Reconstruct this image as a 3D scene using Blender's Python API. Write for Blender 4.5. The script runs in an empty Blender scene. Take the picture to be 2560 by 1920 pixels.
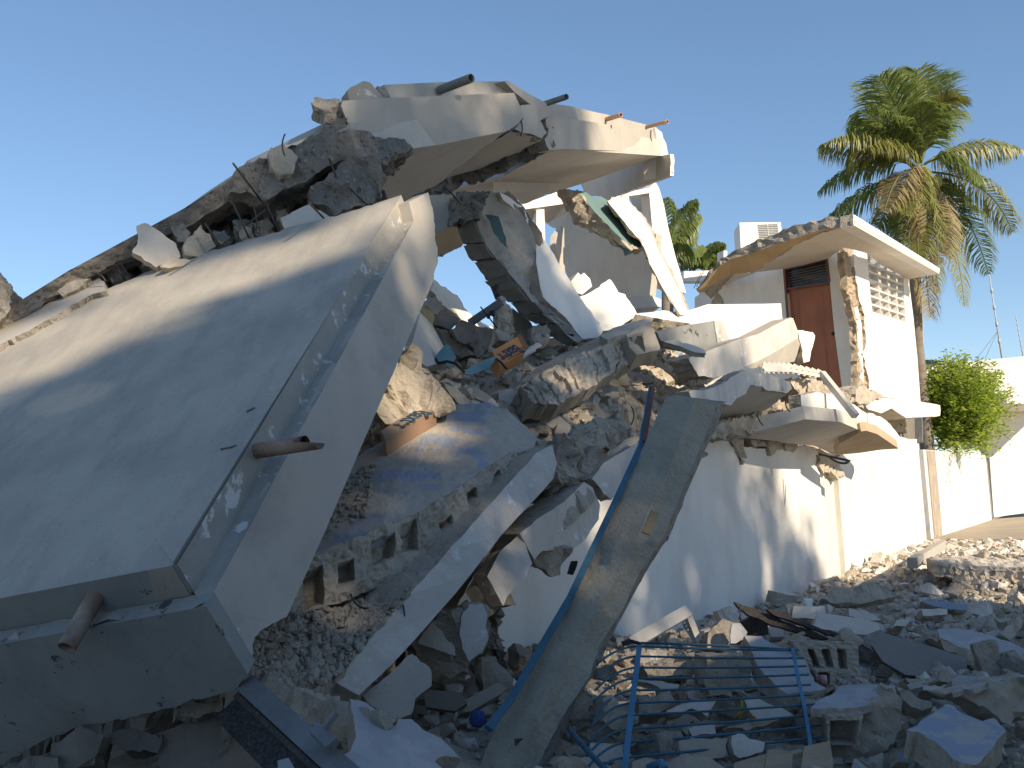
import bpy, bmesh, math, random
from mathutils import Vector, Matrix, noise
from mathutils.bvhtree import BVHTree
R = math.radians
rng = random.Random(7)
scene = bpy.context.scene

# ------------------------------------------------------------------ camera
PITCH, ROLL, FOC = R(6.5), R(2.5), 2488.0
CAM = Vector((0, 0, 1.6))
_f = Vector((0, math.cos(PITCH), math.sin(PITCH)))
_u0 = Vector((0, -math.sin(PITCH), math.cos(PITCH)))
_r0 = Vector((1, 0, 0))
_r = math.cos(ROLL) * _r0 - math.sin(ROLL) * _u0
_u = math.sin(ROLL) * _r0 + math.cos(ROLL) * _u0
cd = bpy.data.cameras.new('camera')
cam = bpy.data.objects.new('camera', cd)
scene.collection.objects.link(cam)
cam.matrix_world = Matrix(((_r.x, _u.x, -_f.x, CAM.x), (_r.y, _u.y, -_f.y, CAM.y), (_r.z, _u.z, -_f.z, CAM.z), (0, 0, 0, 1)))
cd.sensor_width = 36; cd.lens = FOC / 2560 * 36
cd.clip_start = 0.05; cd.clip_end = 3000
scene.camera = cam

# ------------------------------------------------------------------ sky, sun, exposure
SUN_AZ, SUN_EL = R(138), R(28)          # azimuth clockwise from +Y
SDIR = Vector((math.sin(SUN_AZ) * math.cos(SUN_EL), math.cos(SUN_AZ) * math.cos(SUN_EL), math.sin(SUN_EL)))
w = bpy.data.worlds.new("World"); scene.world = w; w.use_nodes = True
nt = w.node_tree
bg = nt.nodes['Background']
sky = nt.nodes.new('ShaderNodeTexSky'); sky.sky_type = 'NISHITA'
sky.sun_disc = False; sky.sun_elevation = SUN_EL; sky.sun_rotation = SUN_AZ
sky.altitude = 1500; sky.air_density = 1.0; sky.dust_density = 0.3; sky.ozone_density = 2.0
gm = nt.nodes.new('ShaderNodeGamma'); gm.inputs[1].default_value = 0.8
hs0 = nt.nodes.new('ShaderNodeHueSaturation'); hs0.inputs['Saturation'].default_value = 1.15; hs0.inputs['Value'].default_value = 1.2
nt.links.new(sky.outputs[0], gm.inputs[0]); nt.links.new(gm.outputs[0], hs0.inputs['Color']); nt.links.new(hs0.outputs[0], bg.inputs[0])
bg.inputs[1].default_value = 0.115
sd = bpy.data.lights.new('sun', 'SUN'); sun = bpy.data.objects.new('sun', sd)
scene.collection.objects.link(sun)
sd.energy = 4.4; sd.angle = R(0.53); sd.color = (1.0, 0.83, 0.61)
sun.rotation_euler = (-SDIR).to_track_quat('-Z', 'Y').to_euler()
sun.location = SDIR * 60
scene.view_settings.view_transform = 'Standard'; scene.view_settings.look = 'None'
scene.view_settings.exposure = 0.74; scene.view_settings.gamma = 1
scene.view_settings.use_curve_mapping = False
scene.cycles.max_bounces = 6; scene.cycles.diffuse_bounces = 4
scene.cycles.use_denoising = True

# ------------------------------------------------------------------ projection helpers (photo pixels 2560 x 1920)
def ray(x, y):
    return (_f * FOC + _r * (x - 1280) - _u * (y - 960)).normalized()
def P(x, y, d):
    v = ray(x, y); return CAM + v * (d / v.y)
def GZ(x, y, z=0.0):
    v = ray(x, y); return CAM + v * ((z - CAM.z) / v.z)
ZM = dict(A1=(0, 500, 2.4578), A2=(0, 1100, 2.023), A3=(700, 150, 2.212), A4=(900, 700, 2.212), A5=(600, 1100, 2.0233),
          A6=(1660, 450, 2.2122), A7=(1400, 1400, 3.16), A8=(1860, 1250, 2.4757), B1=(1200, 150, 3.6867), B2=(1040, 450, 3.6867),
          B3=(1500, 700, 3.16), B4=(1960, 160, 2.592), B5=(2160, 800, 2.37), B6=(900, 800, 3.6867), B7=(700, 1200, 3.16),
          B8=(500, 150, 3.0167), D=(0, 0, 0.8641))
def z(k, pts):
    ox, oy, s = ZM[k]
    return [(ox + p[0] / s, oy + p[1] / s) + tuple(p[2:]) for p in pts]
def plane3(a, b, c):
    n = (b - a).cross(c - a).normalized()
    if n.dot(CAM - a) < 0: n = -n
    return (a, n)
def plane(k, a, b, c):
    a, b, c = z(k, [a, b, c]); return plane3(P(*a), P(*b), P(*c))
def onp(pl, x, y):
    v = ray(x, y); t = (pl[0] - CAM).dot(pl[1]) / v.dot(pl[1]); return CAM + v * t

# wall frame: the street wall of the house
WAZ = R(32.3)
WD = Vector((math.sin(WAZ), math.cos(WAZ), 0)); WN = Vector((math.cos(WAZ), -math.sin(WAZ), 0))   # WN faces the street
W0 = GZ(2329, 1348, 0.0)
WALL = (W0, WN)
def SW(s, w_, zz=0.0):                      # along the wall, out from the wall into the street
    return Vector((W0.x, W0.y, 0)) + WD * s + WN * w_ + Vector((0, 0, zz))
def toSW(p):
    q = p - W0; return q.dot(WD), q.dot(WN)

# ------------------------------------------------------------------ objects
def link(o, parent=None):
    scene.collection.objects.link(o)
    if parent is not None: o.parent = parent
    return o
def tag(o, label=None, cat=None, group=None, kind=None):
    if label: o['label'] = label
    if cat: o['category'] = cat
    if group: o['group'] = group
    if kind: o['kind'] = kind
    return o
def empty(name, loc, label, cat, group=None):
    o = bpy.data.objects.new(name, None); o.empty_display_size = 0.1
    o.location = loc; link(o); tag(o, label, cat, group)
    return o
def mesh_obj(name, bm, mats, parent=None, origin=None, smooth=False):
    if not isinstance(mats, (list, tuple)): mats = [mats]
    bm.normal_update()
    if origin is None:
        if parent is not None: origin = Vector(parent.location)
        else:
            c = Vector((0, 0, 0)); n = max(1, len(bm.verts)); zmin = 1e9
            for v in bm.verts: c += v.co; zmin = min(zmin, v.co.z)
            c /= n; origin = Vector((c.x, c.y, zmin))
    for v in bm.verts: v.co -= origin
    me = bpy.data.meshes.new(name); bm.to_mesh(me); bm.free()
    for m in mats: me.materials.append(m)
    if len(mats) > 1 and any(p.material_index == 1 for p in me.polygons):
        for p in me.polygons: p.use_smooth = (p.material_index == 1)
        ef = {}
        for p in me.polygons:
            for ek in p.edge_keys: ef.setdefault(ek, []).append(p)
        for e in me.edges:
            fs_ = ef.get(e.key, [])
            if len(fs_) == 2 and (fs_[0].material_index != fs_[1].material_index or fs_[0].normal.dot(fs_[1].normal) < .86): e.use_edge_sharp = True
    if smooth:
        for p in me.polygons: p.use_smooth = True
    o = bpy.data.objects.new(name, me)
    link(o, parent)
    if parent is None: o.location = origin
    else: o.location = origin - Vector(parent.location)
    return o
def nz(p, s, seed=0):
    return noise.noise_vector(p * s + Vector((seed * 13.1, seed * 7.7, seed * 3.3)))
def fr(p, s, seed=0, octs=3):
    v = Vector((0, 0, 0)); a = 1.0
    for k in range(octs):
        v += nz(p, s * (2 ** k), seed + k) * a; a *= 0.5
    return v
def refine(bm, res, only_rough=True, passes=7, res_s=None):
    bmesh.ops.triangulate(bm, faces=bm.faces[:])
    for k in range(passes):
        es = []
        for e in bm.edges:
            L = e.calc_length()
            rough = any(f.material_index == 1 for f in e.link_faces)
            lim = res if rough else (res_s or 1e9)
            if L > lim * 1.35: es.append(e)
        if not es or len(bm.faces) > 60000: break
        bmesh.ops.subdivide_edges(bm, edges=es, cuts=1)
        bmesh.ops.triangulate(bm, faces=[f for f in bm.faces if len(f.verts) > 3])
def rocky(p, s, seed=0):
    d, _ = noise.voronoi(p * s + Vector((seed * 5.3, seed * 1.7, seed * 9.1)))
    return (d[1] - d[0]) - .35
def roughen(bm, amp, scale, seed=0, amp_s=0.0, edge=0.35, octs=4):
    bm.normal_update()
    mv = []
    for v in bm.verts:
        mi = [f.material_index for f in v.link_faces]
        allr = all(m == 1 for m in mi); anyr = any(m == 1 for m in mi)
        a = amp if allr else (amp * edge if anyr else amp_s)
        if not a: continue
        d = v.normal * (fr(v.co, scale, seed, octs).x * a * 1.3 + (rocky(v.co, scale * 1.3, seed) * .65 + rocky(v.co, scale * 3.1, seed) * .4) * (a if allr else a * .3)) + fr(v.co, scale, seed + 5, octs) * a * 0.6
        if anyr and not allr:
            for f in v.link_faces:
                if f.material_index != 1: d -= f.normal * d.dot(f.normal)
        mv.append((v, d))
    for v, d in mv: v.co += d
def ragged(pts, res, seed=0, amp=0.3, closed=True):
    """pts: (x, y[, flag]) ; flag 'r' = the edge that starts here is broken. Returns [(x, y, roughflag)]"""
    rr = random.Random(seed); out = []
    n = len(pts)
    for i in range(n):
        a = pts[i]; b = pts[(i + 1) % n]
        rough = len(a) > 2 and a[2] == 'r'
        L = math.hypot(b[0] - a[0], b[1] - a[1])
        k = max(1, int(L / res)) if rough else 1
        out.append((a[0], a[1], rough))
        nx, ny = -(b[1] - a[1]) / (L + 1e-6), (b[0] - a[0]) / (L + 1e-6)
        off = 0
        for j in range(1, k):
            t = j / k
            off = (noise.noise(Vector((a[0] + t * (b[0] - a[0]), a[1] + t * (b[1] - a[1]), seed * 31.0)) * (0.35 / res)) + (rr.random() - .5) * .7) * res * amp * min(1, 3 * min(t, 1 - t))
            out.append((a[0] + (b[0] - a[0]) * t + nx * off, a[1] + (b[1] - a[1]) * t + ny * off, rough))
    return out
def slab(name, pl, pts, thick, mats, parent=None, res=0.05, amp=0.03, scale=7, seed=0, ext=None, rpx=10, label=None, cat=None,
         group=None, rough_face=False, amp_s=0.0, res_s=None, rough_all=False, back_rough=False, kind=None, ragamp=0.5):
    """outline traced on its own plane, given a real thickness; broken edges are rough"""
    if rough_all: pts = [(p[0], p[1], 'r') for p in pts]
    if isinstance(pl, tuple) and len(pl) == 2: fn = lambda x, y: onp(pl, x, y); nrm = pl[1]
    o2 = ragged(pts, rpx, seed, ragamp)
    F_ = [fn(p[0], p[1]) for p in o2]
    e = (-nrm * thick) if ext is None else ext
    bm = bmesh.new()
    fv = [bm.verts.new(p) for p in F_]; bv = [bm.verts.new(p + e) for p in F_]
    n = len(fv)
    f = bm.faces.new(fv); f.material_index = 1 if rough_face else 0
    b = bm.faces.new(bv[::-1]); b.material_index = 1 if back_rough else 0
    for i in range(n):
        j = (i + 1) % n
        q = bm.faces.new((fv[j], fv[i], bv[i], bv[j])); q.material_index = 1 if o2[i][2] else 0
    bmesh.ops.recalc_face_normals(bm, faces=bm.faces[:])
    refine(bm, res, res_s=res_s)
    roughen(bm, amp, scale, seed, amp_s=amp_s)
    o = mesh_obj(name, bm, mats, parent)
    tag(o, label, cat, group, kind)
    return o
def loft(name, secs, mats, parent=None, idx=None, caps=(1, 1), res=0.06, amp=0.03, scale=6, seed=0, label=None, cat=None, group=None,
         closed=True, res_s=None, amp_s=0.0):
    """secs: list of sections (lists of world points, same count). idx[k] = material index of the strip k..k+1"""
    bm = bmesh.new(); V = [[bm.verts.new(p) for p in s] for s in secs]
    m = len(secs[0])
    for a, b in zip(V, V[1:]):
        for k in range(m if closed else m - 1):
            q = (a[k], a[(k + 1) % m], b[(k + 1) % m], b[k])
            try: f = bm.faces.new(q); f.material_index = idx[k] if idx else 0
            except ValueError: pass
    for cidx, vv in ((caps[0], V[0]), (caps[1], V[-1])):
        if cidx is not None:
            f = bm.faces.new(vv); f.material_index = cidx
    bmesh.ops.recalc_face_normals(bm, faces=bm.faces[:])
    refine(bm, res, res_s=res_s); roughen(bm, amp, scale, seed, amp_s=amp_s)
    o = mesh_obj(name, bm, mats, parent); tag(o, label, cat, group)
    return o
def box(bm, c, ex, ey, ez, mi=0):
    """box from centre and three half-axis vectors"""
    vs = []
    for sx in (-1, 1):
        for sy in (-1, 1):
            for sz in (-1, 1): vs.append(bm.verts.new(c + ex * sx + ey * sy + ez * sz))
    for q in ((0, 1, 3, 2), (4, 6, 7, 5), (0, 4, 5, 1), (2, 3, 7, 6), (0, 2, 6, 4), (1, 5, 7, 3)):
        f = bm.faces.new([vs[i] for i in q]); f.material_index = mi
    return vs
def box2(bm, a, b, w_, h_, up=Vector((0, 0, 1)), mi=0):
    """bar from a to b, w_ wide, h_ high"""
    d = (b - a); L = d.length; d = d.normalized()
    s_ = d.cross(up)
    if s_.length < 1e-4: s_ = d.cross(Vector((1, 0, 0)))
    s_.normalize(); u_ = s_.cross(d).normalized()
    box(bm, (a + b) / 2, d * L / 2, s_ * w_ / 2, u_ * h_ / 2, mi)
def tube(bm, pts, r, n=8, cap=True, mi=0):
    rings = []
    t0 = None
    for i, p in enumerate(pts):
        a = pts[max(0, i - 1)]; b = pts[min(len(pts) - 1, i + 1)]
        t = (b - a).normalized()
        if t0 is None:
            x = t.cross(Vector((0.13, 0.21, 0.97)))
            if x.length < .05: x = t.cross(Vector((1, 0, 0)))
            x.normalize()
        else: x = (x - t * x.dot(t)).normalized()
        t0 = t; y = t.cross(x)
        rr = r[i] if isinstance(r, (list, tuple)) else r
        rings.append([bm.verts.new(p + (x * math.cos(k * 2 * math.pi / n) + y * math.sin(k * 2 * math.pi / n)) * rr) for k in range(n)])
    for a, b in zip(rings, rings[1:]):
        for k in range(n):
            f = bm.faces.new((a[k], a[(k + 1) % n], b[(k + 1) % n], b[k])); f.material_index = mi; f.smooth = True
    if cap:
        for rg in (rings[0][::-1], rings[-1]):
            f = bm.faces.new(rg); f.material_index = mi
    return rings
def bez(a, b, c, n=8):
    return [a * (1 - t) ** 2 + b * 2 * t * (1 - t) + c * t * t for t in [i / n for i in range(n + 1)]]

# ------------------------------------------------------------------ materials
def mat(name, c1, c2, s=2.0, fine=60, bump=0.3, bscale=40, bdist=0.01, rough=0.9, stain=None, sscale=(1, 1, 1), samt=0.0, slo=.5, shi=.7,
        dust=None, damt=0.0, agg=0.0, aggs=22, spots=None, spscale=5, splo=.6, vein=0.0, metal=0.0, contrast=1.0, speck=0.0):
    m = bpy.data.materials.new(name); m.use_nodes = True
    t = m.node_tree; N = t.nodes; L = t.links; b = N['Principled BSDF']
    b.inputs['Roughness'].default_value = rough; b.inputs['Metallic'].default_value = metal
    if 'Specular IOR Level' in b.inputs: b.inputs['Specular IOR Level'].default_value = 0.3
    tc = N.new('ShaderNodeTexCoord'); geo = N.new('ShaderNodeNewGeometry')
    oi = N.new('ShaderNodeObjectInfo')
    add = N.new('ShaderNodeVectorMath'); add.operation = 'ADD'
    L.new(tc.outputs['Object'], add.inputs[0])
    sc_ = N.new('ShaderNodeVectorMath'); sc_.operation = 'SCALE'; sc_.inputs['Scale'].default_value = 17.0
    cmb = N.new('ShaderNodeCombineXYZ'); L.new(oi.outputs['Random'], cmb.inputs[0]); L.new(oi.outputs['Random'], cmb.inputs[2])
    L.new(cmb.outputs[0], sc_.inputs[0]); L.new(sc_.outputs[0], add.inputs[1])
    co = add.outputs[0]
    def noi(scale, det=6, ro=.6, vec=co):
        n = N.new('ShaderNodeTexNoise'); n.inputs['Scale'].default_value = scale; n.inputs['Detail'].default_value = det
        n.inputs['Roughness'].default_value = ro; L.new(vec, n.inputs['Vector']); return n.outputs['Fac']
    def ramp(fac, lo, hi):
        r = N.new('ShaderNodeMapRange'); r.inputs[1].default_value = lo; r.inputs[2].default_value = hi; L.new(fac, r.inputs[0]); r.clamp = True
        return r.outputs[0]
    def mix(a, bcol, fac, mode='MIX'):
        x = N.new('ShaderNodeMix'); x.data_type = 'RGBA'; x.blend_type = mode
        if isinstance(fac, float): x.inputs[0].default_value = fac
        else: L.new(fac, x.inputs[0])
        for v, i in ((a, 6), (bcol, 7)):
            if isinstance(v, tuple): x.inputs[i].default_value = (*v, 1)
            else: L.new(v, x.inputs[i])
        return x.outputs[2]
    def mul(a, k):
        x = N.new('ShaderNodeMath'); x.operation = 'MULTIPLY'; L.new(a, x.inputs[0])
        if isinstance(k, float): x.inputs[1].default_value = k
        else: L.new(k, x.inputs[1])
        return x.outputs[0]
    col = mix(c1, c2, ramp(noi(s, 8, .62), .32, .68))
    col = mix(col, (0.25, 0.25, 0.25), mul(ramp(noi(fine, 4, .7), .45, .75), 0.28 * contrast))
    height = noi(bscale, 8, .7)
    if bump >= .85:
        v2 = N.new('ShaderNodeTexVoronoi'); v2.feature = 'F2'; v2.inputs['Scale'].default_value = bscale * .55; L.new(co, v2.inputs['Vector'])
        hx = N.new('ShaderNodeMath'); hx.operation = 'MULTIPLY_ADD'; L.new(v2.outputs['Distance'], hx.inputs[0]); hx.inputs[1].default_value = .8; L.new(height, hx.inputs[2]); height = hx.outputs[0]
        nl = noi(bscale * .28, 10, .75); hy = N.new('ShaderNodeMath'); hy.operation = 'MULTIPLY_ADD'; L.new(nl, hy.inputs[0]); hy.inputs[1].default_value = 1.6; L.new(height, hy.inputs[2]); height = hy.outputs[0]
    if agg:
        vo = N.new('ShaderNodeTexVoronoi'); vo.inputs['Scale'].default_value = aggs; vo.inputs['Randomness'].default_value = 1
        wv = N.new('ShaderNodeVectorMath'); wv.operation = 'ADD'; L.new(co, wv.inputs[0])
        nn = N.new('ShaderNodeTexNoise'); nn.inputs['Scale'].default_value = aggs * .6; L.new(co, nn.inputs['Vector'])
        sc2 = N.new('ShaderNodeVectorMath'); sc2.operation = 'SCALE'; sc2.inputs['Scale'].default_value = .06; L.new(nn.outputs['Color'], sc2.inputs[0])
        L.new(sc2.outputs[0], wv.inputs[1]); L.new(wv.outputs[0], vo.inputs['Vector'])
        sep = N.new('ShaderNodeSeparateColor'); L.new(vo.outputs['Color'], sep.inputs[0])
        # only some cells are pebbles
        peb = mul(ramp(vo.outputs['Distance'], .42, .34), ramp(sep.outputs[0], .55, .6))
        cr = N.new('ShaderNodeValToRGB'); L.new(sep.outputs[1], cr.inputs[0])
        cr.color_ramp.elements[0].color = (.13, .12, .115, 1); cr.color_ramp.elements[1].color = (.46, .42, .36, 1)
        col = mix(col, cr.outputs[0], mul(peb, float(agg)))
        hh = N.new('ShaderNodeMath'); hh.operation = 'ADD'; L.new(mul(peb, 0.55), hh.inputs[0]); L.new(height, hh.inputs[1]); height = hh.outputs[0]
    if stain:
        mp = N.new('ShaderNodeMapping'); mp.inputs['Scale'].default_value = sscale; L.new(co, mp.inputs[0])
        col = mix(col, stain, mul(ramp(noi(1.0, 8, .65, mp.outputs[0]), slo, shi), float(samt)))
    if spots:
        col = mix(col, spots, ramp(noi(spscale, 9, .68), splo, splo + .025))
    if speck:
        col = mix(col, (.12, .11, .10), mul(ramp(noi(38, 3, .5), .66, .7), float(speck)))
    if dust:
        sx = N.new('ShaderNodeSeparateXYZ'); L.new(geo.outputs['Normal'], sx.inputs[0])
        dn = N.new('ShaderNodeMath'); dn.operation = 'ADD'; L.new(sx.outputs[2], dn.inputs[0]); L.new(mul(noi(9, 6, .7), 0.9), dn.inputs[1])
        col = mix(col, dust, mul(ramp(dn.outputs[0], .85, 1.25), float(damt)))
    L.new(col, b.inputs['Base Color'])
    bp = N.new('ShaderNodeBump'); bp.inputs['Strength'].default_value = bump; bp.inputs['Distance'].default_value = bdist
    L.new(height, bp.inputs['Height']); L.new(bp.outputs[0], b.inputs['Normal'])
    return m
DUST = (.40, .345, .275)
M = {}
M['deck'] = mat('weathered_concrete', (.46, .42, .355), (.355, .33, .285), s=1.3, bump=.3, bscale=50, bdist=.006, stain=(.19, .19, .185), sscale=(3.2, .8, 1.6), samt=.5, slo=.46, shi=.72, speck=.3, spots=(.46, .44, .41), spscale=1.1, splo=.68)
M['curb'] = mat('curb_concrete', (.38, .36, .315), (.29, .275, .24), s=2, bump=.4, bscale=60, bdist=.008, spots=(.56, .55, .52), spscale=5.5, splo=.575, stain=(.16, .16, .15), sscale=(1, 1, 3), samt=.4)
M['fascia'] = mat('painted_fascia', (.46, .43, .38), (.39, .36, .315), s=1.5, bump=.12, bscale=40, bdist=.004, stain=(.30, .285, .26), sscale=(3, 3, .8), samt=.5, slo=.5, shi=.8, contrast=.5)
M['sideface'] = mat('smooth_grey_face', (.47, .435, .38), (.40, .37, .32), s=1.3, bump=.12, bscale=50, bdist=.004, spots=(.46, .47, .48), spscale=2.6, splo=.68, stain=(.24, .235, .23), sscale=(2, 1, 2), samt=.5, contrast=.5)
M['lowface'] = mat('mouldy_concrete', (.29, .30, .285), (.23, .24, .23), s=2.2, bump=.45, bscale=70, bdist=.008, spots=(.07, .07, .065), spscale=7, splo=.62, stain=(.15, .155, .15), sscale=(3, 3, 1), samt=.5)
M['soffit'] = mat('soffit_plaster', (.54, .505, .45), (.46, .43, .38), s=1.2, bump=.15, bscale=30, bdist=.005, stain=(.30, .26, .22), sscale=(1.5, 5, 2), samt=.45, slo=.5, shi=.8, contrast=.5)
M['plaster'] = mat('white_plaster', (.78, .755, .70), (.68, .66, .62), s=1.1, bump=.12, bscale=35, bdist=.004, stain=(.42, .40, .37), sscale=(3, 3, .7), samt=.5, slo=.5, shi=.8, contrast=.35)
M['wall'] = mat('street_wall_plaster', (.74, .725, .69), (.62, .61, .585), s=.8, bump=.14, bscale=30, bdist=.005, stain=(.42, .40, .37), sscale=(1.6, 1.6, .7), samt=.5, slo=.45, shi=.8, spots=(.80, .79, .77), spscale=12, splo=.74, contrast=.5)
M['broken'] = mat('broken_concrete', (.42, .385, .335), (.31, .285, .245), s=3, bump=.9, bscale=26, bdist=.03, agg=.8, aggs=20, dust=DUST, damt=.55, stain=(.12, .12, .12), sscale=(2, 2, 2), samt=.3)
M['dark_agg'] = mat('dark_aggregate', (.38, .365, .335), (.22, .215, .20), s=4, bump=1.0, bscale=24, bdist=.05, agg=1.0, aggs=19, speck=.9)
M['mortar'] = mat('dusty_mortar', (.54, .475, .385), (.42, .37, .295), s=4, bump=.9, bscale=22, bdist=.025, dust=DUST, damt=.6, speck=.25)
M['block'] = mat('cement_block', (.46, .405, .32), (.33, .295, .24), s=3, bump=.6, bscale=60, bdist=.012, dust=DUST, damt=.5, speck=.3)
M['block_dark'] = mat('shaded_block', (.21, .185, .155), (.15, .135, .115), s=3, bump=.6, bscale=60, bdist=.012)  # darker copy of the cement block, shade put into its colour
M['pillar'] = mat('pillar_render', (.52, .475, .375), (.42, .385, .30), s=4, bump=.95, bscale=34, bdist=.03, stain=(.20, .21, .20), sscale=(2, 2, 1), samt=.5, speck=.3)
M['plaster_dirty'] = mat('dirty_plaster', (.36, .34, .30), (.27, .255, .225), s=2.5, bump=.35, bscale=30, bdist=.01, stain=(.16, .15, .14), sscale=(3, 3, 3), samt=.5, speck=.3)
M['mortar_warm'] = mat('warm_broken_block', (.47, .39, .29), (.37, .30, .22), s=4, bump=.9, bscale=22, bdist=.025)
M['whitewash'] = mat('scuffed_whitewash', (.60, .57, .52), (.50, .475, .43), s=2, bump=.3, bscale=40, bdist=.006, stain=(.26, .26, .26), sscale=(5, 5, 2), samt=.5, spots=(.66, .66, .65), spscale=6, splo=.6, dust=DUST, damt=.7)
M['dust'] = mat('rubble_dust', (.59, .52, .42), (.47, .415, .335), s=2.5, bump=1.0, bscale=18, bdist=.03, agg=.35, aggs=30, speck=.2)
M['dust_grey'] = mat('grey_rubble_dust', (.51, .45, .365), (.39, .345, .28), s=2.5, bump=1.0, bscale=18, bdist=.03, agg=.45, aggs=26, speck=.3)
M['blue'] = mat('pale_blue_paint', (.345, .35, .365), (.30, .31, .335), s=2, bump=.1, bscale=30, bdist=.004, stain=(.46, .46, .47), sscale=(3, 3, 3), samt=.5, slo=.5, shi=.56, dust=DUST, damt=.15, contrast=.4)
M['bluedusty'] = mat('dusty_blue_floor', (.42, .375, .31), (.36, .32, .27), s=3, bump=.35, bscale=30, bdist=.008, spots=(.27, .295, .345), spscale=1.9, splo=.52, speck=.2)
M['palewhite'] = mat('pale_chunk_paint', (.62, .585, .53), (.54, .51, .46), s=3, bump=.2, bscale=40, bdist=.005, dust=DUST, damt=.5, stain=(.35, .34, .33), sscale=(4, 4, 4), samt=.4)
M['green'] = mat('teal_painted_plaster', (.13, .215, .215), (.105, .18, .185), s=2, bump=.12, bscale=40, bdist=.004, contrast=.3, rough=.7)
M['bluemottled'] = mat('mottled_blue_paint', (.40, .39, .37), (.34, .33, .31), s=3, bump=.25, bscale=30, bdist=.006, spots=(.23, .29, .385), spscale=2.6, splo=.49, dust=DUST, damt=.2)
M['plaster_warm'] = mat('pale_broken_masonry', (.62, .56, .47), (.50, .44, .36), s=3, bump=.8, bscale=24, bdist=.02, speck=.2)
M['canred'] = mat('drink_can_paint', (.35, .05, .04), (.5, .5, .5), s=9, bump=0, rough=.35)
M['bluesteel'] = mat('blue_painted_steel', (.035, .125, .19), (.025, .085, .13), s=9, bump=.2, bscale=80, bdist=.002, rough=.55, spots=(.10, .055, .035), spscale=16, splo=.68, contrast=.5)
M['bluestrip'] = mat('sky_blue_strip', (.07, .21, .34), (.05, .15, .25), s=9, bump=.2, bscale=80, bdist=.002, rough=.5, spots=(.10, .055, .035), spscale=22, splo=.7, contrast=.5)
M['redrust'] = mat('rust_red_steel', (.22, .07, .05), (.15, .06, .05), s=9, bump=.3, bscale=80, bdist=.002, rough=.7)
M['rust'] = mat('rusted_pipe', (.30, .21, .15), (.15, .085, .05), s=5, bump=.3, bscale=50, bdist=.003, stain=(.40, .36, .31), sscale=(6, 6, 6), samt=.7, rough=.7)
M['rebar'] = mat('rebar_steel', (.06, .05, .045), (.035, .03, .03), s=9, bump=.3, bscale=120, bdist=.002, rough=.7)
M['steel'] = mat('grey_steel', (.16, .17, .18), (.11, .12, .13), s=5, bump=.15, bscale=50, bdist=.002, rough=.5, stain=(.24, .24, .23), sscale=(3, 3, 3), samt=.5)
M['blacksteel'] = mat('black_steel', (.02, .02, .02), (.012, .012, .012), s=5, bump=.2, bscale=60, bdist=.002, rough=.6)
M['darkwood'] = mat('dark_brown_wood', (.055, .042, .038), (.03, .024, .022), s=6, bump=.6, bscale=30, bdist=.006, rough=.75, sscale=(30, 2, 2), stain=(.10, .08, .07), samt=.5)
M['brownboard'] = mat('brown_board', (.085, .065, .062), (.055, .045, .045), s=6, bump=.3, bscale=30, bdist=.003, rough=.6, dust=DUST, damt=.3)
M['door'] = mat('red_brown_door', (.36, .125, .05), (.26, .085, .035), s=1.6, bump=.1, bscale=30, bdist=.003, rough=.5, stain=(.11, .035, .02), sscale=(6, 6, .6), samt=.6, contrast=.2)
M['doorframe'] = mat('red_door_frame', (.16, .045, .03), (.11, .035, .025), s=3, bump=.1, bscale=30, bdist=.003, rough=.5)
M['ochre'] = mat('ochre_plaster', (.47, .34, .19), (.38, .27, .155), s=2, bump=.3, bscale=30, bdist=.006, contrast=.5)
M['card'] = mat('cardboard', (.50, .235, .095), (.42, .19, .075), s=2, bump=.1, bscale=40, bdist=.002, contrast=.2, rough=.8)
M['card_dusty'] = mat('dusty_cardboard', (.27, .165, .10), (.22, .135, .085), s=2, bump=.1, dust=DUST, damt=.4)
M['cardin'] = mat('cardboard_inner', (.42, .27, .15), (.36, .22, .12), s=2, bump=.1, bscale=40, bdist=.002, contrast=.2)
M['ink'] = mat('blue_ink', (.02, .06, .10), (.015, .05, .08), s=4, bump=0, contrast=.1)
M['inkred'] = mat('red_ink', (.25, .06, .03), (.2, .05, .03), s=4, bump=0, contrast=.1)
M['cream'] = mat('cream_plastic', (.62, .55, .45), (.55, .49, .40), s=3, bump=.05, bscale=30, bdist=.002, rough=.5, contrast=.2)
M['pvc'] = mat('white_frame', (.62, .60, .56), (.50, .48, .45), s=5, bump=.1, bscale=30, bdist=.002, rough=.5, dust=DUST, damt=.6)
M['teal'] = mat('teal_plastic', (.11, .24, .28), (.09, .2, .235), s=3, bump=.05, bscale=30, bdist=.002, rough=.45, dust=DUST, damt=.35, contrast=.2)
M['bark'] = mat('palm_bark', (.24, .20, .16), (.16, .135, .11), s=5, bump=.8, bscale=22, bdist=.02, sscale=(1, 1, 9), stain=(.10, .085, .07), samt=.6)
M['wood'] = mat('pallet_wood', (.42, .33, .235), (.33, .25, .17), s=3, bump=.3, bscale=30, bdist=.004, sscale=(3, 3, 20), stain=(.22, .16, .11), samt=.5)
M['yellow'] = mat('yellow_hose', (.45, .33, .05), (.35, .25, .04), s=3, bump=.05, contrast=.2)
M['bluerag'] = mat('blue_cloth', (.02, .05, .20), (.015, .035, .14), s=6, bump=.4, bscale=15, bdist=.02)
M['acwhite'] = mat('air_conditioner_casing', (.74, .73, .71), (.68, .67, .65), s=3, bump=.05, rough=.5, contrast=.2)
M['brass'] = mat('tan_plate', (.30, .235, .13), (.25, .19, .11), s=5, bump=.1, contrast=.3, rough=.6)
M['road'] = mat('dusty_driveway', (.42, .355, .27), (.34, .29, .225), s=.9, bump=.3, bscale=40, bdist=.006, stain=(.22, .20, .18), sscale=(.6, .6, .6), samt=.5)
M['ground'] = mat('dusty_ground', (.56, .475, .36), (.48, .40, .30), s=.7, bump=.5, bscale=25, bdist=.01, speck=.3)
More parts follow.
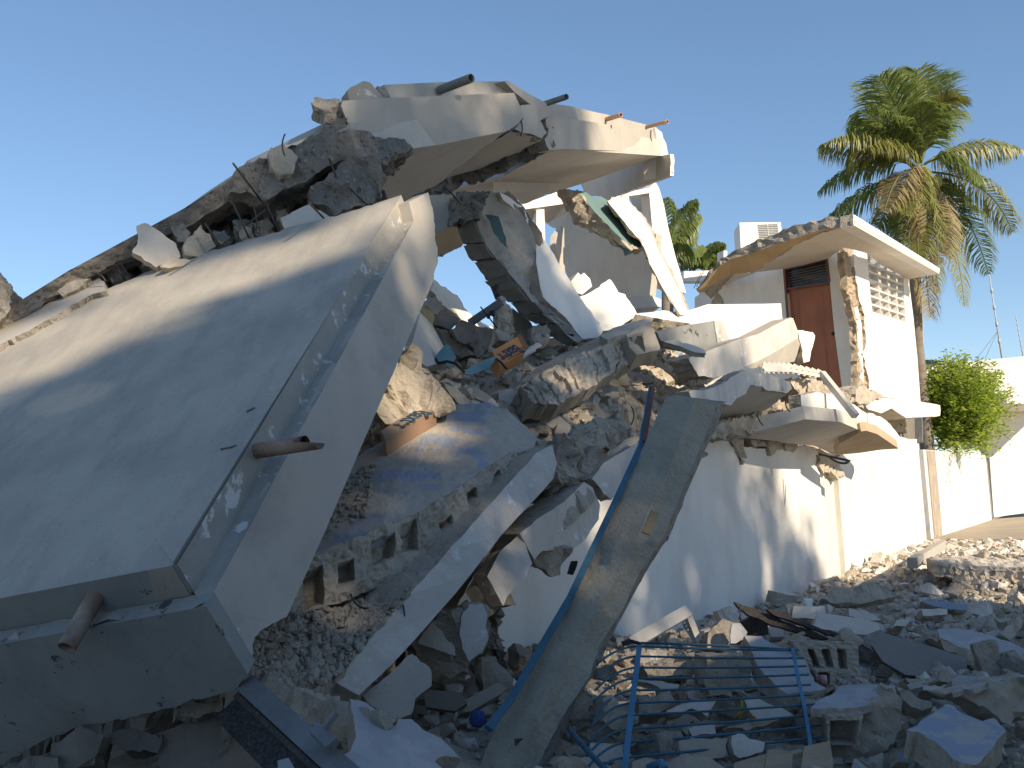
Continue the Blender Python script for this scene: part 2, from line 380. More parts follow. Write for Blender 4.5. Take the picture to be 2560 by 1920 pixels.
M['farstreak'] = mat('streaked_white_wall', (.74, .72, .68), (.66, .63, .58), s=.6, bump=.08, bscale=20, bdist=.005, stain=(.20, .18, .165), sscale=(7, 7, .9), samt=.7, slo=.55, shi=.68, contrast=.2)
M['brownstain'] = mat('brown_stained_render', (.30, .245, .19), (.42, .37, .31), s=3, bump=.6, bscale=20, bdist=.01)
M['greenroof'] = mat('green_roof_rim', (.10, .20, .17), (.08, .16, .14), s=3, bump=.05)
M['steel_pale'] = mat('pale_steel', (.45, .46, .48), (.38, .39, .4), s=3, bump=.05, rough=.5)
M['yellow_wall'] = mat('yellow_wash', (.68, .65, .50), (.68, .66, .60), s=4, bump=.2)
M['ochre_board'] = mat('board_marked_soffit', (.46, .36, .25), (.38, .29, .19), s=1.5, bump=.3, bscale=20, sscale=(2, 9, 9), stain=(.26, .2, .14), samt=.5)
M['soffit_light'] = mat('pale_soffit', (.66, .62, .54), (.60, .55, .47), s=1.2, bump=.1, stain=(.42, .35, .27), sscale=(2, 2, 2), samt=.4, slo=.52, shi=.75, contrast=.3)
M['farwhite'] = mat('sunlit_white_paint', (.72, .70, .67), (.66, .64, .61), s=.6, bump=.08, bscale=20, bdist=.005, stain=(.5, .47, .42), sscale=(1, 1, .5), samt=.4, contrast=.2)  # even off-white with faint random stains
M['glass'] = mat('dark_glass', (.03, .035, .04), (.02, .025, .03), s=2, bump=0, rough=.15, contrast=.1)
def leafmat(name, c1, c2, tr=.35):
    m = bpy.data.materials.new(name); m.use_nodes = True; t = m.node_tree; N = t.nodes; L = t.links
    b = N['Principled BSDF']; b.inputs['Roughness'].default_value = .45
    g = N.new('ShaderNodeNewGeometry'); mx = N.new('ShaderNodeMix'); mx.data_type = 'RGBA'
    mx.inputs[6].default_value = (*c1, 1); mx.inputs[7].default_value = (*c2, 1); L.new(g.outputs['Random Per Island'], mx.inputs[0])
    L.new(mx.outputs[2], b.inputs['Base Color'])
    tl = N.new('ShaderNodeBsdfTranslucent'); L.new(mx.outputs[2], tl.inputs[0])
    ms = N.new('ShaderNodeMixShader'); ms.inputs[0].default_value = tr
    L.new(b.outputs[0], ms.inputs[1]); L.new(tl.outputs[0], ms.inputs[2]); L.new(ms.outputs[0], N['Material Output'].inputs[0])
    return m
M['frond'] = leafmat('palm_leaf', (.10, .155, .04), (.22, .27, .07), .45)
M['frond_dry'] = leafmat('dry_palm_leaf', (.36, .28, .16), (.24, .21, .09))
M['frond_mid'] = leafmat('yellowing_palm_leaf', (.26, .25, .07), (.17, .20, .05))
M['bush'] = leafmat('bush_leaf', (.28, .40, .05), (.50, .60, .11), .55)
M['treeleaf'] = leafmat('tree_leaf', (.30, .26, .10), (.38, .33, .13), .6)
M['coconut'] = mat('green_coconut', (.20, .26, .06), (.26, .28, .09), s=4, bump=.1, rough=.5)
# ================================================================== GROUND
def build_ground():
    bm = bmesh.new(); S_ = 1200
    n = 24
    xs = [-S_, -300, -80] + [-40 + i * 5 for i in range(0, 25)] + [120, 300, S_]
    ys = [-S_, -300, -60] + [-30 + i * 6 for i in range(0, 25)] + [150, 300, S_]
    g = [[bm.verts.new((x, y, -.45)) for y in ys] for x in xs]
    for i in range(len(xs) - 1):
        for j in range(len(ys) - 1): bm.faces.new((g[i][j], g[i + 1][j], g[i + 1][j + 1], g[i][j + 1]))
    mesh_obj('ground', bm, M['ground'], origin=Vector((0, 0, 0)))['kind'] = 'structure'
    bm = bmesh.new()
    q = [SW(-0.5, 0.02, .012), SW(40, 0.02, .012), SW(40, 9, .012), SW(-0.5, 9, .012)]
    f_ = bm.faces.new([bm.verts.new(p) for p in q][::-1]); e_ = bmesh.ops.extrude_face_region(bm, geom=[f_]); bmesh.ops.translate(bm, verts=[v for v in e_['geom'] if isinstance(v, bmesh.types.BMVert)], vec=(0, 0, -.5)); bmesh.ops.recalc_face_normals(bm, faces=bm.faces[:])
    mesh_obj('driveway', bm, M['road'])['kind'] = 'structure'
build_ground()

# ================================================================== FALLEN ROOF SLAB (left)
Q0 = P(516, 1515, 4.3)
E1 = Vector((0.12581584, 0.80214544, 0.58372346)); E2 = Vector((-0.95386289, 0.25950274, -0.15100965)); E3 = Vector((0.27260954, 0.53779274, -0.79778632))
CH, CW = .175, .095
def qp(s, t, h): return Q0 + E1 * s + E2 * t - E3 * h
fs = empty('fallen_roof_slab', qp(.1, .1, -.4), 'huge grey concrete roof slab tipped down across the left foreground, with a stepped edge', 'concrete slab')
deckpl = (qp(0, 0, CH), -E3)
deck = [(-260, 1535), (430, 1414), (1003, 487), (940, 508, 'r'), (900, 522, 'r'), (815, 545, 'r'), (620, 600, 'r'), (520, 630, 'r'), (400, 665, 'r'), (325, 700, 'r'),
        (265, 724, 'r'), (220, 740, 'r'), (150, 780, 'r'), (73, 826, 'r'), (0, 868, 'r'), (-200, 960)]
a_ = qp(CW, CW, CH)
slab('deck', deckpl, [(-300, 1552)] + deck[1:-1] + [(-300, 1010)], .17, [M['deck'], M['broken']], fs, res=.06, amp=.02, rpx=9, seed=1, res_s=.6, amp_s=.002)
# slightly raised border of the deck along its edge
slab('border', (qp(0, 0, CH + .007), -E3), [(338, 1340), (432, 1405), (1003, 490), (945, 510), (651, 960), (395, 1368)][1:5] + [(398, 1360)], .01, [M['deck'], M['deck']], fs, res_s=.5)
L1 = 4.64
def strip(name, secs, mats, idx, parent, **k): return loft(name, secs, mats, parent, idx=idx, closed=False, caps=(None, None), **k)
secs = []
for i in range(41):
    t = i / 40
    def jt(k, a): return (noise.noise(Vector((i * .7, k * 5.1, 3.3))) + .5 * noise.noise(Vector((i * 2.3, k * 9.1, 3.3)))) * a
    secs.append([qp(CW + (L1 - CW) * t, CW, CH), qp(CW + (L1 - CW) * t, CW * .97 + jt(1, .006), .012 + jt(2, .008)), qp(CW * .3 + (L1 - CW * .3) * t, CW * .35 + jt(3, .012), .0 + jt(6, .008)), qp(L1 * t, jt(4, .004) if i else 0, jt(5, .004) if i else 0)])
strip('curb', secs, [M['curb'], M['broken']], [0, 0, 0], fs, res_s=.25, amp_s=.002)
secs = []
for i in range(25):
    t = i / 24 * 1.9
    def jt(k, a): return noise.noise(Vector((i * .9, k * 5.1, 13.3))) * a
    secs.append([qp(CW, CW + t, CH), qp(CW, CW + t, .0 + jt(2, .004)), qp(jt(3, .004) if i else 0, t, jt(4, .003) if i else 0)])
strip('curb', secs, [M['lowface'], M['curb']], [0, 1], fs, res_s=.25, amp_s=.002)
# street side fascia of the slab
fpl = (Q0, -E2)
fas = [(516.6, 1515), (692, 1149 + 40), (1034, 552), (1012, 500), (1073, 480), (1082, 503), (1084, 557), (1095.6, 652, 'r'), (1080, 710), (909.5, 1100), (801, 1357), (717, 1542, 'r'), (657, 1572, 'r'), (637.7, 1594, 'r'), (626, 1660, 'r'), (620, 1688)]
fas = [(516, 1515), (1034, 552), (1022, 505), (1070, 481, 'r'), (1082, 520, 'r'), (1095.6, 652, 'r'), (1080, 710), (909.5, 1100), (801, 1357), (717, 1542, 'r'), (657, 1572, 'r'), (637.7, 1594, 'r'), (626, 1660, 'r'), (620, 1688)]
slab('side_face', fpl, fas, .13, [M['sideface'], M['broken']], fs, res=.05, amp=.02, rpx=8, seed=3, res_s=.4, amp_s=.002)
bpl = (Q0 - E1 * .006, -E1)
bot = [(-200, 1640), (516, 1515), (620, 1688, 'r'), (593, 1718, 'r'), (545, 1738, 'r'), (445, 1762, 'r'), (346, 1792, 'r'), (222, 1812, 'r'), (124, 1841, 'r'), (0, 1911, 'r'), (-200, 1975, 'r')]
bot = [(-220, 1650)] + bot[1:-1] + [(-220, 1990)]
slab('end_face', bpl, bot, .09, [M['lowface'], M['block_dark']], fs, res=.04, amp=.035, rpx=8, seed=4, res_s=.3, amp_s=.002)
# drain pipes of this slab
def pipe(name, a, b, r, mats, parent, cut=0.0, wall=.006, label=None):
    bm = bmesh.new(); d = (b - a).normalized(); n = 28
    x = d.cross(Vector((0, 0, 1))).normalized(); y = x.cross(d)
    K = 10
    for rr, flip in ((r, 0), (r - wall, 1)):
        rings = []
        for i in range(K + 1):
            ring = []
            for k in range(n):
                th = k * 2 * math.pi / n; L = (b - a).length * i / K
                # torn-open mouth
                top = math.sin(th)
                if cut and i == K: L -= cut * max(0, min(1, (top + .15) * 2.5)) * (1 + .15 * math.sin(5 * th))
                if cut and i == K - 1: L -= cut * .5 * max(0, min(1, (top + .15) * 2.5)) if top > 0 else 0
                ring.append(bm.verts.new(a + d * L + (x * math.cos(th) + y * math.sin(th)) * rr))
            rings.append(ring)
        for p, q in zip(rings, rings[1:]):
            for k in range(n):
                f = (p[k], p[(k + 1) % n], q[(k + 1) % n], q[k])
                f = bm.faces.new(f[::-1] if flip else f); f.smooth = True
        if not flip: o_end = rings[-1]
        else: i_end = rings[-1]
    for k in range(n): bm.faces.new((o_end[k], o_end[(k + 1) % n], i_end[(k + 1) % n], i_end[k]))
    bmesh.ops.recalc_face_normals(bm, faces=bm.faces[:])
    o = mesh_obj(name, bm, mats, parent); 
    if label: o['label'] = label
    return o
def q_on(x, y, t):      # point on the curb's outer face, side strip
    return onp((qp(0, CW, 0), -E2), x, y)
pa = q_on(640, 1128, 0); pb = P(800, 1103, pa.y - .16)
pipe('drain_pipe', pa + (pa - pb) * .1, pb, .040, M['rust'], fs, cut=.13)
pa = onp((qp(CW, 0, 0), -E1), 238, 1494); pb = P(166, 1620, pa.y - .17)
pipe('drain_pipe', pa + (pa - pb) * .1, pb, .040, M['rust'], fs)
# small holes and straws on the deck
def deck_bit(x0, y0, x1, y1, wd, m, h=.004):
    bm = bmesh.new(); a = onp((qp(0, 0, CH + .012), -E3), x0, y0); b = onp((qp(0, 0, CH + .012), -E3), x1, y1)
    box2(bm, a, b, wd, .006, up=-E3); return bm
for q in ((616, 1029, 636, 1019, .018), (552, 1124, 590, 1113, .007), (552, 1122, 580, 1118, .006)):
    o = mesh_obj('twig', deck_bit(*q, M['bark']), M['bark']); tag(o, {616: 'short thick dark twig on the big tilted slab above the pipe', 552: 'thin dry twig on the tilted slab left of the upper drain pipe'}[q[0]] if q[2] != 580 else 'shorter thin twig crossing another one on the tilted slab', 'twig', 'twigs on the tilted slab')

# ================================================================== UPPER ROOF
def vpl(k, a, b):
    a, b = z(k, [a, b]); A = P(*a); B = P(*b); d = (B - A); n = d.cross(Vector((0, 0, 1))).normalized()
    if n.dot(CAM - A) < 0: n = -n
    return (A, n)
def pl3(k, a, b, c): return plane(k, a, b, c)
UP = Vector((0, 0, 1))
r1 = empty('broken_roof_section', P(*z('A3', [(880, 468, 9.05)])[0]), 'highest piece of the collapsed roof, deep beige edge in tree shade with one thick drain pipe', 'roof section')
p1 = vpl('A3', (360, 240, 8.7), (1300, 190, 10.4))
slab('fascia', p1, z('A3', [(350, 225), (560, 212), (900, 197), (1295, 181), (1330, 260, 'r'), (1340, 320, 'r'), (1290, 375, 'r'), (1250, 395), (880, 468), (740, 487, 'r'), (650, 455, 'r'), (540, 402, 'r'), (400, 380, 'r'), (370, 330, 'r'), (345, 280, 'r')]),
     .22, [M['fascia'], M['broken']], r1, res=.05, amp=.03, rpx=9, seed=11, res_s=.6, amp_s=.003)
s1 = pl3('A3', (880, 468, 9.55), (1250, 395, 10.3), (690, 770, 11.2))
slab('soffit', s1, z('A3', [(480, 545), (740, 488), (880, 469), (1250, 396, 'r'), (1100, 505, 'r'), (930, 640, 'r'), (850, 700, 'r'), (690, 775), (540, 790)]), 0, [M['soffit'], M['broken']], r1, ext=Vector((0, .05, .3)), res=.06, amp=.03, rpx=9, seed=12, res_s=.7, amp_s=.003)
slab('parapet', vpl('A3', (565, 140, 9.4), (1240, 118, 10.75)), z('A3', [(575, 137), (900, 122), (1240, 117), (1310, 215), (900, 230), (610, 245)]), .14, [M['fascia'], M['broken']], r1, res=.06, seed=13, res_s=.5, amp_s=.003)
slab('parapet', vpl('A3', (370, 170, 8.95), (560, 150, 9.1)), z('A3', [(372, 165, 'r'), (465, 116), (500, 125), (570, 205), (560, 245), (380, 245, 'r')]), .2, [M['curb'], M['broken']], r1, res=.05, amp=.02, seed=14, res_s=.3)
slab('parapet', vpl('A3', (540, 150, 9.3), (600, 150, 9.35)), z('A3', [(536, 145, 'r'), (575, 137), (612, 205, 'r'), (600, 245), (575, 245)]), .1, [M['broken'], M['broken']], r1, res=.04, amp=.02, seed=15, rough_face=True)
o = slab('concrete_chunk', pl3('A3', (180, 240, 8.7), (330, 220, 8.8), (240, 275, 8.6)), z('A3', [(175, 238), (225, 205), (335, 215), (345, 240), (240, 278), (220, 262)]), .16, [M['broken'], M['broken']], None, res=.05, amp=.03, seed=16, rough_face=True, rough_all=True, label='grey lump of concrete perched on the roof crest, left of the parapet', cat='rubble')
def pz(k, a, b, r, parent, m='rust', **kw):
    (a,), (b,) = z(k, [a]), z(k, [b]); A = P(*a); B = P(*b)
    return pipe('drain_pipe', A + (A - B) * .15, B, r, M[m], parent, **kw)
M['bluegreypipe'] = mat('grey_blue_pipe', (.20, .20, .185), (.13, .13, .12), s=5, bump=.2, rough=.6)
M['tanpipe'] = mat('tan_pipe', (.50, .33, .23), (.42, .27, .18), s=5, bump=.2, rough=.6)
pz('A3', (905, 158, 9.9), (1058, 100, 9.6), .046, r1, 'bluegreypipe')
# middle broken piece
rm = empty('broken_roof_wedge', P(*z('A3', [(1380, 420, 11)])[0]), 'cracked wedge of roof edge caught between the two big roof pieces', 'roof section')
slab('fascia', vpl('A3', (1250, 118, 10.6), (1480, 300, 11.5)), z('A3', [(1240, 116), (1262, 114), (1380, 190), (1470, 236), (1490, 300, 'r'), (1440, 335, 'r'), (1475, 400, 'r'), (1450, 432, 'r'), (1340, 402, 'r'), (1300, 385, 'r'), (1345, 330), (1330, 248), (1385, 246), (1300, 181)]),
     .3, [M['fascia'], M['broken']], rm, res=.06, amp=.03, seed=21, res_s=.5, amp_s=.004)
slab('soffit', pl3('A3', (1270, 395, 10.7), (1450, 432, 11.4), (920, 650, 12.2)), z('A3', [(1270, 397, 'r'), (1452, 432, 'r'), (1440, 450, 'r'), (1100, 605, 'r'), (915, 655, 'r'), (1100, 500, 'r')]), .0, [M['soffit'], M['dark_agg']], rm, ext=Vector((0, .1, .25)), res=.06, amp=.03, seed=22)
slab('broken_edge', pl3('A3', (1440, 440, 11.6), (1490, 497, 11.7), (700, 775, 13)), z('A3', [(1430, 430), (1492, 497), (1200, 642), (900, 752), (690, 790), (640, 770), (840, 690), (930, 630)]), .4, [M['dark_agg'], M['dark_agg']], rm, res=.07, amp=.06, seed=23, rough_face=True, rough_all=True)
r2 = empty('cantilevered_roof_section', P(*z('A3', [(1560, 490, 12.1)])[0]), 'long sunlit roof piece with three drain pipes jutting out over the gap', 'roof section')
p2 = vpl('A3', (1490, 300, 11.7), (2080, 400, 16))
slab('fascia', p2, z('A3', [(1490, 303), (1560, 317), (1750, 347), (1900, 371), (2060, 388), (2090, 470), (2112, 530), (1850, 502), (1560, 491), (1490, 499, 'r'), (1465, 440, 'r'), (1485, 380, 'r'), (1470, 330, 'r')]), .25, [M['fascia'], M['broken']], r2, res=.06, amp=.03, seed=24, res_s=.8, amp_s=.004)
slab('parapet', vpl('A3', (1470, 238, 11.95), (2080, 372, 16.4)), z('A3', [(1470, 236), (1600, 255), (1740, 287), (1810, 302), (1900, 325), (2080, 371, 'r'), (2108, 400, 'r'), (2125, 450, 'r'), (2100, 470), (1750, 385), (1480, 345)]), .16, [M['fascia'], M['broken']], r2, res=.07, amp=.03, seed=25, res_s=.8, amp_s=.004)
slab('broken_end', vpl('A3', (2080, 400, 16.15), (2160, 520, 16.9)), z('A3', [(2075, 380, 'r'), (2112, 398, 'r'), (2135, 460, 'r'), (2152, 530, 'r'), (2157, 640), (2110, 650), (2095, 500)]), .3, [M['plaster'], M['broken']], r2, res=.08, amp=.03, seed=26)
slab('soffit', pl3('A3', (1560, 491, 12.15), (2112, 530, 16.05), (850, 757, 13.6)), z('A3', [(1490, 500, 'r'), (1560, 492), (2111, 531), (1650, 690), (1540, 724, 'r'), (1200, 742, 'r'), (840, 762), (860, 745), (1240, 640, 'r')]), 0, [M['soffit'], M['broken']], r2, ext=Vector((.02, .1, .32)), res=.08, amp=.03, seed=27, res_s=1.0, amp_s=.004)
slab('cross_beam', vpl('A3', (2112, 530, 16.1), (1645, 690, 19.2)), z('A3', [(1660, 684), (2112, 529), (2156, 520, 'r'), (2157, 640), (1990, 701, 'r'), (1900, 735, 'r'), (1800, 778, 'r'), (1760, 752, 'r'), (1700, 750, 'r')]), .07, [M['soffit'], M['plaster']], r2, res=.07, amp=.03, seed=28, res_s=.8)
slab('rear_strip', pl3('A3', (1200, 742, 13.7), (1540, 724, 16), (1340, 797, 15.6)), z('A3', [(1180, 741), (1545, 721, 'r'), (1430, 765, 'r'), (1340, 798, 'r'), (1290, 765, 'r')]), 0, [M['soffit'], M['broken']], r2, ext=Vector((0, .1, .2)), res=.08, amp=.02, seed=29)
pz('A3', (1468, 242, 11.8), (1585, 203, 11.5), .036, r2, 'bluegreypipe')
pz('A3', (1805, 328, 14.0), (1886, 303, 13.7), .034, r2, 'tanpipe')
pz('A3', (2036, 368, 15.8), (2143, 341, 15.4), .032, r2, 'tanpipe')

# broken left edge of the roof with exposed aggregate
re_ = empty('shattered_roof_edge', P(600, 600, 7.8), 'long shattered roof edge with dark pebbly aggregate against the sky', 'roof section')
ed = [(-120, 800, -60, 894, 8.4), (36, 728, 38, 804, 8.5), (163, 650, 170, 722, 8.7), (366, 539, 372, 614, 8.9), (439, 500, 470, 566, 9.0), (580, 405, 592, 494, 8.95), (599, 379, 625, 482, 8.95), (715, 322, 740, 444, 8.9), (808, 276, 835, 424, 8.8), (862, 257, 900, 414, 8.7), (885, 262, 930, 414, 8.75)]
secs = []
BK = Vector((-.2, 2.2, .35))
for x0, y0, x1, y1, d in ed:
    t = P(x0, y0, d); b = P(x1, y1, d - .02); m_ = P(x0 + (x1 - x0) * .35, y0 + (y1 - y0) * .42, d - .12)
    secs.append([t + Vector((0, .25, 0)), m_, b, b + BK, t + BK * .9 - Vector((0, 0, .15))])
loft('slab_edge', secs, [M['deck'], M['broken']], re_, idx=[0, 1, 1, 0, 0], caps=(1, 1), res=.045, amp=.022, scale=6, seed=31, res_s=.4, amp_s=.004)
pv = lambda d, x=600, y=500, t=.25: (P(x, y, d), (Vector((.25, -1, -.1))).normalized())
slab('aggregate_mass', pv(8.5), z('B8', [(230, 880), (330, 790), (500, 720), (650, 650), (900, 540), (1060, 440), (1110, 440), (1200, 560), (1480, 585), (1600, 655), (1490, 705), (1370, 775), (1250, 740), (960, 800), (700, 950), (500, 1060), (380, 1010), (220, 1000)]), .9, [M['dark_agg'], M['dark_agg']], re_, res=.045, amp=.05, scale=4.5, seed=32, rough_face=True, rough_all=True, rpx=12)
slab('aggregate_mass', pv(8.42), z('B8', [(830, 960), (960, 880), (1100, 760), (1310, 670), (1380, 830), (1390, 1000), (1290, 1075), (1000, 1178), (960, 1100), (820, 1070)]), .7, [M['dark_agg'], M['dark_agg']], re_, res=.045, amp=.045, scale=5, seed=33, rough_face=True, rough_all=True)
slab('cavity_wall', (P(600, 600, 9.5), Vector((.2, -1, -.1)).normalized()), [(180, 730), (300, 660), (500, 530), (640, 470), (960, 420), (960, 540), (640, 640), (520, 670), (330, 740)], .3, [M['dark_agg'], M['dark_agg']], re_, res=.1, amp=.12, seed=34, rough_face=True, rough_all=True)  # dark rough backing set where the gap lies in shadow
slab('rear_lip', (P(150, 740, 8.75), -E3), z('A1', [(-150, 960), (30, 750), (90, 660), (350, 570), (560, 450), (640, 500), (650, 555), (540, 590), (370, 690), (180, 800), (0, 892)]), .15, [M['fascia'], M['broken']], re_, res=.06, amp=.03, seed=35, rough_all=True)
def shard(name, k, pts, d, mats, tilt=(0, -1, 0.2), thick=.1, label=None, cat='rubble', seed=0, group=None, amp=.02, res=.05, rf=False, parent=None, amp_s=.003):
    P2 = z(k, pts) if k else pts
    cx = sum(p[0] for p in P2) / len(P2); cy = sum(p[1] for p in P2) / len(P2)
    pl = (P(cx, cy, d), Vector(tilt).normalized())
    if pl[1].dot(CAM - pl[0]) < 0: pl = (pl[0], -pl[1])
    return slab(name, pl, P2, thick, mats, parent, res=res, amp=amp, seed=seed, label=label, cat=cat, group=group, rough_all=True, rough_face=rf, rpx=8, res_s=.12, amp_s=amp_s)
shard('concrete_plate', 'A1', [(840, 160), (900, 140), (1080, 265), (1110, 350), (960, 415), (810, 320), (845, 270)], 8.55, [M['soffit'], M['mortar']], (.3, -1, .3), .08, 'flat beige slab fragment wedged above the left slab under the roof edge', seed=41)
shard('concrete_chunk', 'A1', [(1130, 340), (1150, 230), (1240, 140), (1325, 290), (1230, 350)], 8.6, [M['mortar'], M['mortar']], (.4, -1, .3), .2, 'pointed pale brown chunk right of the flat beige fragment', seed=42, rf=True, amp=.03)
shard('concrete_chunk', 'A1', [(985, 412), (1060, 345), (1170, 365), (1300, 320), (1180, 390), (1040, 420)], 8.45, [M['mortar'], M['mortar']], (.2, -1, .6), .1, 'low pale crumbled chunk lying at the top edge of the tilted slab', seed=43, rf=True, amp=.02)
shard('concrete_plate', 'B8', [(610, 1195), (830, 1085), (960, 1170), (1000, 1195), (640, 1270)], 8.5, [M['soffit'], M['mortar']], (.1, -1, .5), .1, 'smooth beige plate tucked in the dark gap beneath the roof edge', seed=44)
shard('concrete_chunk', 'A1', [(-60, 440), (0, 420), (30, 520), (85, 540), (70, 620), (60, 700), (0, 760), (-80, 800)], 8.3, [M['mortar'], M['mortar']], (.3, -1, .2), .5, 'pile of pale broken concrete at the far left frame edge', seed=45, rf=True, amp=.05)
shard('concrete_chunk', 'B8', [(530, 660), (640, 640), (730, 720), (700, 860), (600, 880), (520, 800)], 8.5, [M['mortar'], M['mortar']], (.3, -1, .1), .2, 'angular beige chunk stuck in the dark aggregate of the roof edge', seed=46, rf=True, amp=.02)
for k_, q in (('A1', (350, 560, 480, 470, 560, 480, 470, 550, 380, 590)),):
    pts = [(q[i], q[i + 1]) for i in range(0, len(q), 2)]
    shard('concrete_chunk', k_, pts, 8.6, [M['mortar'], M['mortar']], (.2, -1, .2), .12, 'small pale wedge chunk below the left end of the roof edge', seed=47, rf=True)
def bar(k, a, b, c=None, r=.008, m='rebar', parent=None, name='rebar', label=None, cat=None, group=None, n=7):
    pts = z(k, [a, b] + ([c] if c else []))
    pts = [P(*p) for p in pts]
    bm = bmesh.new()
    tube(bm, bez(pts[0], pts[1], pts[2]) if c else pts, r, n)
    o = mesh_obj(name, bm, M[m], parent); tag(o, label, cat, group); return o
for a, b in (((975, 745, 8.61), (1030, 890, 8.58)), ((825, 1080, 7.75), (940, 1200, 8.52)), ((1130, 970, 8.58), (1270, 1100, 8.52)), ((250, 780, 7.45), (460, 1060, 8.52)), ((40, 1230, 8.49), (150, 1400, 8.46)), ((500, 1080, 8.55), (600, 1300, 8.55)), ((240, 1060, 8.52), (370, 1340, 8.49)), ((520, 1110, 8.58), (340, 1250, 8.55))):
    bar('B8', a, b, r=.009, parent=re_)
for a, b in (((715, 405, 8.75), (765, 490, 8.72)), ((745, 400, 8.75), (805, 480, 8.72)), ((600, 430, 8.78), (900, 350, 8.78))): bar('A1', a, b, r=.01, parent=re_)

for i_, (q, d) in enumerate((([(640, 420), (720, 390), (790, 420), (780, 480), (690, 500)], 9.0), ([(1060, 160), (1130, 150), (1170, 200), (1150, 260), (1080, 250)], 8.9), ([(1300, 180), (1380, 170), (1420, 230), (1360, 270), (1310, 250)], 8.95), ([(1420, 120), (1500, 90), (1560, 130), (1540, 190), (1450, 200)], 8.95),
        ([(1560, 150), (1640, 110), (1690, 160), (1650, 220), (1580, 220)], 8.9), ([(1470, 200), (1540, 190), (1570, 235), (1500, 260)], 8.8), ([(830, 350), (900, 330), (930, 390), (870, 420)], 9.0), ([(400, 520), (470, 490), (520, 520), (480, 560), (420, 570)], 8.8), ([(1690, 60), (1760, 50), (1790, 100), (1720, 130)], 8.85))):
    shard('concrete_chunk', 'A1', q, d, [M['broken'], M['broken']], (.2, -1, .3), .2, ('first', 'second', 'third', 'fourth', 'fifth', 'sixth', 'seventh', 'eighth', 'ninth')[i_] and
        ('grey stone in the dark gap above the low pale plate at left', 'grey stone right behind the flat beige fragment', 'dull stone behind the pointed pale brown chunk', 'dark stone in the middle of the gap under the roof edge', 'dark stone left of the bent bars in the roof gap', 'small stone at the slab rim under the roof gap', 'small grey stone half hidden left of the flat beige fragment', 'grey stone on the lip at the left end of the roof edge', 'stone near the smooth beige plate in the gap')[i_], seed=460 + i_, rf=True, amp=.03)
# ================================================================== SHADE TREES across the street (behind and right of the camera)
SH = Vector((math.cos(SUN_AZ) * -1, math.sin(SUN_AZ), 0)); SH = Vector((.743, .669, 0)).normalized()
SV = SDIR.cross(SH).normalized()
if SV.z < 0: SV = -SV
def ab(p): return p.dot(SH), p.dot(SV)
def shade_tree(name, label, ca, cb, ra, rb, tmid, nleaf, seed, cover):
    rr = random.Random(seed)
    base = SH * ca + SDIR * tmid + SV * cb; base.z = 0
    o = empty(name, base, label, 'tree')
    bm = bmesh.new()
    top = SH * ca + SDIR * tmid + SV * cb
    tube(bm, bez(base, (base + top) / 2 + Vector((.4, .2, 0)), top + Vector((0, 0, 1)), 10), [.34 - .022 * i for i in range(11)], 12)
    for k in range(9):
        s_ = base.lerp(top, .55 + .05 * k); a = SH * (rr.uniform(-1, 1) * ra * .8) + SV * rr.uniform(-.4, .8) * rb + SDIR * rr.uniform(-2, 2)
        tube(bm, bez(s_, s_ + a * .4 + UP, top + a, 6), [.13, .11, .09, .07, .05, .035, .02], 7)
    mesh_obj('trunk', bm, M['bark'], o)
    bm = bmesh.new()
    # leaf clumps
    done = 0
    while done < nleaf:
        a = rr.uniform(-ra * 1.1, ra * 1.1); b = rr.uniform(-rb * 1.1, rb * 1.1)
        if not cover(ca + a, cb + b, rr): continue
        t = rr.uniform(-3.2, 3.2)
        c = SH * (ca + a) + SV * (cb + b) + SDIR * (tmid + t)
        for q in range(9):
            p = c + Vector((rr.gauss(0, .22), rr.gauss(0, .22), rr.gauss(0, .18)))
            d = Vector((rr.uniform(-1, 1), rr.uniform(-1, 1), rr.uniform(-.6, .4))).normalized(); s_ = d.cross(Vector((rr.uniform(-1, 1), rr.uniform(-1, 1), 1))).normalized()
            L = rr.uniform(.34, .56) * (1.45 if cb + b < bound_b(ca + a) - 1.6 else 1.0); W_ = L * .38
            v = [p - d * L / 2, p + s_ * W_ / 2, p + d * L / 2, p - s_ * W_ / 2]
            bm.faces.new([bm.verts.new(x) for x in v])
            done += 1
    mesh_obj('crown', bm, M['treeleaf'], o)
def bound_b(a):       # upper limit of the shade for each lateral position
    pts = [(-8, 6.4), (-3, 5.9), (0, 6.8), (2, 8.2), (3, 8.7), (4.5, 9.2), (6, 9.8), (8.2, 10.5), (9.3, 10.3), (9.9, 8.7), (10.5, 7.6), (11.8, 7.2), (12.6, 6.6), (13.3, 6.2), (14.5, 5.75), (15.7, 5.1), (16.4, 4.3), (16.5, 3.0)]
    if a >= 16.45: return -99
    for (x0, y0), (x1, y1) in zip(pts, pts[1:]):
        if x0 <= a <= x1: return y0 + (y1 - y0) * (a - x0) / (x1 - x0)
    return 6
DAP = []      # gaps that let sun stripes through: (a, b, ra, rb)
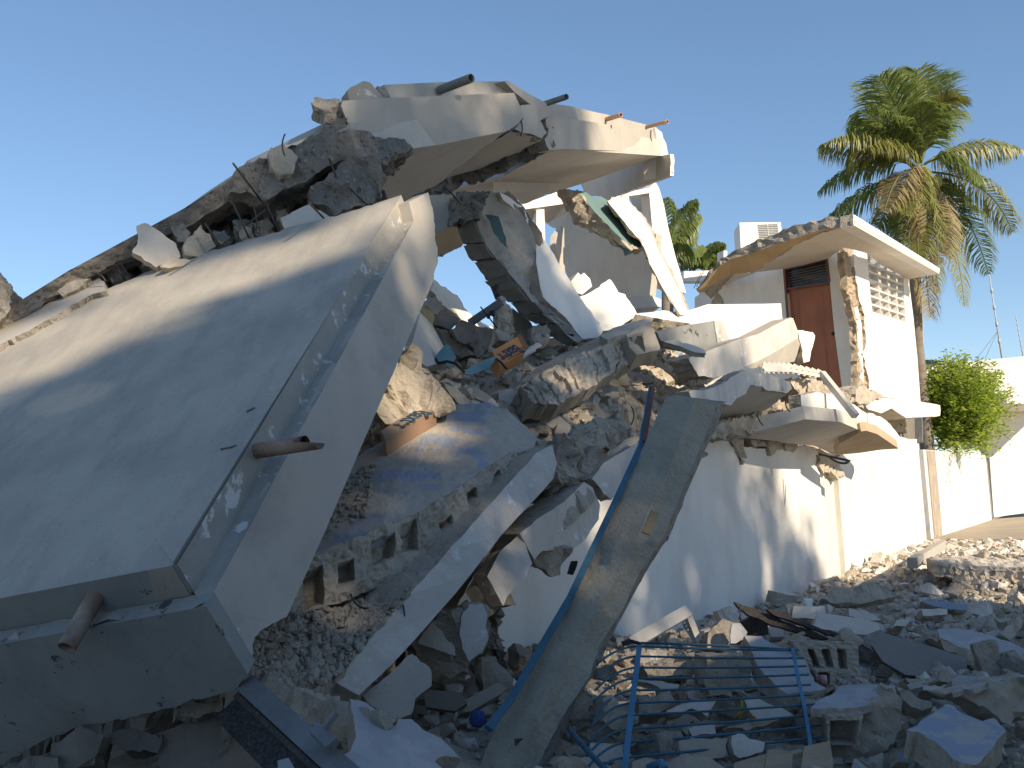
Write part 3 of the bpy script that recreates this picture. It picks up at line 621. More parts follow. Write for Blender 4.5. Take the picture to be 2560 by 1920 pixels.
def cover(a, b, rr):
    if b < -3.5 or a < -8: return False
    if b > bound_b(a) + .25 * noise.noise(Vector((a * 1.5, b * 1.5, 0))): return False
    if a > 12.7 and b < 2.8 + (a - 12.7) * .42: return False
    for da, db, r1_, r2_ in DAP:
        q = ((a - da) / r1_) ** 2 + ((b - db) / r2_) ** 2
        if q < 1 and rr.random() < .88: return False
    n = noise.noise(Vector((a * 1.1, b * .8, 5)))
    if a < 5.2:
        lo = 5.35 + .22 * max(0, a - 1) + .25 * noise.noise(Vector((a * 2, 1, 1))); hi_ = 7.25 + .15 * noise.noise(Vector((a * 3, 2, 1)))
        if lo < b < hi_: return noise.noise(Vector((a * .8, b * 2.2 + a * .5, 22))) > .22 and rr.random() < .35
    if noise.noise(Vector((a * 1.5, b * 1.1, 40))) > (.28 if a < 4.5 else .17) and b > 1.5 and (a < 5 or b > 4.7) and not (a > 10.5 and b < 6): return rr.random() < .35
    if 5.2 < a < 9.9 and b > 7.3: return rr.random() < .97
    wgt = .9
    if a > 9.6 and b < 6.3: wgt = 1.0
    elif a < 4.6: wgt = 1.0 if b < 5.2 else .6
    elif b > 4.6: wgt = .33
    elif b < 3.4: wgt = .2
    elif b > 3.5 and a > 5.2: wgt = .75
    else: wgt = .42
    if rr.random() > wgt: return False
    dep = max(0, min(1, (bound_b(a) - b) / 2.2))
    return rr.random() < (.35 + .65 * dep) + n * .5 * (1 - dep)
def dap(k, x, y, d, r1_, r2_):
    (q,) = z(k, [(x, y)]); a, b = ab(P(q[0], q[1], d)); DAP.append((a, b, r1_, r2_))
# stripes on the upper fascia
dap('A3', 800, 350, 9.5, .2, .5); dap('A3', 730, 270, 9.4, .2, .4); dap('A3', 1110, 290, 10.1, .16, .5); dap('A3', 1040, 200, 10, .18, .4)
# light band on the big slab, high up
for x, y, d, r1_, r2_ in ((30, 930, 5.8, .7, .42), (160, 870, 5.8, .7, .42), (330, 790, 6.3, .8, .42), (540, 700, 6.9, .8, .4), (760, 610, 7.4, .6, .28), (60, 1060, 5.7, .5, .16), (880, 560, 7.4, .4, .16)):
    a, b = ab(onp(deckpl, x, y)); DAP.append((a, b, r1_, r2_))
dap('B6', 900, 1020, 8.3, .5, .26); dap('B6', 1850, 620, 10.2, .4, .3); dap('B3', 400, 700, 12, .5, .25); dap('B6', 300, 500, 8.7, .25, .5); dap('B2', 1320, 980, 13, .16, .8)
dap('A4', 830, 380, 11.5, .3, .15); dap('A4', 1620, 160, 14, .3, .2)
for x, y, r1_, r2_ in ((1640, 1400, .32, .7), (1730, 1430, .26, .8), (1915, 1450, .24, .8), (1810, 1290, .2, .5), (1660, 1560, .4, .3), (1470, 1330, .2, .5), (1960, 1190, .3, .3), (1600, 1500, .3, .4)):
    a, b = ab(onp(WALL, x, y)); DAP.append((a, b, r1_, r2_))
shade_tree('shade_tree', 'broad leafy tree across the street shading the rubble', 3.0, 1.0, 13.2, 8.6, 38, 44000, 5, cover)
def off(pl, d): return (pl[0] + pl[1] * d, pl[1])
# ================================================================== UNSEEN HOUSE ADDED BEHIND THE VIEWER to block sky light from the foreground
hs_ = empty('house_across_street', SW(-38, 13), 'unseen single storey house added behind the viewer to block sky light', 'building')
def hbox(name, s0, s1, w0, w1, z0, z1, m):
    bm = bmesh.new(); box(bm, SW((s0 + s1) / 2, (w0 + w1) / 2, (z0 + z1) / 2), WD * (s1 - s0) / 2, WN * (w1 - w0) / 2, UP * (z1 - z0) / 2)
    return mesh_obj(name, bm, M[m], hs_)
UP = Vector((0, 0, 1))
hbox('wall', -62, -21, 10, 17, -.45, 4.2, 'plaster'); hbox('roof', -62.4, -20.6, 9.6, 17.4, 4.2, 4.4, 'deck')
for s_ in range(-58, -22, 5):
    for z0 in (1.0,):
        hbox('window_frame', s_, s_ + 1.5, 9.96, 10.02, z0, z0 + 1.3, 'pvc'); hbox('window_pane', s_ + .08, s_ + 1.42, 9.94, 9.97, z0 + .08, z0 + 1.22, 'glass')
hbox('door', -33.2, -32.2, 9.95, 10.02, 0, 2.1, 'door')
# ================================================================== helpers for traced faces
def vp(k, a, b): return vpl(k, a, b)
def fpl(k, p, n):
    (q,) = z(k, [p]); a = P(*q); n = Vector(n).normalized()
    if n.dot(CAM - a) < 0: n = -n
    return (a, n)
def off(pl, d): return (pl[0] + pl[1] * d, pl[1])
def relief(name, A, B, C_, D_, inward, nu, nv, depth, m, parent, amp=.012, seed=0, back=.18):
    """face A(top left) B(top right) C(bottom right) D(bottom left), each a list of points along u or corners; pushed in by depth(u, v)"""
    bm = bmesh.new(); g = []
    for i in range(nu + 1):
        u = i / nu; col = []
        for j in range(nv + 1):
            v = j / nv
            t = sample(A, u) if isinstance(A, list) else A.lerp(B, u)
            b = sample(D_, u) if isinstance(D_, list) else D_.lerp(C_, u)
            p = t.lerp(b, v)
            p = p + inward * depth(u, v) + fr(p, 9, seed) * amp
            col.append(bm.verts.new(p))
        g.append(col)
    for i in range(nu):
        for j in range(nv): bm.faces.new((g[i][j], g[i + 1][j], g[i + 1][j + 1], g[i][j + 1]))
    # skirt going inward so it has a body
    rim = [g[i][0] for i in range(nu + 1)] + [g[nu][j] for j in range(1, nv + 1)] + [g[i][nv] for i in range(nu - 1, -1, -1)] + [g[0][j] for j in range(nv - 1, 0, -1)]
    bk = [bm.verts.new(v.co + inward * back) for v in rim]
    for i in range(len(rim)):
        j = (i + 1) % len(rim); bm.faces.new((rim[j], rim[i], bk[i], bk[j]))
    bmesh.ops.recalc_face_normals(bm, faces=bm.faces[:])
    return mesh_obj(name, bm, m, parent)
def sample(L, u):
    x = u * (len(L) - 1); i = min(int(x), len(L) - 2); return L[i].lerp(L[i + 1], x - i)
def holes(hs, dep=.13, soft=.02):
    def f(u, v):
        d = 0
        for (u0, v0, u1, v1) in hs:
            e = min((u - u0) / max(u1 - u0, 1e-4), (u1 - u) / max(u1 - u0, 1e-4), (v - v0) / (v1 - v0), (v1 - v) / (v1 - v0))
            if e > 0: d = max(d, dep * min(1, e * 7))
        return d
    return f
def S_(name, k, pl, pts, thick, mats, label=None, cat='rubble', parent=None, seed=0, rf=False, ra=True, **kw):
    kw.setdefault('res', .07); kw.setdefault('res_s', .5); kw.setdefault('amp', .03); kw.setdefault('amp_s', .004)
    return slab(name, pl, z(k, pts), thick, [M[m] for m in mats], parent, seed=seed, label=label, cat=cat, rough_all=ra, rough_face=rf, **kw)

# ================================================================== LEANING BLOCK WALL in the gap
lw = empty('leaning_block_wall', P(*z('B2', [(1300, 1500, 12.2)])[0]), 'dark leaning wall of cement blocks holding up the roof, its stacked block ends facing the gap', 'broken wall')
rows = [((355, 120), (480, 110), (800, 110)), ((368, 400), (550, 350), (960, 290)), ((440, 600), (650, 590), (1080, 480)), ((520, 755), (750, 725), (1120, 670)), ((635, 930), (875, 870), (1152, 760)),
        ((735, 1030), (980, 985), (1135, 900)), ((860, 1135), (1080, 1120), (1125, 1010)), ((950, 1250), (1185, 1225), (1260, 1160)), ((1100, 1330), (1300, 1325), (1400, 1290)), ((1230, 1450), (1390, 1420), (1470, 1380)), ((1400, 1535), (1500, 1500), (1545, 1465))]
def rowp(r, i):
    d = 12.0 + .04 * i
    (a, b, c) = z('B2', [rows[i][0], rows[i][1], rows[i][2]])
    return P(a[0], a[1], d + .12), P(b[0], b[1], d), P(c[0], c[1], d + .75)
secs = []
for i in range(len(rows)):
    a, b, c = rowp(rows, i)
    a = a.lerp(b, .12); bk = Vector((.12, .25, .05))
    secs.append([a, b + Vector((-.01, .03, 0)), c, c + bk, a + bk])
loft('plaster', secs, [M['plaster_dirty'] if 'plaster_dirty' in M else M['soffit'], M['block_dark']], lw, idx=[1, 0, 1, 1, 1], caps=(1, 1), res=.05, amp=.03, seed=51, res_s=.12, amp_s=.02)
rr = random.Random(4)
for i in range(1, len(rows) - 2):
    a0, b0, _ = rowp(rows, i); a1, b1, _ = rowp(rows, i + 1)
    g0, g1 = .035, .965; o_ = Vector((rr.uniform(-.02, .02), rr.uniform(-.04, .01), 0)); bk = Vector((.16, .34, .03))
    e = .88 + rr.uniform(-.08, .1)
    A_, B_, C2, D2 = a0.lerp(a1, g0) + o_, a0.lerp(b0, e).lerp(a1.lerp(b1, e), g0) + o_, a0.lerp(b0, e).lerp(a1.lerp(b1, e), g1) + o_, a0.lerp(a1, g1) + o_
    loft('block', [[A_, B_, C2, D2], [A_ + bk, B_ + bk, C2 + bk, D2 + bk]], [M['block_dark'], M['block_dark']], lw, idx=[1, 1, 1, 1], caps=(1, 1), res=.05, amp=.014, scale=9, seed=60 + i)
S_('aggregate_head', 'B2', fpl('B2', (450, 250, 11.9), (.3, -1, -.1)), [(355, 150), (500, 110), (700, 115), (640, 200), (570, 300), (600, 350), (540, 380), (400, 370), (360, 390)], .4, ('dark_agg', 'dark_agg'), parent=lw, cat=None, seed=52, rf=True, amp=.05)
S_('paint_patch', 'B2', fpl('B2', (740, 430, 12.03), (-.45, -1, .1)), [(635, 320), (760, 335), (800, 450), (835, 600), (820, 610), (745, 520), (690, 420)], .06, ('green', 'mortar'), parent=lw, cat=None, seed=53, amp=.01)
for i, (a, b) in enumerate((((700, 985, 12.1), (745, 1100, 12.1)), ((725, 980, 12.1), (765, 1075, 12.1)))): bar('B2', a, b, r=.02, parent=lw, name='rebar')

S_('leaning_plaster_panel', 'B2', plane('B2', (1000, 350, 12.9), (1700, 1380, 13.6), (1150, 800, 12.75)),
   [(770, 110), (850, 150), (930, 215), (985, 240), (1060, 370), (1220, 605), (1290, 720), (1360, 830), (1500, 1060), (1610, 1215), (1725, 1385), (1700, 1440), (1540, 1470), (1380, 1270), (1170, 1080), (1130, 900), (1100, 600), (960, 330), (800, 180)], .14, ('plaster', 'mortar'),
   'tall white plastered wall panel leaning right behind the dark block wall, striped by sun', 'broken wall', seed=54, ra=True, ragamp=.25, amp=.015)
S_('ceiling_stub', 'B2', fpl('B2', (260, 300, 12.6), (.1, -1, -.2)), [(120, 140), (390, 130), (400, 250), (370, 410), (180, 478), (150, 420)], .5, ('soffit', 'mortar'), 'short beige beam stub between the tilted slab and the dark block wall', 'concrete beam', seed=55, ra=False)
S_('ochre_wall_piece', 'B2', fpl('B2', (280, 550, 14.0), (.1, -1, -.1)), [(150, 470), (400, 400), (450, 560), (425, 595, 'r'), (330, 640, 'r'), (205, 690, 'r'), (160, 690)], .18, ('ochre', 'mortar'), 'ochre wall remnant hanging above the bright gap of sky', 'broken wall', seed=56, ra=False)
# rear pieces seen through the gap
S_('rear_roof_edge', 'B2', vp('B2', (985, 225, 19), (1400, 130, 19.5)), [(975, 225), (1290, 112), (1420, 150), (1400, 215), (1185, 245), (990, 272)], .3, ('plaster', 'mortar'), 'bright white rear roof edge above the little column', 'roof section', seed=57, ra=False)
rw = empty('rear_room', P(*z('B2', [(1700, 1060, 19.5)])[0]), 'shaded beige room wall at the back, open to the sky on its left', 'broken wall')
S_('wall', 'B2', vp('B2', (1190, 500, 21.5), (2130, 700, 18.6)), [(1190, 250), (1500, 180), (2212, 500), (2150, 1100), (1500, 1070), (1410, 930), (1370, 820), (1350, 430, 'r'), (1265, 445, 'r'), (1190, 385)], .15, ('soffit', 'mortar'), parent=rw, cat=None, seed=58, ra=False)
S_('wall_return', 'B2', vp('B2', (1285, 500, 18.7), (1370, 700, 19.35)), [(1285, 520), (1340, 440), (1365, 440), (1372, 860), (1345, 850), (1300, 700), (1282, 610)], .1, ('soffit', 'mortar'), parent=rw, cat=None, seed=59, ra=False)
S_('ceiling', 'B2', plane('B2', (990, 273, 19.05), (1400, 216, 19.55), (1060, 360, 19.45)), [(985, 274), (1185, 246), (1400, 216), (1400, 300), (1200, 400, 'r'), (1190, 370), (1060, 368)], .1, ('soffit', 'mortar'), parent=rw, cat=None, seed=60, ra=False)
S_('column', 'B2', vp('B2', (1110, 400, 19.15), (1190, 400, 19.2)), [(1110, 275), (1182, 268), (1188, 440), (1192, 580), (1160, 560), (1108, 440)], .2, ('plaster', 'mortar'), parent=rw, cat=None, seed=61, ra=False)
S_('rear_window_wall', 'B1', vp('B1', (1300, 1300, 18.2), (1700, 1300, 18.8)), [(1260, 1240), (1560, 1175), (1615, 1120), (1650, 1180), (1695, 1330), (1740, 1560), (1800, 1800), (1900, 2150), (1700, 2080), (1590, 1560), (1560, 1225), (1370, 1255), (1390, 1380), (1250, 1350)], .25, ('plaster', 'mortar'), 'white rear wall corner right of the leaning beam, with a dark window opening', 'broken wall', seed=62, ra=False)
S_('rear_window_recess', 'B1', vp('B1', (1300, 1300, 20.2), (1700, 1300, 18.8)), [(1340, 1200), (1600, 1200), (1640, 1640), (1560, 1600), (1450, 1420)], .1, ('soffit', 'mortar'), 'shaded beige back wall seen through the rear window opening', 'broken wall', seed=63, ra=False)

# leaning beam with green inner face (right of the gap)
lb = empty('leaning_green_beam', P(*z('B3', [(520, 230, 15.0)])[0]), 'thick leaning wall strip with a teal painted inner face and pale broken blocks, right of the gap', 'broken wall')
gp = plane('B2', (1500, 100, 14.6), (2090, 600, 14.9), (1980, 650, 14.75))
S_('painted_face', 'B2', plane('B2', (1500, 105, 14.6), (2095, 605, 15.0), (1975, 645, 14.6)), [(1490, 95), (1560, 110), (1640, 165), (1700, 150), (1790, 200), (2115, 598), (2060, 620), (1975, 655), (1960, 600), (1690, 350)], .12, ('green', 'mortar'), parent=lb, cat=None, seed=64, ra=False)
secs = []
for i, ((x0, y0), (x1, y1), (x2, y2)) in enumerate([((1290, 85), (1480, 70), (1500, 100)), ((1370, 230), (1540, 180), (1560, 190)), ((1450, 360), (1640, 290), (1660, 300)), ((1580, 430), (1740, 390), (1760, 400)), ((1680, 480), (1830, 490), (1850, 500)),
        ((1800, 540), (1930, 590), (1950, 600)), ((1920, 620), (1985, 655), (2060, 640))]):
    q = z('B2', [(x0, y0), (x1, y1), (x2, y2)]); d = 14.5
    a, b, c = P(*q[0], d + .12), P(*q[1], d), P(*q[2], d + .2)
    secs.append([a, b, c, c + Vector((.05, .3, 0)), a + Vector((.05, .3, 0))])
loft('block_edge', secs, [M['mortar_warm'] if 'mortar_warm' in M else M['mortar'], M['mortar']], lb, idx=[1, 1, 1, 1, 1], caps=(1, 1), res=.06, amp=.05, seed=65)
secs = []
for (l, m_, r_) in [((1730, 190), (1765, 195), (1900, 130)), ((1840, 340), (1885, 345), (2075, 320)), ((1960, 520), (2040, 530), (2160, 460)), ((1975, 660), (2100, 620), (2230, 640)), ((2080, 800), (2150, 760), (2330, 830)), ((2110, 960), (2240, 930), (2420, 1010)), ((2160, 1120), (2330, 1100), (2490, 1180)), ((2230, 1240), (2440, 1240), (2540, 1270))]:
    q = z('B2', [l, m_, r_]); a, b, c = P(*q[0], 15.0), P(*q[1], 14.62), P(*q[2], 15.1)
    a = b + Vector((-.02, .06, 0)); secs.append([a, b, c, c + Vector((.1, .25, 0)), a + Vector((.1, .25, 0))])
loft('lit_side', secs, [M['plaster'], M['mortar']], lb, idx=[1, 0, 1, 1, 1], caps=(1, 1), res=.06, amp=.04, seed=66, res_s=.1, amp_s=.03)

# white debris
S_('white_block', 'B2', fpl('B2', (1540, 950, 14.2), (.5, -1, .1)), [(1425, 935), (1495, 850), (1520, 875), (1550, 852), (1605, 910), (1622, 980), (1530, 1057), (1470, 1035)], .25, ('plaster', 'mortar'), 'small whitish block perched below the rear room wall', seed=67, ra=False)
S_('white_wall_piece', 'B2', plane('B2', (1500, 1080, 14.0), (1860, 1030, 14.4), (1700, 1390, 13.8)), [(1495, 1080), (1560, 1060), (1780, 912), (1800, 925), (1865, 1035), (1925, 1050), (2010, 1180), (2040, 1260), (1830, 1372), (1720, 1390), (1610, 1210)], .2, ('plaster', 'mortar'), 'glaring white cracked wall piece propped beside the leaning panel', seed=68)
S_('white_ledge', 'B2', fpl('B2', (2050, 1120, 15.5), (.6, -1, .3)), [(1900, 1100), (2135, 1055), (2260, 1100), (2260, 1165), (2015, 1185), (2040, 1260), (1950, 1240)], .2, ('plaster', 'mortar'), 'white ledge fragment in full sun under the rear room', seed=69, ra=False)
S_('sunlit_slab', 'B3', plane('B3', (700, 250, 15.0), (1430, 190, 17), (1270, 400, 15.6)), [(280, 270), (500, 240), (660, 255), (850, 192), (1430, 186), (1442, 310), (1280, 402, 'r'), (1050, 470, 'r'), (960, 470), (700, 340, 'r'), (430, 300, 'r')], .25, ('plaster', 'mortar'), 'large glaring white slab lying in full sun above the heap', 'concrete slab', seed=70, ra=False)
S_('brick_patch', 'B3', fpl('B3', (540, 360, 14.9), (.5, -1, .1)), [(420, 295), (660, 300), (720, 330), (840, 330), (500, 410), (470, 400)], .3, ('mortar', 'mortar'), 'crumbly sunlit masonry strip under the white slab', seed=71, rf=True)
vb = empty('short_dark_beam', P(*z('B3', [(900, 540, 13.9)])[0]), 'short beam with a dark side and white end resting on the heap', 'concrete beam')
S_('side', 'B3', vp('B3', (470, 400, 13.2), (900, 320, 14.0)), [(450, 410), (600, 370), (900, 320), (935, 532), (840, 556), (680, 525), (480, 480)], .3, ('lowface', 'mortar'), parent=vb, cat=None, seed=72, ra=False)  # side coloured darker than the whitewashed end
S_('end', 'B3', vp('B3', (905, 320, 13.99), (1030, 490, 14.2)), [(900, 319), (970, 320), (1032, 490), (1018, 520), (935, 533)], .25, ('whitewash', 'mortar'), parent=vb, cat=None, seed=73, ra=False)
wb = empty('white_edge_beam', P(*z('B3', [(1400, 700, 14.0)])[0]), 'long white beam crossing the heap, left part in shade and right part in sun', 'concrete beam')
S_('face', 'B3', vp('B3', (760, 650, 12.9), (1540, 400, 15.2)), [(700, 620, 'r'), (850, 560), (1060, 480), (1240, 430), (1500, 296), (1525, 300), (1560, 395), (1565, 455), (1400, 560), (1190, 665), (1080, 720), (900, 775, 'r'), (780, 760, 'r')], .3, ('whitewash', 'mortar'), parent=wb, cat=None, seed=74, ra=False)
S_('underside', 'B3', plane('B3', (1190, 665, 14.0), (1565, 455, 15.25), (1610, 600, 15.8)), [(1150, 690), (1400, 561), (1565, 456), (1612, 600), (1640, 625), (1400, 670), (1200, 700)], .2, ('soffit', 'mortar'), parent=wb, cat=None, seed=75, ra=False)
S_('broken_end', 'B3', fpl('B3', (1640, 520, 15.5), (.6, -1, .1)), [(1560, 400), (1600, 398), (1680, 412), (1700, 440), (1688, 500), (1668, 560), (1655, 640), (1610, 650), (1600, 560)], .35, ('plaster', 'mortar'), parent=wb, cat=None, seed=76)

# lying row of blocks on the heap
lr = empty('fallen_block_row', P(*z('A4', [(1110, 680, 10.6)])[0]), 'toppled run of dusty hollow blocks lying diagonally across the heap', 'broken wall')
T_ = [P(*p) for p in z('A4', [(880, 590, 10.5), (960, 535, 10.7), (1170, 430, 11.3), (1430, 320, 12.3), (1540, 300, 12.8)])]
B_ = [P(*p) for p in z('A4', [(960, 690, 10.1), (1110, 685, 10.3), (1270, 600, 10.9), (1460, 470, 12.0), (1560, 420, 12.5)])]
def rowrel(u, v):
    d = .05 * noise.noise(Vector((u * 14, v * 3, 2))) + .03 * noise.noise(Vector((u * 40, v * 9, 2)))
    k = u * 7 + .35 * noise.noise(Vector((u * 9, v * 1.5, 8))); x = k % 1
    d += .07 * noise.noise(Vector((int(k) * 3.1, 0, 1)))
    if .3 < x < .62 and .12 < v < .85 and int(k) % 2 == 0: d += .06
    if x < .06: d += .045
    return d
inw = Vector((-.25, .8, -.35)).normalized()
relief('block_side', T_, None, None, B_, inw, 150, 26, rowrel, M['mortar'], lr, amp=.02, seed=77, back=.35)
S_('top_face', 'A4', plane('A4', (880, 590, 10.5), (1430, 320, 12.3), (1400, 270, 13.2)), [(860, 600), (930, 520), (1110, 410), (1270, 340), (1400, 265), (1540, 220), (1600, 200), (1560, 310), (1430, 325), (1170, 432), (960, 538)], .2, ('mortar', 'mortar'), parent=lr, cat=None, seed=78, amp_s=.015, res_s=.15)
S_('cement_block', 'B3', plane('B3', (220, 430, 12.2), (400, 330, 12.5), (290, 590, 12.0)), [(205, 430), (400, 325), (475, 530), (470, 552), (400, 565), (290, 592), (235, 530)], .25, ('block', 'block'), 'grey cement block with a moulded groove standing at the crest of the heap', 'cement block', seed=79, ra=False)
S_('pale_slab_piece', 'B3', plane('B3', (200, 425, 12.3), (390, 290, 13.3), (420, 310, 13.2)), [(0, 440), (130, 380), (380, 286), (425, 306), (400, 335), (200, 430), (60, 470)], .12, ('whitewash', 'mortar'), 'pale blue grey plate capping the crest of the heap beside the block', seed=80)
S_('mortar_boulder', 'B6', fpl('B6', (500, 600, 8.7), (.25, -1, .25)), [(200, 640), (430, 222), (480, 240), (570, 315), (600, 420), (700, 520), (760, 600), (800, 690), (880, 780), (700, 830), (560, 900), (240, 960), (120, 800)], .8, ('mortar', 'mortar'), 'large brown crumbling masonry chunk beside the tilted slab, above the lower carton', seed=81, rf=True, amp=.04)
S_('broken_wall', 'B2', plane('B2', (20, 1350, 10.9), (240, 1560, 11.4), (100, 1659, 10.4)), [(40, 1220), (150, 1330), (250, 1520), (330, 1659), (100, 1720), (-60, 1600)], .1, ('soffit', 'mortar'), 'smooth beige panel standing in shadow right of the tilted slab', 'broken wall', seed=82, ra=False)
S_('ochre_wall_piece', 'B2', fpl('B2', (100, 1270, 11.7), (.4, -1, .1)), [(45, 1180), (140, 1210), (175, 1260), (150, 1345), (90, 1290)], .1, ('ochre', 'mortar'), 'small ochre plaster scrap low beside the tilted slab', seed=83)
bl = empty('tumbled_block_stack', P(*z('B2', [(400, 1600, 12)])[0]), 'brown stack of joined blocks toppled at the foot of the sky gap', 'broken wall')
for i, (q, d) in enumerate(((((150, 1290), (260, 1185), (410, 1275), (310, 1390), (180, 1340)), 11.8), (((325, 1385), (420, 1285), (540, 1340), (600, 1430), (520, 1540), (380, 1480)), 11.7), (((190, 1345), (315, 1395), (370, 1480), (500, 1560), (560, 1620), (420, 1640), (250, 1500)), 11.75), (((550, 1350), (710, 1375), (700, 1480), (640, 1590), (560, 1640), (520, 1550)), 11.9))):
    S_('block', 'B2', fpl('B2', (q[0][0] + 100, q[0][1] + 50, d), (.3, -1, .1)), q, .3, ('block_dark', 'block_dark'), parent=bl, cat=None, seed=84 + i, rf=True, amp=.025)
S_('rubble_slope_piece', 'B2', fpl('B2', (120, 1130, 12.5), (.2, -1, .2)), [(60, 1180), (110, 1050), (170, 1070), (280, 1180), (250, 1210), (160, 1240)], .25, ('mortar', 'mortar'), 'pinkish broken edge chunk left of the sunlit sloping slab', seed=89, rf=True)
S_('sunlit_sloping_slab', 'B2', plane('B2', (170, 950, 15), (560, 1300, 16.5), (200, 1110, 14.6)), [(160, 910), (230, 975), (380, 1060), (440, 1170), (560, 1260), (600, 1310), (700, 1370), (740, 1370), (560, 1345), (470, 1330), (400, 1270), (300, 1190), (200, 1100), (140, 1020)], .15, ('plaster', 'mortar'), 'thin white slab sloping down in full sun across the sky gap', 'concrete slab', seed=90)
st = empty('steel_channel', P(*z('B2', [(620, 1270, 12.2)])[0]), 'grey steel channel sticking up into the sky gap', 'steel bar')
bm = bmesh.new(); a, b = [P(*p) for p in z('B2', [(495, 1320, 12.3), (790, 1120, 12.1)])]; box2(bm, a, b, .05, .09)
mesh_obj('channel', bm, M['steel'], st)
bar('B2', (595, 1170, 12.1), (760, 1380, 12.3), r=.009, parent=st, name='rod')
bm = bmesh.new(); a = P(*z('B2', [(690, 1240, 12.05)])[0])
for i in range(6): bmesh.ops.create_icosphere(bm, subdivisions=1, radius=.028, matrix=Matrix.Translation(a + Vector((.035 * math.sin(i * 2.1), 0, .03 * math.cos(i * 1.7)))))
mesh_obj('bracket', bm, M['blacksteel'], st)
S_('orange_rock', 'B2', fpl('B2', (830, 1270, 12.2), (.2, -1, .1)), [(755, 1090), (790, 1070), (880, 1150), (905, 1230), (895, 1400), (870, 1480), (760, 1470), (750, 1380), (765, 1260)], .4, ('mortar', 'mortar'), 'tall rusty brown masonry lump under the dark block wall', seed=91, rf=True, amp=.05)
S_('beige_panel', 'B2', fpl('B2', (970, 1330, 12.9), (.5, -1, .1)), [(890, 1180), (960, 1240), (1060, 1310), (1100, 1400), (1040, 1520), (900, 1520)], .1, ('fascia', 'mortar'), 'smooth beige panel behind the brown masonry lump', 'broken wall', seed=92, ra=False)
S_('grey_lump', 'B2', fpl('B2', (1150, 1450, 11.8), (.2, -1, .1)), [(1080, 1350), (1220, 1310), (1230, 1430), (1200, 1540), (1130, 1560), (1060, 1450)], .25, ('broken', 'broken'), 'grey crumbling lump hanging at the foot of the dark block wall', seed=93, rf=True)
S_('sunlit_rubble', 'B2', fpl('B2', (1290, 1530, 14.6), (.2, -1, .3)), [(1190, 1460), (1280, 1440), (1400, 1540), (1330, 1600), (1170, 1610), (1100, 1500)], .4, ('plaster', 'mortar'), 'patch of bright rubble glimpsed through a hole under the dark block wall', seed=94, rf=True)

# cartons
def carton(label, pl, quad, k, thick, word, size, ext=None, open_end=True, shift=(0, 0), spc=1.0, cm='card'):
    """quad: a b c d in zoom pixels; text reads from b to a upside down"""
    q = [onp(pl, *p) for p in z(k, quad)]
    n = pl[1]
    o = empty('carton', q[3], label, 'cardboard box')
    bm = bmesh.new(); e = -n * thick
    f = [bm.verts.new(p) for p in q]; g = [bm.verts.new(p + e) for p in q]
    bm.faces.new(f); bm.faces.new(g[::-1])
    for i in range(4): bm.faces.new((f[(i + 1) % 4], f[i], g[i], g[(i + 1) % 4]))
    bmesh.ops.recalc_face_normals(bm, faces=bm.faces[:])
    mesh_obj('box_body', bm, M[cm], o)
    if open_end:
        bm = bmesh.new(); b_, c_ = q[1], q[2]; w_ = (b_ - q[0]).normalized()
        for (s, t, u) in (((b_), (b_ + e), (w_ * .10 - n * .0 + UP * .05)), ((b_ + e * .1), (q[1] + e), (w_ * .03 + UP * .09)), ((b_), (c_), (w_ * .07 + n * .02))):
            for a1, a2 in ((s, t),):
                v = [bm.verts.new(x) for x in (a1, a2, a2 + u * .9, a1 + u)]; bm.faces.new(v)
        bmesh.ops.solidify(bm, geom=bm.faces[:], thickness=.004)
        mesh_obj('flap', bm, M['cardin'], o)
    cu = bpy.data.curves.new('print', 'FONT'); cu.body = word; cu.size = size; cu.offset = size * .028; cu.space_character = spc
    cu.align_x = 'CENTER'; cu.align_y = 'CENTER'
    to = bpy.data.objects.new('print_tmp', cu); scene.collection.objects.link(to)
    dg = bpy.context.evaluated_depsgraph_get(); me = bpy.data.meshes.new_from_object(to.evaluated_get(dg)); bpy.data.objects.remove(to)
    me.materials.clear(); me.materials.append(M['ink'])
    xd = (q[0] - q[1]).normalized(); yd = n.cross(xd).normalized()
    c = (q[0] + q[1] + q[2] + q[3]) / 4 + xd * shift[0] + yd * shift[1] + n * .003
    mt = Matrix(((xd.x, yd.x, n.x, c.x), (xd.y, yd.y, n.y, c.y), (xd.z, yd.z, n.z, c.z), (0, 0, 0, 1)))
    me.transform(Matrix.Diagonal((1, 1.55, 1, 1))); me.transform(mt); me.transform(Matrix.Translation(-o.location))
    t = bpy.data.objects.new('print', me); link(t, o)
    return o
cp = plane('B6', (1240, 260, 11.0), (1450, 155, 11.35), (1520, 288, 11.15))
c1 = carton('open orange brown carton with upside down blue lettering on top of the heap', cp, [(1215, 285), (1450, 155), (1522, 290), (1290, 425)], 'B6', .16, 'Baxter', .15, shift=(.02, .03))
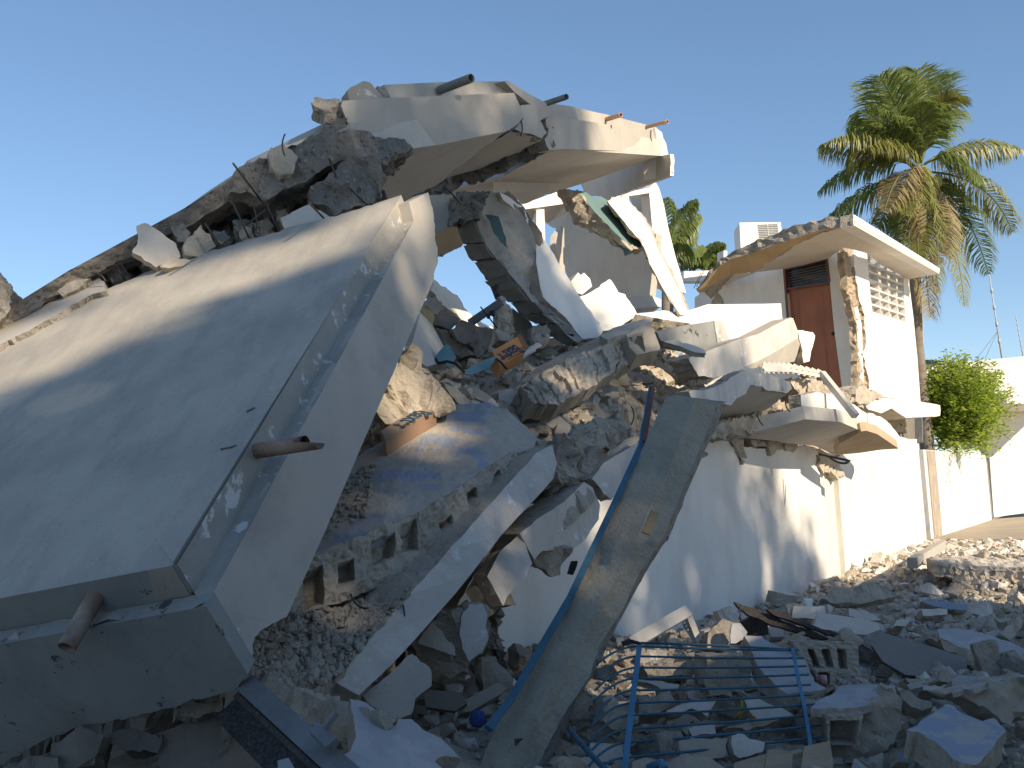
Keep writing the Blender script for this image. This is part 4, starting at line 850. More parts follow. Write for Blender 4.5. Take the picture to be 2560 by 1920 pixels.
# small print
bm = bmesh.new(); n = cp[1]
q = [onp(cp, *p) + n * .003 for p in z('B6', [(1300, 345), (1360, 312), (1410, 300), (1510, 250), (1365, 365), (1490, 298)])]
for a, b in ((q[0], q[1]), (q[2], q[3]), (q[4], q[5])): box2(bm, a, b, .012, .002, up=n)
mesh_obj('small_print', bm, M['inkred'], c1)
bx = plane('B6', (200, 1020, 8.25), (620, 740, 8.9), (680, 820, 8.7))
carton('dusty brown carton with blue lettering pinned beside the tilted slab', bx, [(195, 1020), (630, 738), (700, 800), (240, 1120)], 'B6', .2, 'Baxter', .16, open_end=False, shift=(.0, .03), cm='card_dusty')
tb = bmesh.new(); a, b = [P(*p) for p in z('B6', [(1270, 485, 11.3), (1650, 262, 11.7)])]
tube(tb, [a, b], .075, 20, cap=False)
bmesh.ops.bisect_plane(tb, geom=tb.verts[:] + tb.edges[:] + tb.faces[:], plane_co=a, plane_no=(b - a).cross(Vector((.3, 1, .2))).normalized() * -1, clear_outer=True)
bmesh.ops.solidify(tb, geom=tb.faces[:], thickness=.006)
tag(mesh_obj('gutter_pipe', tb, M['cream']), 'cream half round gutter pipe lying under the open carton', 'gutter')
for q, d, lb_, sd_ in (([(695, 340), (720, 300), (790, 222), (830, 240), (890, 345), (860, 400), (820, 448), (790, 400), (700, 372)], 10.8, 'teal folded plastic seat in the shadow left of the cartons', 1), ([(940, 490), (1060, 400), (1262, 325), (1230, 390), (1180, 450), (1020, 508)], 10.6, 'thin dusty teal sheet leaning under the open carton', 2)):
    S_('plastic_sheet', 'B6', fpl('B6', (q[0][0] + 100, q[0][1], d), (.3, -1, .5)), q, .012, ('teal', 'teal'), lb_, 'plastic sheet', seed=sd_, ra=False, amp=0)
bm = bmesh.new(); tube(bm, [P(*p) for p in z('B6', [(700, 360, 10.75), (720, 400, 10.7), (800, 380, 10.7), (880, 400, 10.6), (960, 480, 10.5)])], .016, 8)
tag(mesh_obj('chair_frame', bm, M['blacksteel']), 'black bent chair tube beside the teal plastic seat', 'chair frame')
bm = bmesh.new(); tube(bm, [P(*p) for p in z('B6', [(1235, 345, 10.85), (1300, 390, 10.7), (1350, 450, 10.65)])], .014, 8)
tag(mesh_obj('strap', bm, M['blacksteel']), 'black strap lying over the lower edge of the open carton', 'strap')
# ================================================================== STREET WALL
sw = empty('street_wall', onp(WALL, 1700, 1500) * 1, 'long white plastered lower wall, mostly in tree shade, stained and chipped along its top', 'wall')
sw.location.z = 0
def zb(x, y=0, zz=-.15):     # wall foot under image column
    p = onp(WALL, x, 1300); return (p.x, p.y, zz)
def wallpoly(name, k, toppts, parent, mats, thick=.2, dz=0.0, seed=0, **kw):
    top = z(k, toppts); pl = off(WALL, dz)
    o2 = ragged([(p[0], p[1], 'r') for p in top], 12, seed, .4)[:-0 or None]
    # drop the closing broken edge
    cut = len(ragged([(p[0], p[1], 'r') for p in top], 12, seed, .4)); 
    pts = []
    n = len(top); rr_ = random.Random(seed)
    for i in range(n - 1):
        a, b = top[i], top[i + 1]; L = math.hypot(b[0] - a[0], b[1] - a[1]); kk = max(1, int(L / 14))
        for j in range(kk):
            t = j / kk; pts.append((a[0] + (b[0] - a[0]) * t, a[1] + (b[1] - a[1]) * t + (rr_.uniform(-4, 4) if 0 < j else 0)))
    pts.append(top[-1])
    W3 = [onp(pl, *p) for p in pts]
    bm = bmesh.new(); e = -WN * thick
    f = [bm.verts.new(p) for p in W3]
    lo = [bm.verts.new((W3[-1].x, W3[-1].y, -.6)), bm.verts.new((W3[0].x, W3[0].y, -.6))]
    ring = f + lo; back = [bm.verts.new(v.co + e) for v in ring]
    bm.faces.new(ring); bm.faces.new(back[::-1])
    for i in range(len(ring)):
        j = (i + 1) % len(ring); q = bm.faces.new((ring[j], ring[i], back[i], back[j])); q.material_index = 1 if i < len(f) - 1 else 0
    bmesh.ops.recalc_face_normals(bm, faces=bm.faces[:])
    refine(bm, .08, res_s=1.2); roughen(bm, .02, 8, seed)
    return mesh_obj(name, bm, [M[m] for m in mats], parent)
wallpoly('plaster_face', 'B3', [(-1150, 2600), (-800, 2000), (-500, 1700), (-160, 1450), (200, 1300), (800, 1262), (1060, 1270), (1150, 1320), (1330, 1330), (1380, 1340), (1540, 1325), (1690, 1318), (1722, 1350)], sw, ('wall', 'mortar'), seed=101)
wallpoly('recess', 'B3', [(1700, 1330), (1870, 1390), (1990, 1400)], sw, ('yellow_wall' if 'yellow_wall' in M else 'wall', 'mortar'), dz=-.1, seed=102, thick=.15)
w2 = empty('sunlit_wall', onp(WALL, 2200, 1350) * 1, 'bright sunlit white wall section between the shaded wall and the low boundary wall', 'wall'); w2.location.z = 0
wallpoly('plaster_face', 'A6', [(955, 1540), (1000, 1500), (1310, 1420), (1400, 1432), (1408, 1492)], w2, ('wall', 'mortar'), dz=.003, seed=103)
# crumbling top course with hanging plaster
for i, q in enumerate((((1040, 1255), (1120, 1240), (1145, 1330), (1150, 1400), (1130, 1462), (1115, 1400), (1085, 1340)), ((1190, 1260), (1290, 1250), (1310, 1310), (1230, 1330)), ((1320, 1270), (1440, 1270), (1440, 1330), (1400, 1340), (1380, 1385), (1345, 1390), (1330, 1330)), ((1460, 1280), (1560, 1290), (1560, 1350), (1480, 1350)), ((880, 1180), (1010, 1200), (1060, 1260), (830, 1262)),
        ((1730, 1380), (1860, 1400), (1900, 1450), (1940, 1550), (1880, 1580), (1820, 1510), (1770, 1530), (1725, 1450)))):
    S_('broken_course', 'B3', off(WALL, .05), q, .25, ('mortar', 'mortar'), parent=sw, cat=None, seed=105 + i, rf=True, amp=.04)
# ================================================================== LOW BOUNDARY WALL, gate, far building
bw = empty('boundary_wall', SW(3.5, 0), 'low sunlit boundary wall with dark drip streaks and a brown pilaster, bush on top', 'wall')
def wbox(name, s0, s1, w0, w1, z0, z1, m, parent):
    bm = bmesh.new(); box(bm, SW((s0 + s1) / 2, (w0 + w1) / 2, (z0 + z1) / 2), WD * (s1 - s0) / 2, WN * (w1 - w0) / 2, UP * (z1 - z0) / 2)
    bmesh.ops.bevel(bm, geom=bm.edges[:], offset=.01, segments=1, affect='EDGES')
    return mesh_obj(name, bm, M[m], parent)
sA = toSW(onp(WALL, 2329, 1300))[0]; sB = toSW(onp(WALL, 2474, 1250))[0]
hA = onp(WALL, 2310, 1124).z; hB = onp(WALL, 2460, 1137).z
wbox('wall_face', sA - .3, sB, -.22, .01, -.1, hA, 'farstreak', bw)
wbox('pilaster', sA + .05, sA + 1.2, -.2, .05, -.1, hA - .02, 'brownstain', bw)
gt = empty('gate_post', SW(sB + .5, 0), 'grey steel gate edge at the end of the boundary wall', 'gate')
wbox('post', sB + .1, sB + .5, -.1, .0, 0, hA + .05, 'steel', gt); wbox('leaf', sB + .5, sB + 3.2, -.08, -.03, .05, hA - .25, 'steel', gt)
# white building beyond with sloped shade under its canopy
fb = empty('white_building', SW(sB + 6, 0), 'low white building at the right edge with a deep canopy throwing slanted shade', 'building')
fp = vpl('B5', (760, 800, 38), (948, 900, 38.6))
S_('wall', 'B5', fp, [(600, 450), (1400, 400), (1400, 1140), (940, 1145), (770, 1168), (745, 820)], .3, ('farwhite', 'farwhite'), parent=fb, cat=None, ra=False, seed=111, amp=0, amp_s=0)
# canopy: a box jutting out of the upper wall
ct = [P(*p) for p in z('B5', [(330, 255, 38.5), (560, 248, 37.5), (1320, 190, 31)])]
S_('upper_wall', 'B5', vpl('B5', (560, 250, 35), (948, 215, 35.2)), [(330, 290), (560, 250), (820, 228), (1320, 180), (1320, 470), (948, 487), (850, 500), (700, 540), (340, 560)], 1.5, ('farwhite', 'farwhite'), parent=fb, cat=None, ra=False, seed=112, amp=0, amp_s=0, ext=Vector((.4, 3.4, 0)))
S_('canopy', 'B5', vpl('B5', (850, 470, 34.4), (948, 468, 34.5)), [(835, 448), (1320, 440), (1320, 486), (850, 497)], .2, ('farwhite', 'farwhite'), parent=fb, cat=None, ra=False, seed=113, amp=0, amp_s=0, ext=Vector((.3, 3.9, 0)))
gr_ = empty('green_roof_shed', P(2330, 905, 45), 'grey roof eave with a thin green rim behind the bush', 'building')
S_('roof', 'B5', vpl('B5', (318, 240, 45), (500, 248, 44)), [(250, 232), (400, 236), (505, 246), (505, 262), (250, 250)], 2, ('greenroof', 'greenroof'), parent=gr_, cat=None, ra=False, amp=0, amp_s=0)
S_('wall', 'B5', vpl('B5', (318, 250, 45.3), (500, 250, 44.3)), [(250, 250), (505, 262), (505, 400), (250, 400)], 1.8, ('soffit', 'soffit'), parent=gr_, cat=None, ra=False, amp=0, amp_s=0)
# masts
def mast(name, k, a, b, r0_, label, nodes=5, guy=None):
    A, B = [P(*p) for p in z(k, [a, b])]
    o = empty(name, B, label, 'antenna'); bm = bmesh.new(); tube(bm, [A, B], [r0_ * .7, r0_], 6)
    mesh_obj('pole', bm, M['steel_pale'], o)
    for i in range(1, nodes):
        bm = bmesh.new(); p = A.lerp(B, i / nodes); tube(bm, [p - UP * .1, p + UP * .1], r0_ * 1.5, 6)
        mesh_obj('clamp', bm, M['steel_pale'], o)
    if guy:
        bm = bmesh.new()
        for g in guy:
            G, H = [P(*p) for p in z(k, list(g))]; tube(bm, [G, H], .008, 4)
        mesh_obj('guy_wire', bm, M['steel'], o)
mast('radio_mast', 'A6', (1798, 520, 44), (1868, 985, 44), .035, 'thin white radio mast with guy wires above the white building', 5, [((1843, 840, 44), (1720, 1000, 44)), ((1843, 840, 44), (1775, 990, 44))])
mast('lattice_tower', 'A6', (1945, 745, 120), (1985, 975, 120), .06, 'faint hazy lattice mast at the far right horizon', 8)

# ================================================================== FIRST FLOOR SLAB EDGE over the wall
EP = off(WALL, 1.0)
fe = empty('cracked_floor_edge', onp(EP, 1850, 1000) * 1, 'arched left piece of the broken floor slab edge above the wall, cracked white face', 'floor slab')
S_('edge_face', 'B3', EP, [(700, 880), (860, 860), (1000, 800), (1080, 740), (1150, 712), (1350, 755), (1500, 805), (1515, 860), (1480, 895), (1400, 880), (1310, 868), (1280, 840), (1195, 830), (1150, 900), (1080, 930), (1040, 990), (930, 970), (850, 940), (720, 930)], .15, ('whitewash', 'mortar'), parent=fe, cat=None, seed=121, ra=True, ragamp=.35, amp=.02)
S_('underside', 'B3', plane('B3', (1200, 850, 12.6), (1460, 890, 13.7), (940, 1130, 13.9)), [(1000, 990), (1100, 900), (1200, 835), (1400, 870), (1480, 892), (1400, 965), (1270, 1040), (1100, 1090), (925, 1145), (960, 1010)], .0, ('soffit', 'mortar'), parent=fe, cat=None, seed=122, ext=Vector((0, .05, .15)))
S_('broken_core', 'B3', off(WALL, .45), [(870, 1250), (925, 1140), (1100, 1085), (1270, 1035), (1400, 955), (1500, 870), (1600, 890), (1625, 1100), (1500, 1150), (1300, 1190), (1050, 1245), (950, 1260)], .5, ('dark_agg', 'mortar'), parent=fe, cat=None, seed=123, rf=True, amp=.07)
f2 = empty('sunlit_floor_edge', onp(EP, 2100, 1060) * 1, 'right piece of the broken floor slab, edge face half in sun above the wall', 'floor slab')
S_('edge_face', 'B3', EP, [(1585, 905), (1700, 888), (1850, 905), (1900, 930), (2030, 1000), (2120, 1060), (2140, 1110), (2110, 1185), (2060, 1192), (1900, 1122), (1620, 1100), (1595, 1000)], .18, ('plaster', 'mortar'), parent=f2, cat=None, seed=124, ra=True, ragamp=.2, amp=.02)
S_('underside', 'B3', plane('B3', (1620, 1102, 14.2), (2060, 1192, 16.8), (1300, 1250, 15.0)), [(1040, 1243), (1300, 1180), (1620, 1101), (1900, 1122), (2065, 1193), (1960, 1240), (1870, 1275), (1850, 1380), (1700, 1312), (1500, 1290), (1250, 1255)], .0, ('soffit', 'mortar'), parent=f2, cat=None, seed=125, ra=False, ext=Vector((0, .05, .2)))
S_('debris_crust', 'B3', off(WALL, .7), [(1500, 800), (1700, 780), (1850, 850), (2030, 960), (2080, 1010), (1900, 935), (1700, 890), (1590, 905)], .4, ('mortar', 'mortar'), parent=f2, cat=None, seed=126, rf=True, amp=.05)
f3 = empty('drooping_floor_edge', onp(off(WALL, .9), 2200, 1080) * 1, 'drooping end of the floor slab, furthest right, with an ochre board marked underside', 'floor slab')
S_('edge_face', 'A6', off(WALL, 1.02), [(1128, 1288), (1200, 1310), (1250, 1350), (1312, 1432), (1300, 1485), (1240, 1440), (1150, 1395), (1118, 1385)], .15, ('plaster', 'mortar'), parent=f3, cat=None, seed=127, amp=.02)
S_('underside', 'A6', plane('A6', (1110, 1388, 16.5), (1298, 1485, 17.8), (950, 1520, 17.4)), [(1090, 1390), (1120, 1386), (1180, 1405), (1297, 1485), (1200, 1492), (1080, 1510), (945, 1522), (970, 1460)], .0, ('ochre_board', 'mortar'), parent=f3, cat=None, seed=128, ra=False, ext=Vector((0, .05, .15)))
bar('B3', (1730, 1375, 16.0), (1850, 1400, 15.8), (1975, 1430, 15.6), r=.02, parent=f3)
bar('B3', (1800, 1390, 16.0), (1900, 1470, 15.8), (1960, 1440, 15.6), r=.018, parent=f3)
bar('B3', (860, 945, 11.6), (985, 810, 11.7), r=.025, m='cream', name='conduit_pipe', label='pale plastic conduit leaning on the cracked floor edge', cat='pipe')
# louvre window frame and sagging post
lf = empty('louvre_frame', P(*z('B3', [(1700, 740, 15)])[0]), 'twisted grey louvre window frame lying in front of the door', 'window frame')
A_ = [P(*p) for p in z('B3', [(1290, 675, 14.2), (1500, 680, 14.8), (1760, 735, 15.6)])]; B2_ = [P(*p) for p in z('B3', [(1290, 712, 14.0), (1500, 715, 14.6), (1740, 760, 15.4)])]
bm = bmesh.new()
for L in (A_, B2_):
    for a, b in zip(L, L[1:]): box2(bm, a, b, .03, .045)
mesh_obj('rail', bm, M['pvc'], lf)
bm = bmesh.new()
for i in range(11):
    u = (i + .5) / 11; a, b = sample(A_, u), sample(B2_, max(0, u - .07)); box2(bm, a + UP * .04, b - UP * .04, .012, .07, up=Vector((1, 1, .3)))
mesh_obj('louvre', bm, M['pvc'], lf)
bm = bmesh.new(); a, b = [P(*p) for p in z('B3', [(1750, 735, 15.4), (2020, 1075, 14.9)])]; box2(bm, a, b, .1, .09)
tag(mesh_obj('steel_post', bm, M['pvc']), 'dusty grey square post slanting down from the louvre frame over the slab edge', 'post')

# ================================================================== TOWER ROOM with door and breeze blocks
tw = empty('tower_room', onp(WALL, 2200, 1000) * 1, 'white upper room left standing, with red brown door, breeze block screen and flat roof', 'building')
FPn = WALL
S_('pier', 'A6', FPn, [(1050, 370), (1122, 395), (1135, 560), (1152, 730), (1110, 800, 'r'), (1098, 700, 'r'), (1075, 640, 'r'), (1062, 560, 'r'), (1052, 480)], .16, ('plaster', 'mortar'), parent=tw, cat=None, ra=False, seed=131)
S_('wall_front', 'A6', FPn, [(1110, 801, 'r'), (1153, 731), (1338, 788), (1400, 962), (1419, 1226), (1330, 1220), (1200, 1195, 'r'), (1135, 1160, 'r'), (1120, 1050, 'r'), (1098, 960, 'r'), (1118, 900, 'r')], .16, ('plaster', 'mortar'), parent=tw, cat=None, ra=False, seed=132)
S_('pier', 'A6', FPn, [(1324, 500), (1352, 540), (1380, 760), (1399, 961), (1339, 787), (1328, 640)], .16, ('plaster', 'mortar'), parent=tw, cat=None, ra=False, seed=133)
# breeze block lattice
c00, c10, c11, c01 = [onp(FPn, *p) for p in z('A6', [(1120, 410), (1326, 500), (1338, 790), (1152, 732)])]
bm = bmesh.new()
def gp_(u, v): return c00.lerp(c10, u).lerp(c01.lerp(c11, u), v)
for i in range(5): box2(bm, gp_(i / 4, 0) - WN * .08, gp_(i / 4, 1) - WN * .08, .05 if i in (0, 4) else .04, .15, up=WN)
for j in range(8):
    if j in (0,): continue
    box2(bm, gp_(0, j / 7) - WN * .082, gp_(1, j / 7) - WN * .082, .15, .038, up=Vector((0, 0, 1)))
mesh_obj('breeze_block_screen', bm, M['plaster'], tw)
S_('wall_rear', 'A6', off(FPn, -2.4), [(1000, 350), (1420, 450), (1440, 1000), (1000, 1000)], .1, ('mortar', 'mortar'), parent=tw, cat=None, ra=False)  # rear wall coloured darker to stand in for the shade inside
# jagged masonry edge at the corner
S_('broken_masonry', 'A6', off(FPn, -.06), [(992, 380), (1050, 372), (1060, 560), (1080, 650), (1105, 760), (1120, 870), (1105, 960), (1125, 1050), (1140, 1165), (1070, 1155), (1060, 800), (1010, 600)], .14, ('mortar_warm', 'mortar_warm'), parent=tw, cat=None, seed=134, rf=True, amp=.045)
dv = Vector((math.sin(R(-29.5)), math.cos(R(-29.5)), 0)); sn = Vector((math.sin(R(240.5)), math.cos(R(240.5)), 0))
co_ = onp(WALL, *z('A6', [(1078, 800)])[0]) + dv * .1
SP = (co_, sn)
S_('wall_side', 'A6', SP, [(170, 650), (340, 540), (660, 470), (668, 500), (680, 620), (690, 740), (700, 900), (760, 1160), (170, 1160)], .14, ('plaster', 'mortar'), parent=tw, cat=None, ra=False, seed=135)
S_('wall_side', 'A6', SP, [(903, 420), (996, 360), (1020, 600), (1068, 800), (1082, 1160), (986, 1160), (945, 860)], .14, ('plaster', 'mortar'), parent=tw, cat=None, ra=False, seed=136)
S_('wall_side', 'A6', SP, [(640, 440), (996, 330), (996, 362), (903, 422), (905, 436), (668, 488), (662, 470)], .14, ('plaster', 'mortar'), parent=tw, cat=None, ra=False, seed=137)
S_('damage_patch', 'A6', off(SP, .02), [(262, 685), (280, 635), (300, 622), (325, 660), (330, 684)], .05, ('mortar_warm', 'mortar_warm'), parent=tw, cat=None, seed=138, rf=True)
dr = S_('door', 'A6', off(SP, -.08), [(688, 600), (917, 568), (955, 850), (988, 1165), (780, 1165), (715, 900)], .05, ('door', 'door'), parent=tw, cat=None, ra=False, amp=0, amp_s=0, seed=139)
bm = bmesh.new(); hp = onp(off(SP, -.03), *z('A6', [(935, 850)])[0]); bmesh.ops.create_icosphere(bm, subdivisions=2, radius=.045, matrix=Matrix.Translation(hp))
h_ = mesh_obj('handle', bm, M['blacksteel'], None, origin=hp); h_.parent = dr; h_.location = hp - Vector(tw.location) - Vector(dr.location)
S_('transom_glass', 'A6', off(SP, -.1), [(676, 495), (905, 438), (918, 566), (688, 600)], .02, ('glass', 'glass'), parent=tw, cat=None, ra=False, amp=0, amp_s=0)
def lin(k, pl, pts, w_, t_, m, name, parent):
    q = [onp(pl, *p) for p in z(k, pts)]; bm = bmesh.new()
    for a, b in zip(q, q[1:]): box2(bm, a, b, t_, w_, up=pl[1].cross((b - a).normalized()))
    return mesh_obj(name, bm, M[m], parent)
lin('A6', off(SP, -.03), [(705, 900), (688, 740), (670, 492), (905, 434), (920, 566)], .07, .08, 'doorframe', 'door_frame', tw)
lin('A6', off(SP, -.03), [(686, 603), (918, 570)], .05, .06, 'doorframe', 'door_frame', tw)
for i in range(6):
    y_ = 515 + i * 14; lin('A6', off(SP, -.085), [(682, y_), (910, y_ - 52 + i * 1)], .012, .02, 'steel', 'louvre', tw)
# roof
OP = off(WALL, .85)
rf0 = onp(OP, *z('A6', [(1048, 189)])[0]); rf1 = onp(OP, *z('A6', [(1525, 489)])[0])
f0b = onp(OP, *z('A6', [(1048, 250)])[0]); f1b = onp(OP, *z('A6', [(1522, 520)])[0])
ro = empty('tower_roof', f0b * 1, 'flat concrete roof of the upper room, white front edge and broken drooping left edge', 'roof')
bm_secs = [[rf0, f0b, f0b - WN * .25, rf0 - WN * .25], [rf0.lerp(rf1, .5), f0b.lerp(f1b, .5), f0b.lerp(f1b, .5) - WN * .25, rf0.lerp(rf1, .5) - WN * .25], [rf1, f1b, f1b - WN * .25, rf1 - WN * .25]]
loft('edge_band', bm_secs, [M['plaster'], M['broken']], ro, idx=[0, 0, 0, 0], caps=(1, 0), res=.08, amp=.02, seed=141)
wt = onp(WALL, *z('A6', [(1352, 548)])[0])
spn = plane3(f0b, f1b, wt)
inner = [(1048, 249), (1522, 519), (1480, 524), (1352, 549), (1200, 470), (1120, 405), (1000, 372), (905, 432), (760, 470), (665, 486), (510, 500), (350, 565), (190, 628), (260, 550), (380, 500, 'r'), (480, 512, 'r'), (600, 440, 'r'), (700, 370, 'r'), (830, 312, 'r'), (905, 290)]
spl = plane('A6', (1048, 250, f0b.y + .02), (1000, 372, 20.6), (300, 590, 22.0))
# two soffit sheets: under the front overhang and over the side wall
S_('soffit_front', 'A6', spn, [(1048, 249), (1522, 519), (1480, 524), (1352, 549), (1200, 470), (1120, 405), (1050, 385), (990, 374), (900, 290)], .0, ('soffit_light', 'soffit_light'), parent=ro, cat=None, ra=False, seed=142, ext=UP * .1)
S_('soffit_side', 'A6', plane3(onp(spn, *z('A6', [(900, 290)])[0]), onp(spn, *z('A6', [(1000, 372)])[0]), onp(SP, *z('A6', [(300, 590)])[0])), [(900, 289), (992, 374), (905, 436), (760, 474), (660, 492), (510, 510), (350, 575), (190, 645), (260, 550), (380, 505), (480, 515, 'r'), (600, 440, 'r'), (700, 370, 'r'), (830, 312, 'r')], .0, ('soffit_light', 'mortar_warm'), parent=ro, cat=None, ra=False, seed=143, ext=UP * .06 - sn * .02)
le = []
for (x0, y0), (x1, y1), (x2, y2), d in [((1048, 188), (1048, 250), (1040, 252), rf0.y), ((900, 205), (890, 270), (905, 292), rf0.y + .3), ((780, 240), (790, 300), (830, 314), rf0.y + .55), ((690, 265), (700, 330), (700, 370), rf0.y + .75), ((560, 315), (570, 375), (600, 440), rf0.y + 1.1), ((440, 365), (450, 415), (480, 512), rf0.y + 1.4), ((360, 405), (360, 440), (370, 520), rf0.y + 1.6), ((310, 440), (300, 480), (300, 560), rf0.y + 1.75), ((185, 585), (185, 610), (195, 628), rf0.y + 2.1)]:
    q = z('A6', [(x0, y0), (x1, y1), (x2, y2)]); a, b, c = P(*q[0], d), P(*q[1], d), P(*q[2], d + .45)
    le.append([a, b, c, c + Vector((.2, .2, .12)), a + Vector((.6, 1.6, 0))])
loft('broken_edge', le, [M['ochre'], M['broken']], ro, idx=[1, 0, 1, 1, 1], caps=(1, 1), res=.08, amp=.04, seed=144)
# tower floor ledge
S_('floor_ledge', 'A6', off(WALL, .7), [(1085, 1215), (1180, 1200), (1419, 1226), (1527, 1246), (1527, 1303), (1470, 1308), (1340, 1316), (1260, 1262), (1200, 1290), (1130, 1270)], .9, ('plaster', 'mortar'), parent=tw, cat=None, seed=145, ra=True, ragamp=.2, amp=.02)
S_('rubble_ledge', 'A6', off(WALL, .75), [(1060, 1160), (1110, 1130), (1190, 1180), (1210, 1205), (1120, 1240), (1060, 1230)], .4, ('mortar', 'mortar'), parent=tw, cat=None, seed=146, rf=True)
S_('dark_recess', 'A6', off(WALL, -.4), [(1200, 1290), (1400, 1310), (1400, 1470), (1200, 1430)], .2, ('block_dark', 'block_dark'), parent=tw, cat=None, seed=147, ra=False)  # dark sheet closing the recess, its shade is in the colour
S_('support_block', 'A6', off(WALL, -.12), [(1225, 1318), (1335, 1318), (1345, 1400), (1240, 1395)], .2, ('mortar_warm', 'mortar_warm'), parent=tw, cat=None, seed=148, rf=True)
bm = bmesh.new(); a, b = [onp(off(WALL, .05), *p) for p in z('A6', [(1408, 1318), (1412, 1452)])]; box2(bm, a, b, .18, .12)
mesh_obj('steel_post', bm, M['steel'], tw)
# air conditioner
ac = empty('air_conditioner', P(*z('A6', [(520, 355, 23)])[0]), 'white air conditioner unit with a dark grille on the roof behind the broken edge', 'air conditioner')
ap = vpl('A6', (420, 300, 23), (650, 300, 23.6))
S_('casing', 'A6', ap, [(418, 236), (645, 233), (652, 300), (652, 345), (425, 375)], .75, ('acwhite', 'acwhite'), parent=ac, cat=None, ra=False, amp=0, amp_s=0, ext=Vector((.04, .8, 0)))
S_('grille', 'A6', off(ap, .012), [(515, 246), (628, 243), (635, 295), (600, 310), (525, 325)], .01, ('steel', 'steel'), parent=ac, cat=None, ra=False, amp=0, amp_s=0)
bm = bmesh.new()
q = [onp(off(ap, .03), *p) for p in z('A6', [(515, 246), (628, 243), (636, 322), (524, 325)])]
for i in range(9): box2(bm, q[0].lerp(q[3], i / 8), q[1].lerp(q[2], i / 8), .006, .006)
for i in range(3): box2(bm, q[0].lerp(q[1], i / 2), q[3].lerp(q[2], i / 2), .006, .008)
mesh_obj('grille_bar', bm, M['acwhite'], ac)
S_('white_rear_parapet', 'A6', vpl('A6', (120, 520, 25), (360, 520, 25.5)), [(110, 505), (330, 498), (330, 390), (350, 392), (345, 560), (110, 560)], .3, ('plaster', 'mortar'), 'white parapet fragment behind the low palm at the left end of the tower roof', 'wall', seed=149, ra=False)
# ================================================================== FALLEN HOLLOW BLOCK PANEL (centre)
def PL(k, pts): return [P(*p) for p in z(k, pts)]
bp = empty('fallen_block_wall', P(*z('A5', [(560, 800, 6.2)])[0]), 'big fallen wall panel of hollow blocks lying flat, dusty blue painted face up', 'broken wall')
T_ = PL('A5', [(100, 690, 5.6), (330, 600, 5.95), (560, 500, 6.25), (730, 430, 6.55), (900, 370, 6.95), (1060, 270, 7.4), (1200, 170, 7.9), (1370, 60, 8.6), (1480, 55, 8.9)])
B_ = PL('A5', [(70, 960, 5.6), (330, 880, 5.9), (560, 800, 6.2), (730, 735, 6.5), (910, 655, 6.9), (1080, 520, 7.35), (1250, 370, 7.9), (1400, 250, 8.5), (1515, 145, 8.9)])
hs = holes([(.12, .25, .175, .95), (.215, .35, .26, .72), (.325, .18, .415, .62), (.435, .1, .495, .62), (.58, .45, .625, .8), (.69, .25, .735, .75), (.80, .25, .825, .7), (.85, .3, .875, .8), (.91, .05, .955, .6)], .14)
def bpd(u, v):
    d = hs(u, v) + .03 * noise.noise(Vector((u * 24, v * 4, 1))) + .02 * noise.noise(Vector((u * 70, v * 11, 4)))
    d += .10 * max(0, v - .86) * 7 * (.5 + noise.noise(Vector((u * 11, 2, 3)))) * .6
    if .5 < u < .66: d += .05 * noise.noise(Vector((u * 45, v * 5, 9)))
    return d
relief('hollow_block_edge', T_, None, None, B_, Vector((-.35, .9, -.15)).normalized(), 260, 36, bpd, M['mortar'], bp, amp=.014, seed=201, back=.4)
BK_ = PL('D', []) ; BK_ = [P(*p) for p in [(640, 1290, 7.0), (780, 1200, 7.7), (900, 1134, 8.4), (1018, 1066, 8.9), (1081, 1021, 9.3), (1144, 1012, 9.4), (1216, 1005, 9.4), (1262, 1021, 9.3), (1345, 1088, 9.1)]]
upn = (T_[7] - T_[2]).cross(BK_[5] - T_[4]).normalized()
if upn.z < 0: upn = -upn
relief('painted_face', BK_, None, None, T_, -upn, 70, 26, lambda u, v: .006 * noise.noise(Vector((u * 23, v * 15, 7))) + (.05 * max(0, .12 - v) * 8 * abs(noise.noise(Vector((u * 22, 1, 1))))), M['bluedusty'], bp, amp=.006, seed=202, back=.16)
# gravel lying on its left end
def pebbles(name, pts_fn, n, r0_, r1_, m, label=None, cat='gravel', parent=None, seed=0, kind='stuff'):
    rr_ = random.Random(seed); bm = bmesh.new()
    for i in range(n):
        p, nn = pts_fn(rr_)
        r = r0_ + (r1_ - r0_) * rr_.random() ** 2.5
        mt = Matrix.Translation(p + nn * r * .3) @ Matrix.Rotation(rr_.uniform(0, 6), 4, Vector((rr_.uniform(-1, 1), rr_.uniform(-1, 1), 1)).normalized()) @ Matrix.Diagonal((r * rr_.uniform(.8, 1.4), r * rr_.uniform(.7, 1.1), r * rr_.uniform(.5, .8), 1))
        v = bmesh.ops.create_icosphere(bm, subdivisions=1, radius=1, matrix=mt)['verts']
        for q in v: q.co += fr(q.co, 30, seed, 1) * r * .3
    return tag(mesh_obj(name, bm, m, parent), label, cat, None, kind)
def on_grid(A, D_, u0, u1, v0, v1):
    def f(rr_):
        u, v = rr_.uniform(u0, u1), rr_.uniform(v0, v1); a = sample(A, u); d = sample(D_, u); p = a.lerp(d, v)
        e = (sample(A, min(1, u + .01)) - sample(A, max(0, u - .01))); n = e.cross(d - a).normalized()
        return p, (n if n.z > 0 else -n)
    return f
pebbles('gravel', on_grid(BK_, T_, .06, .30, .25, .85), 420, .008, .035, M['dust_grey'], 'small grey pebbles scattered on the left end of the blue dusty panel', seed=3)
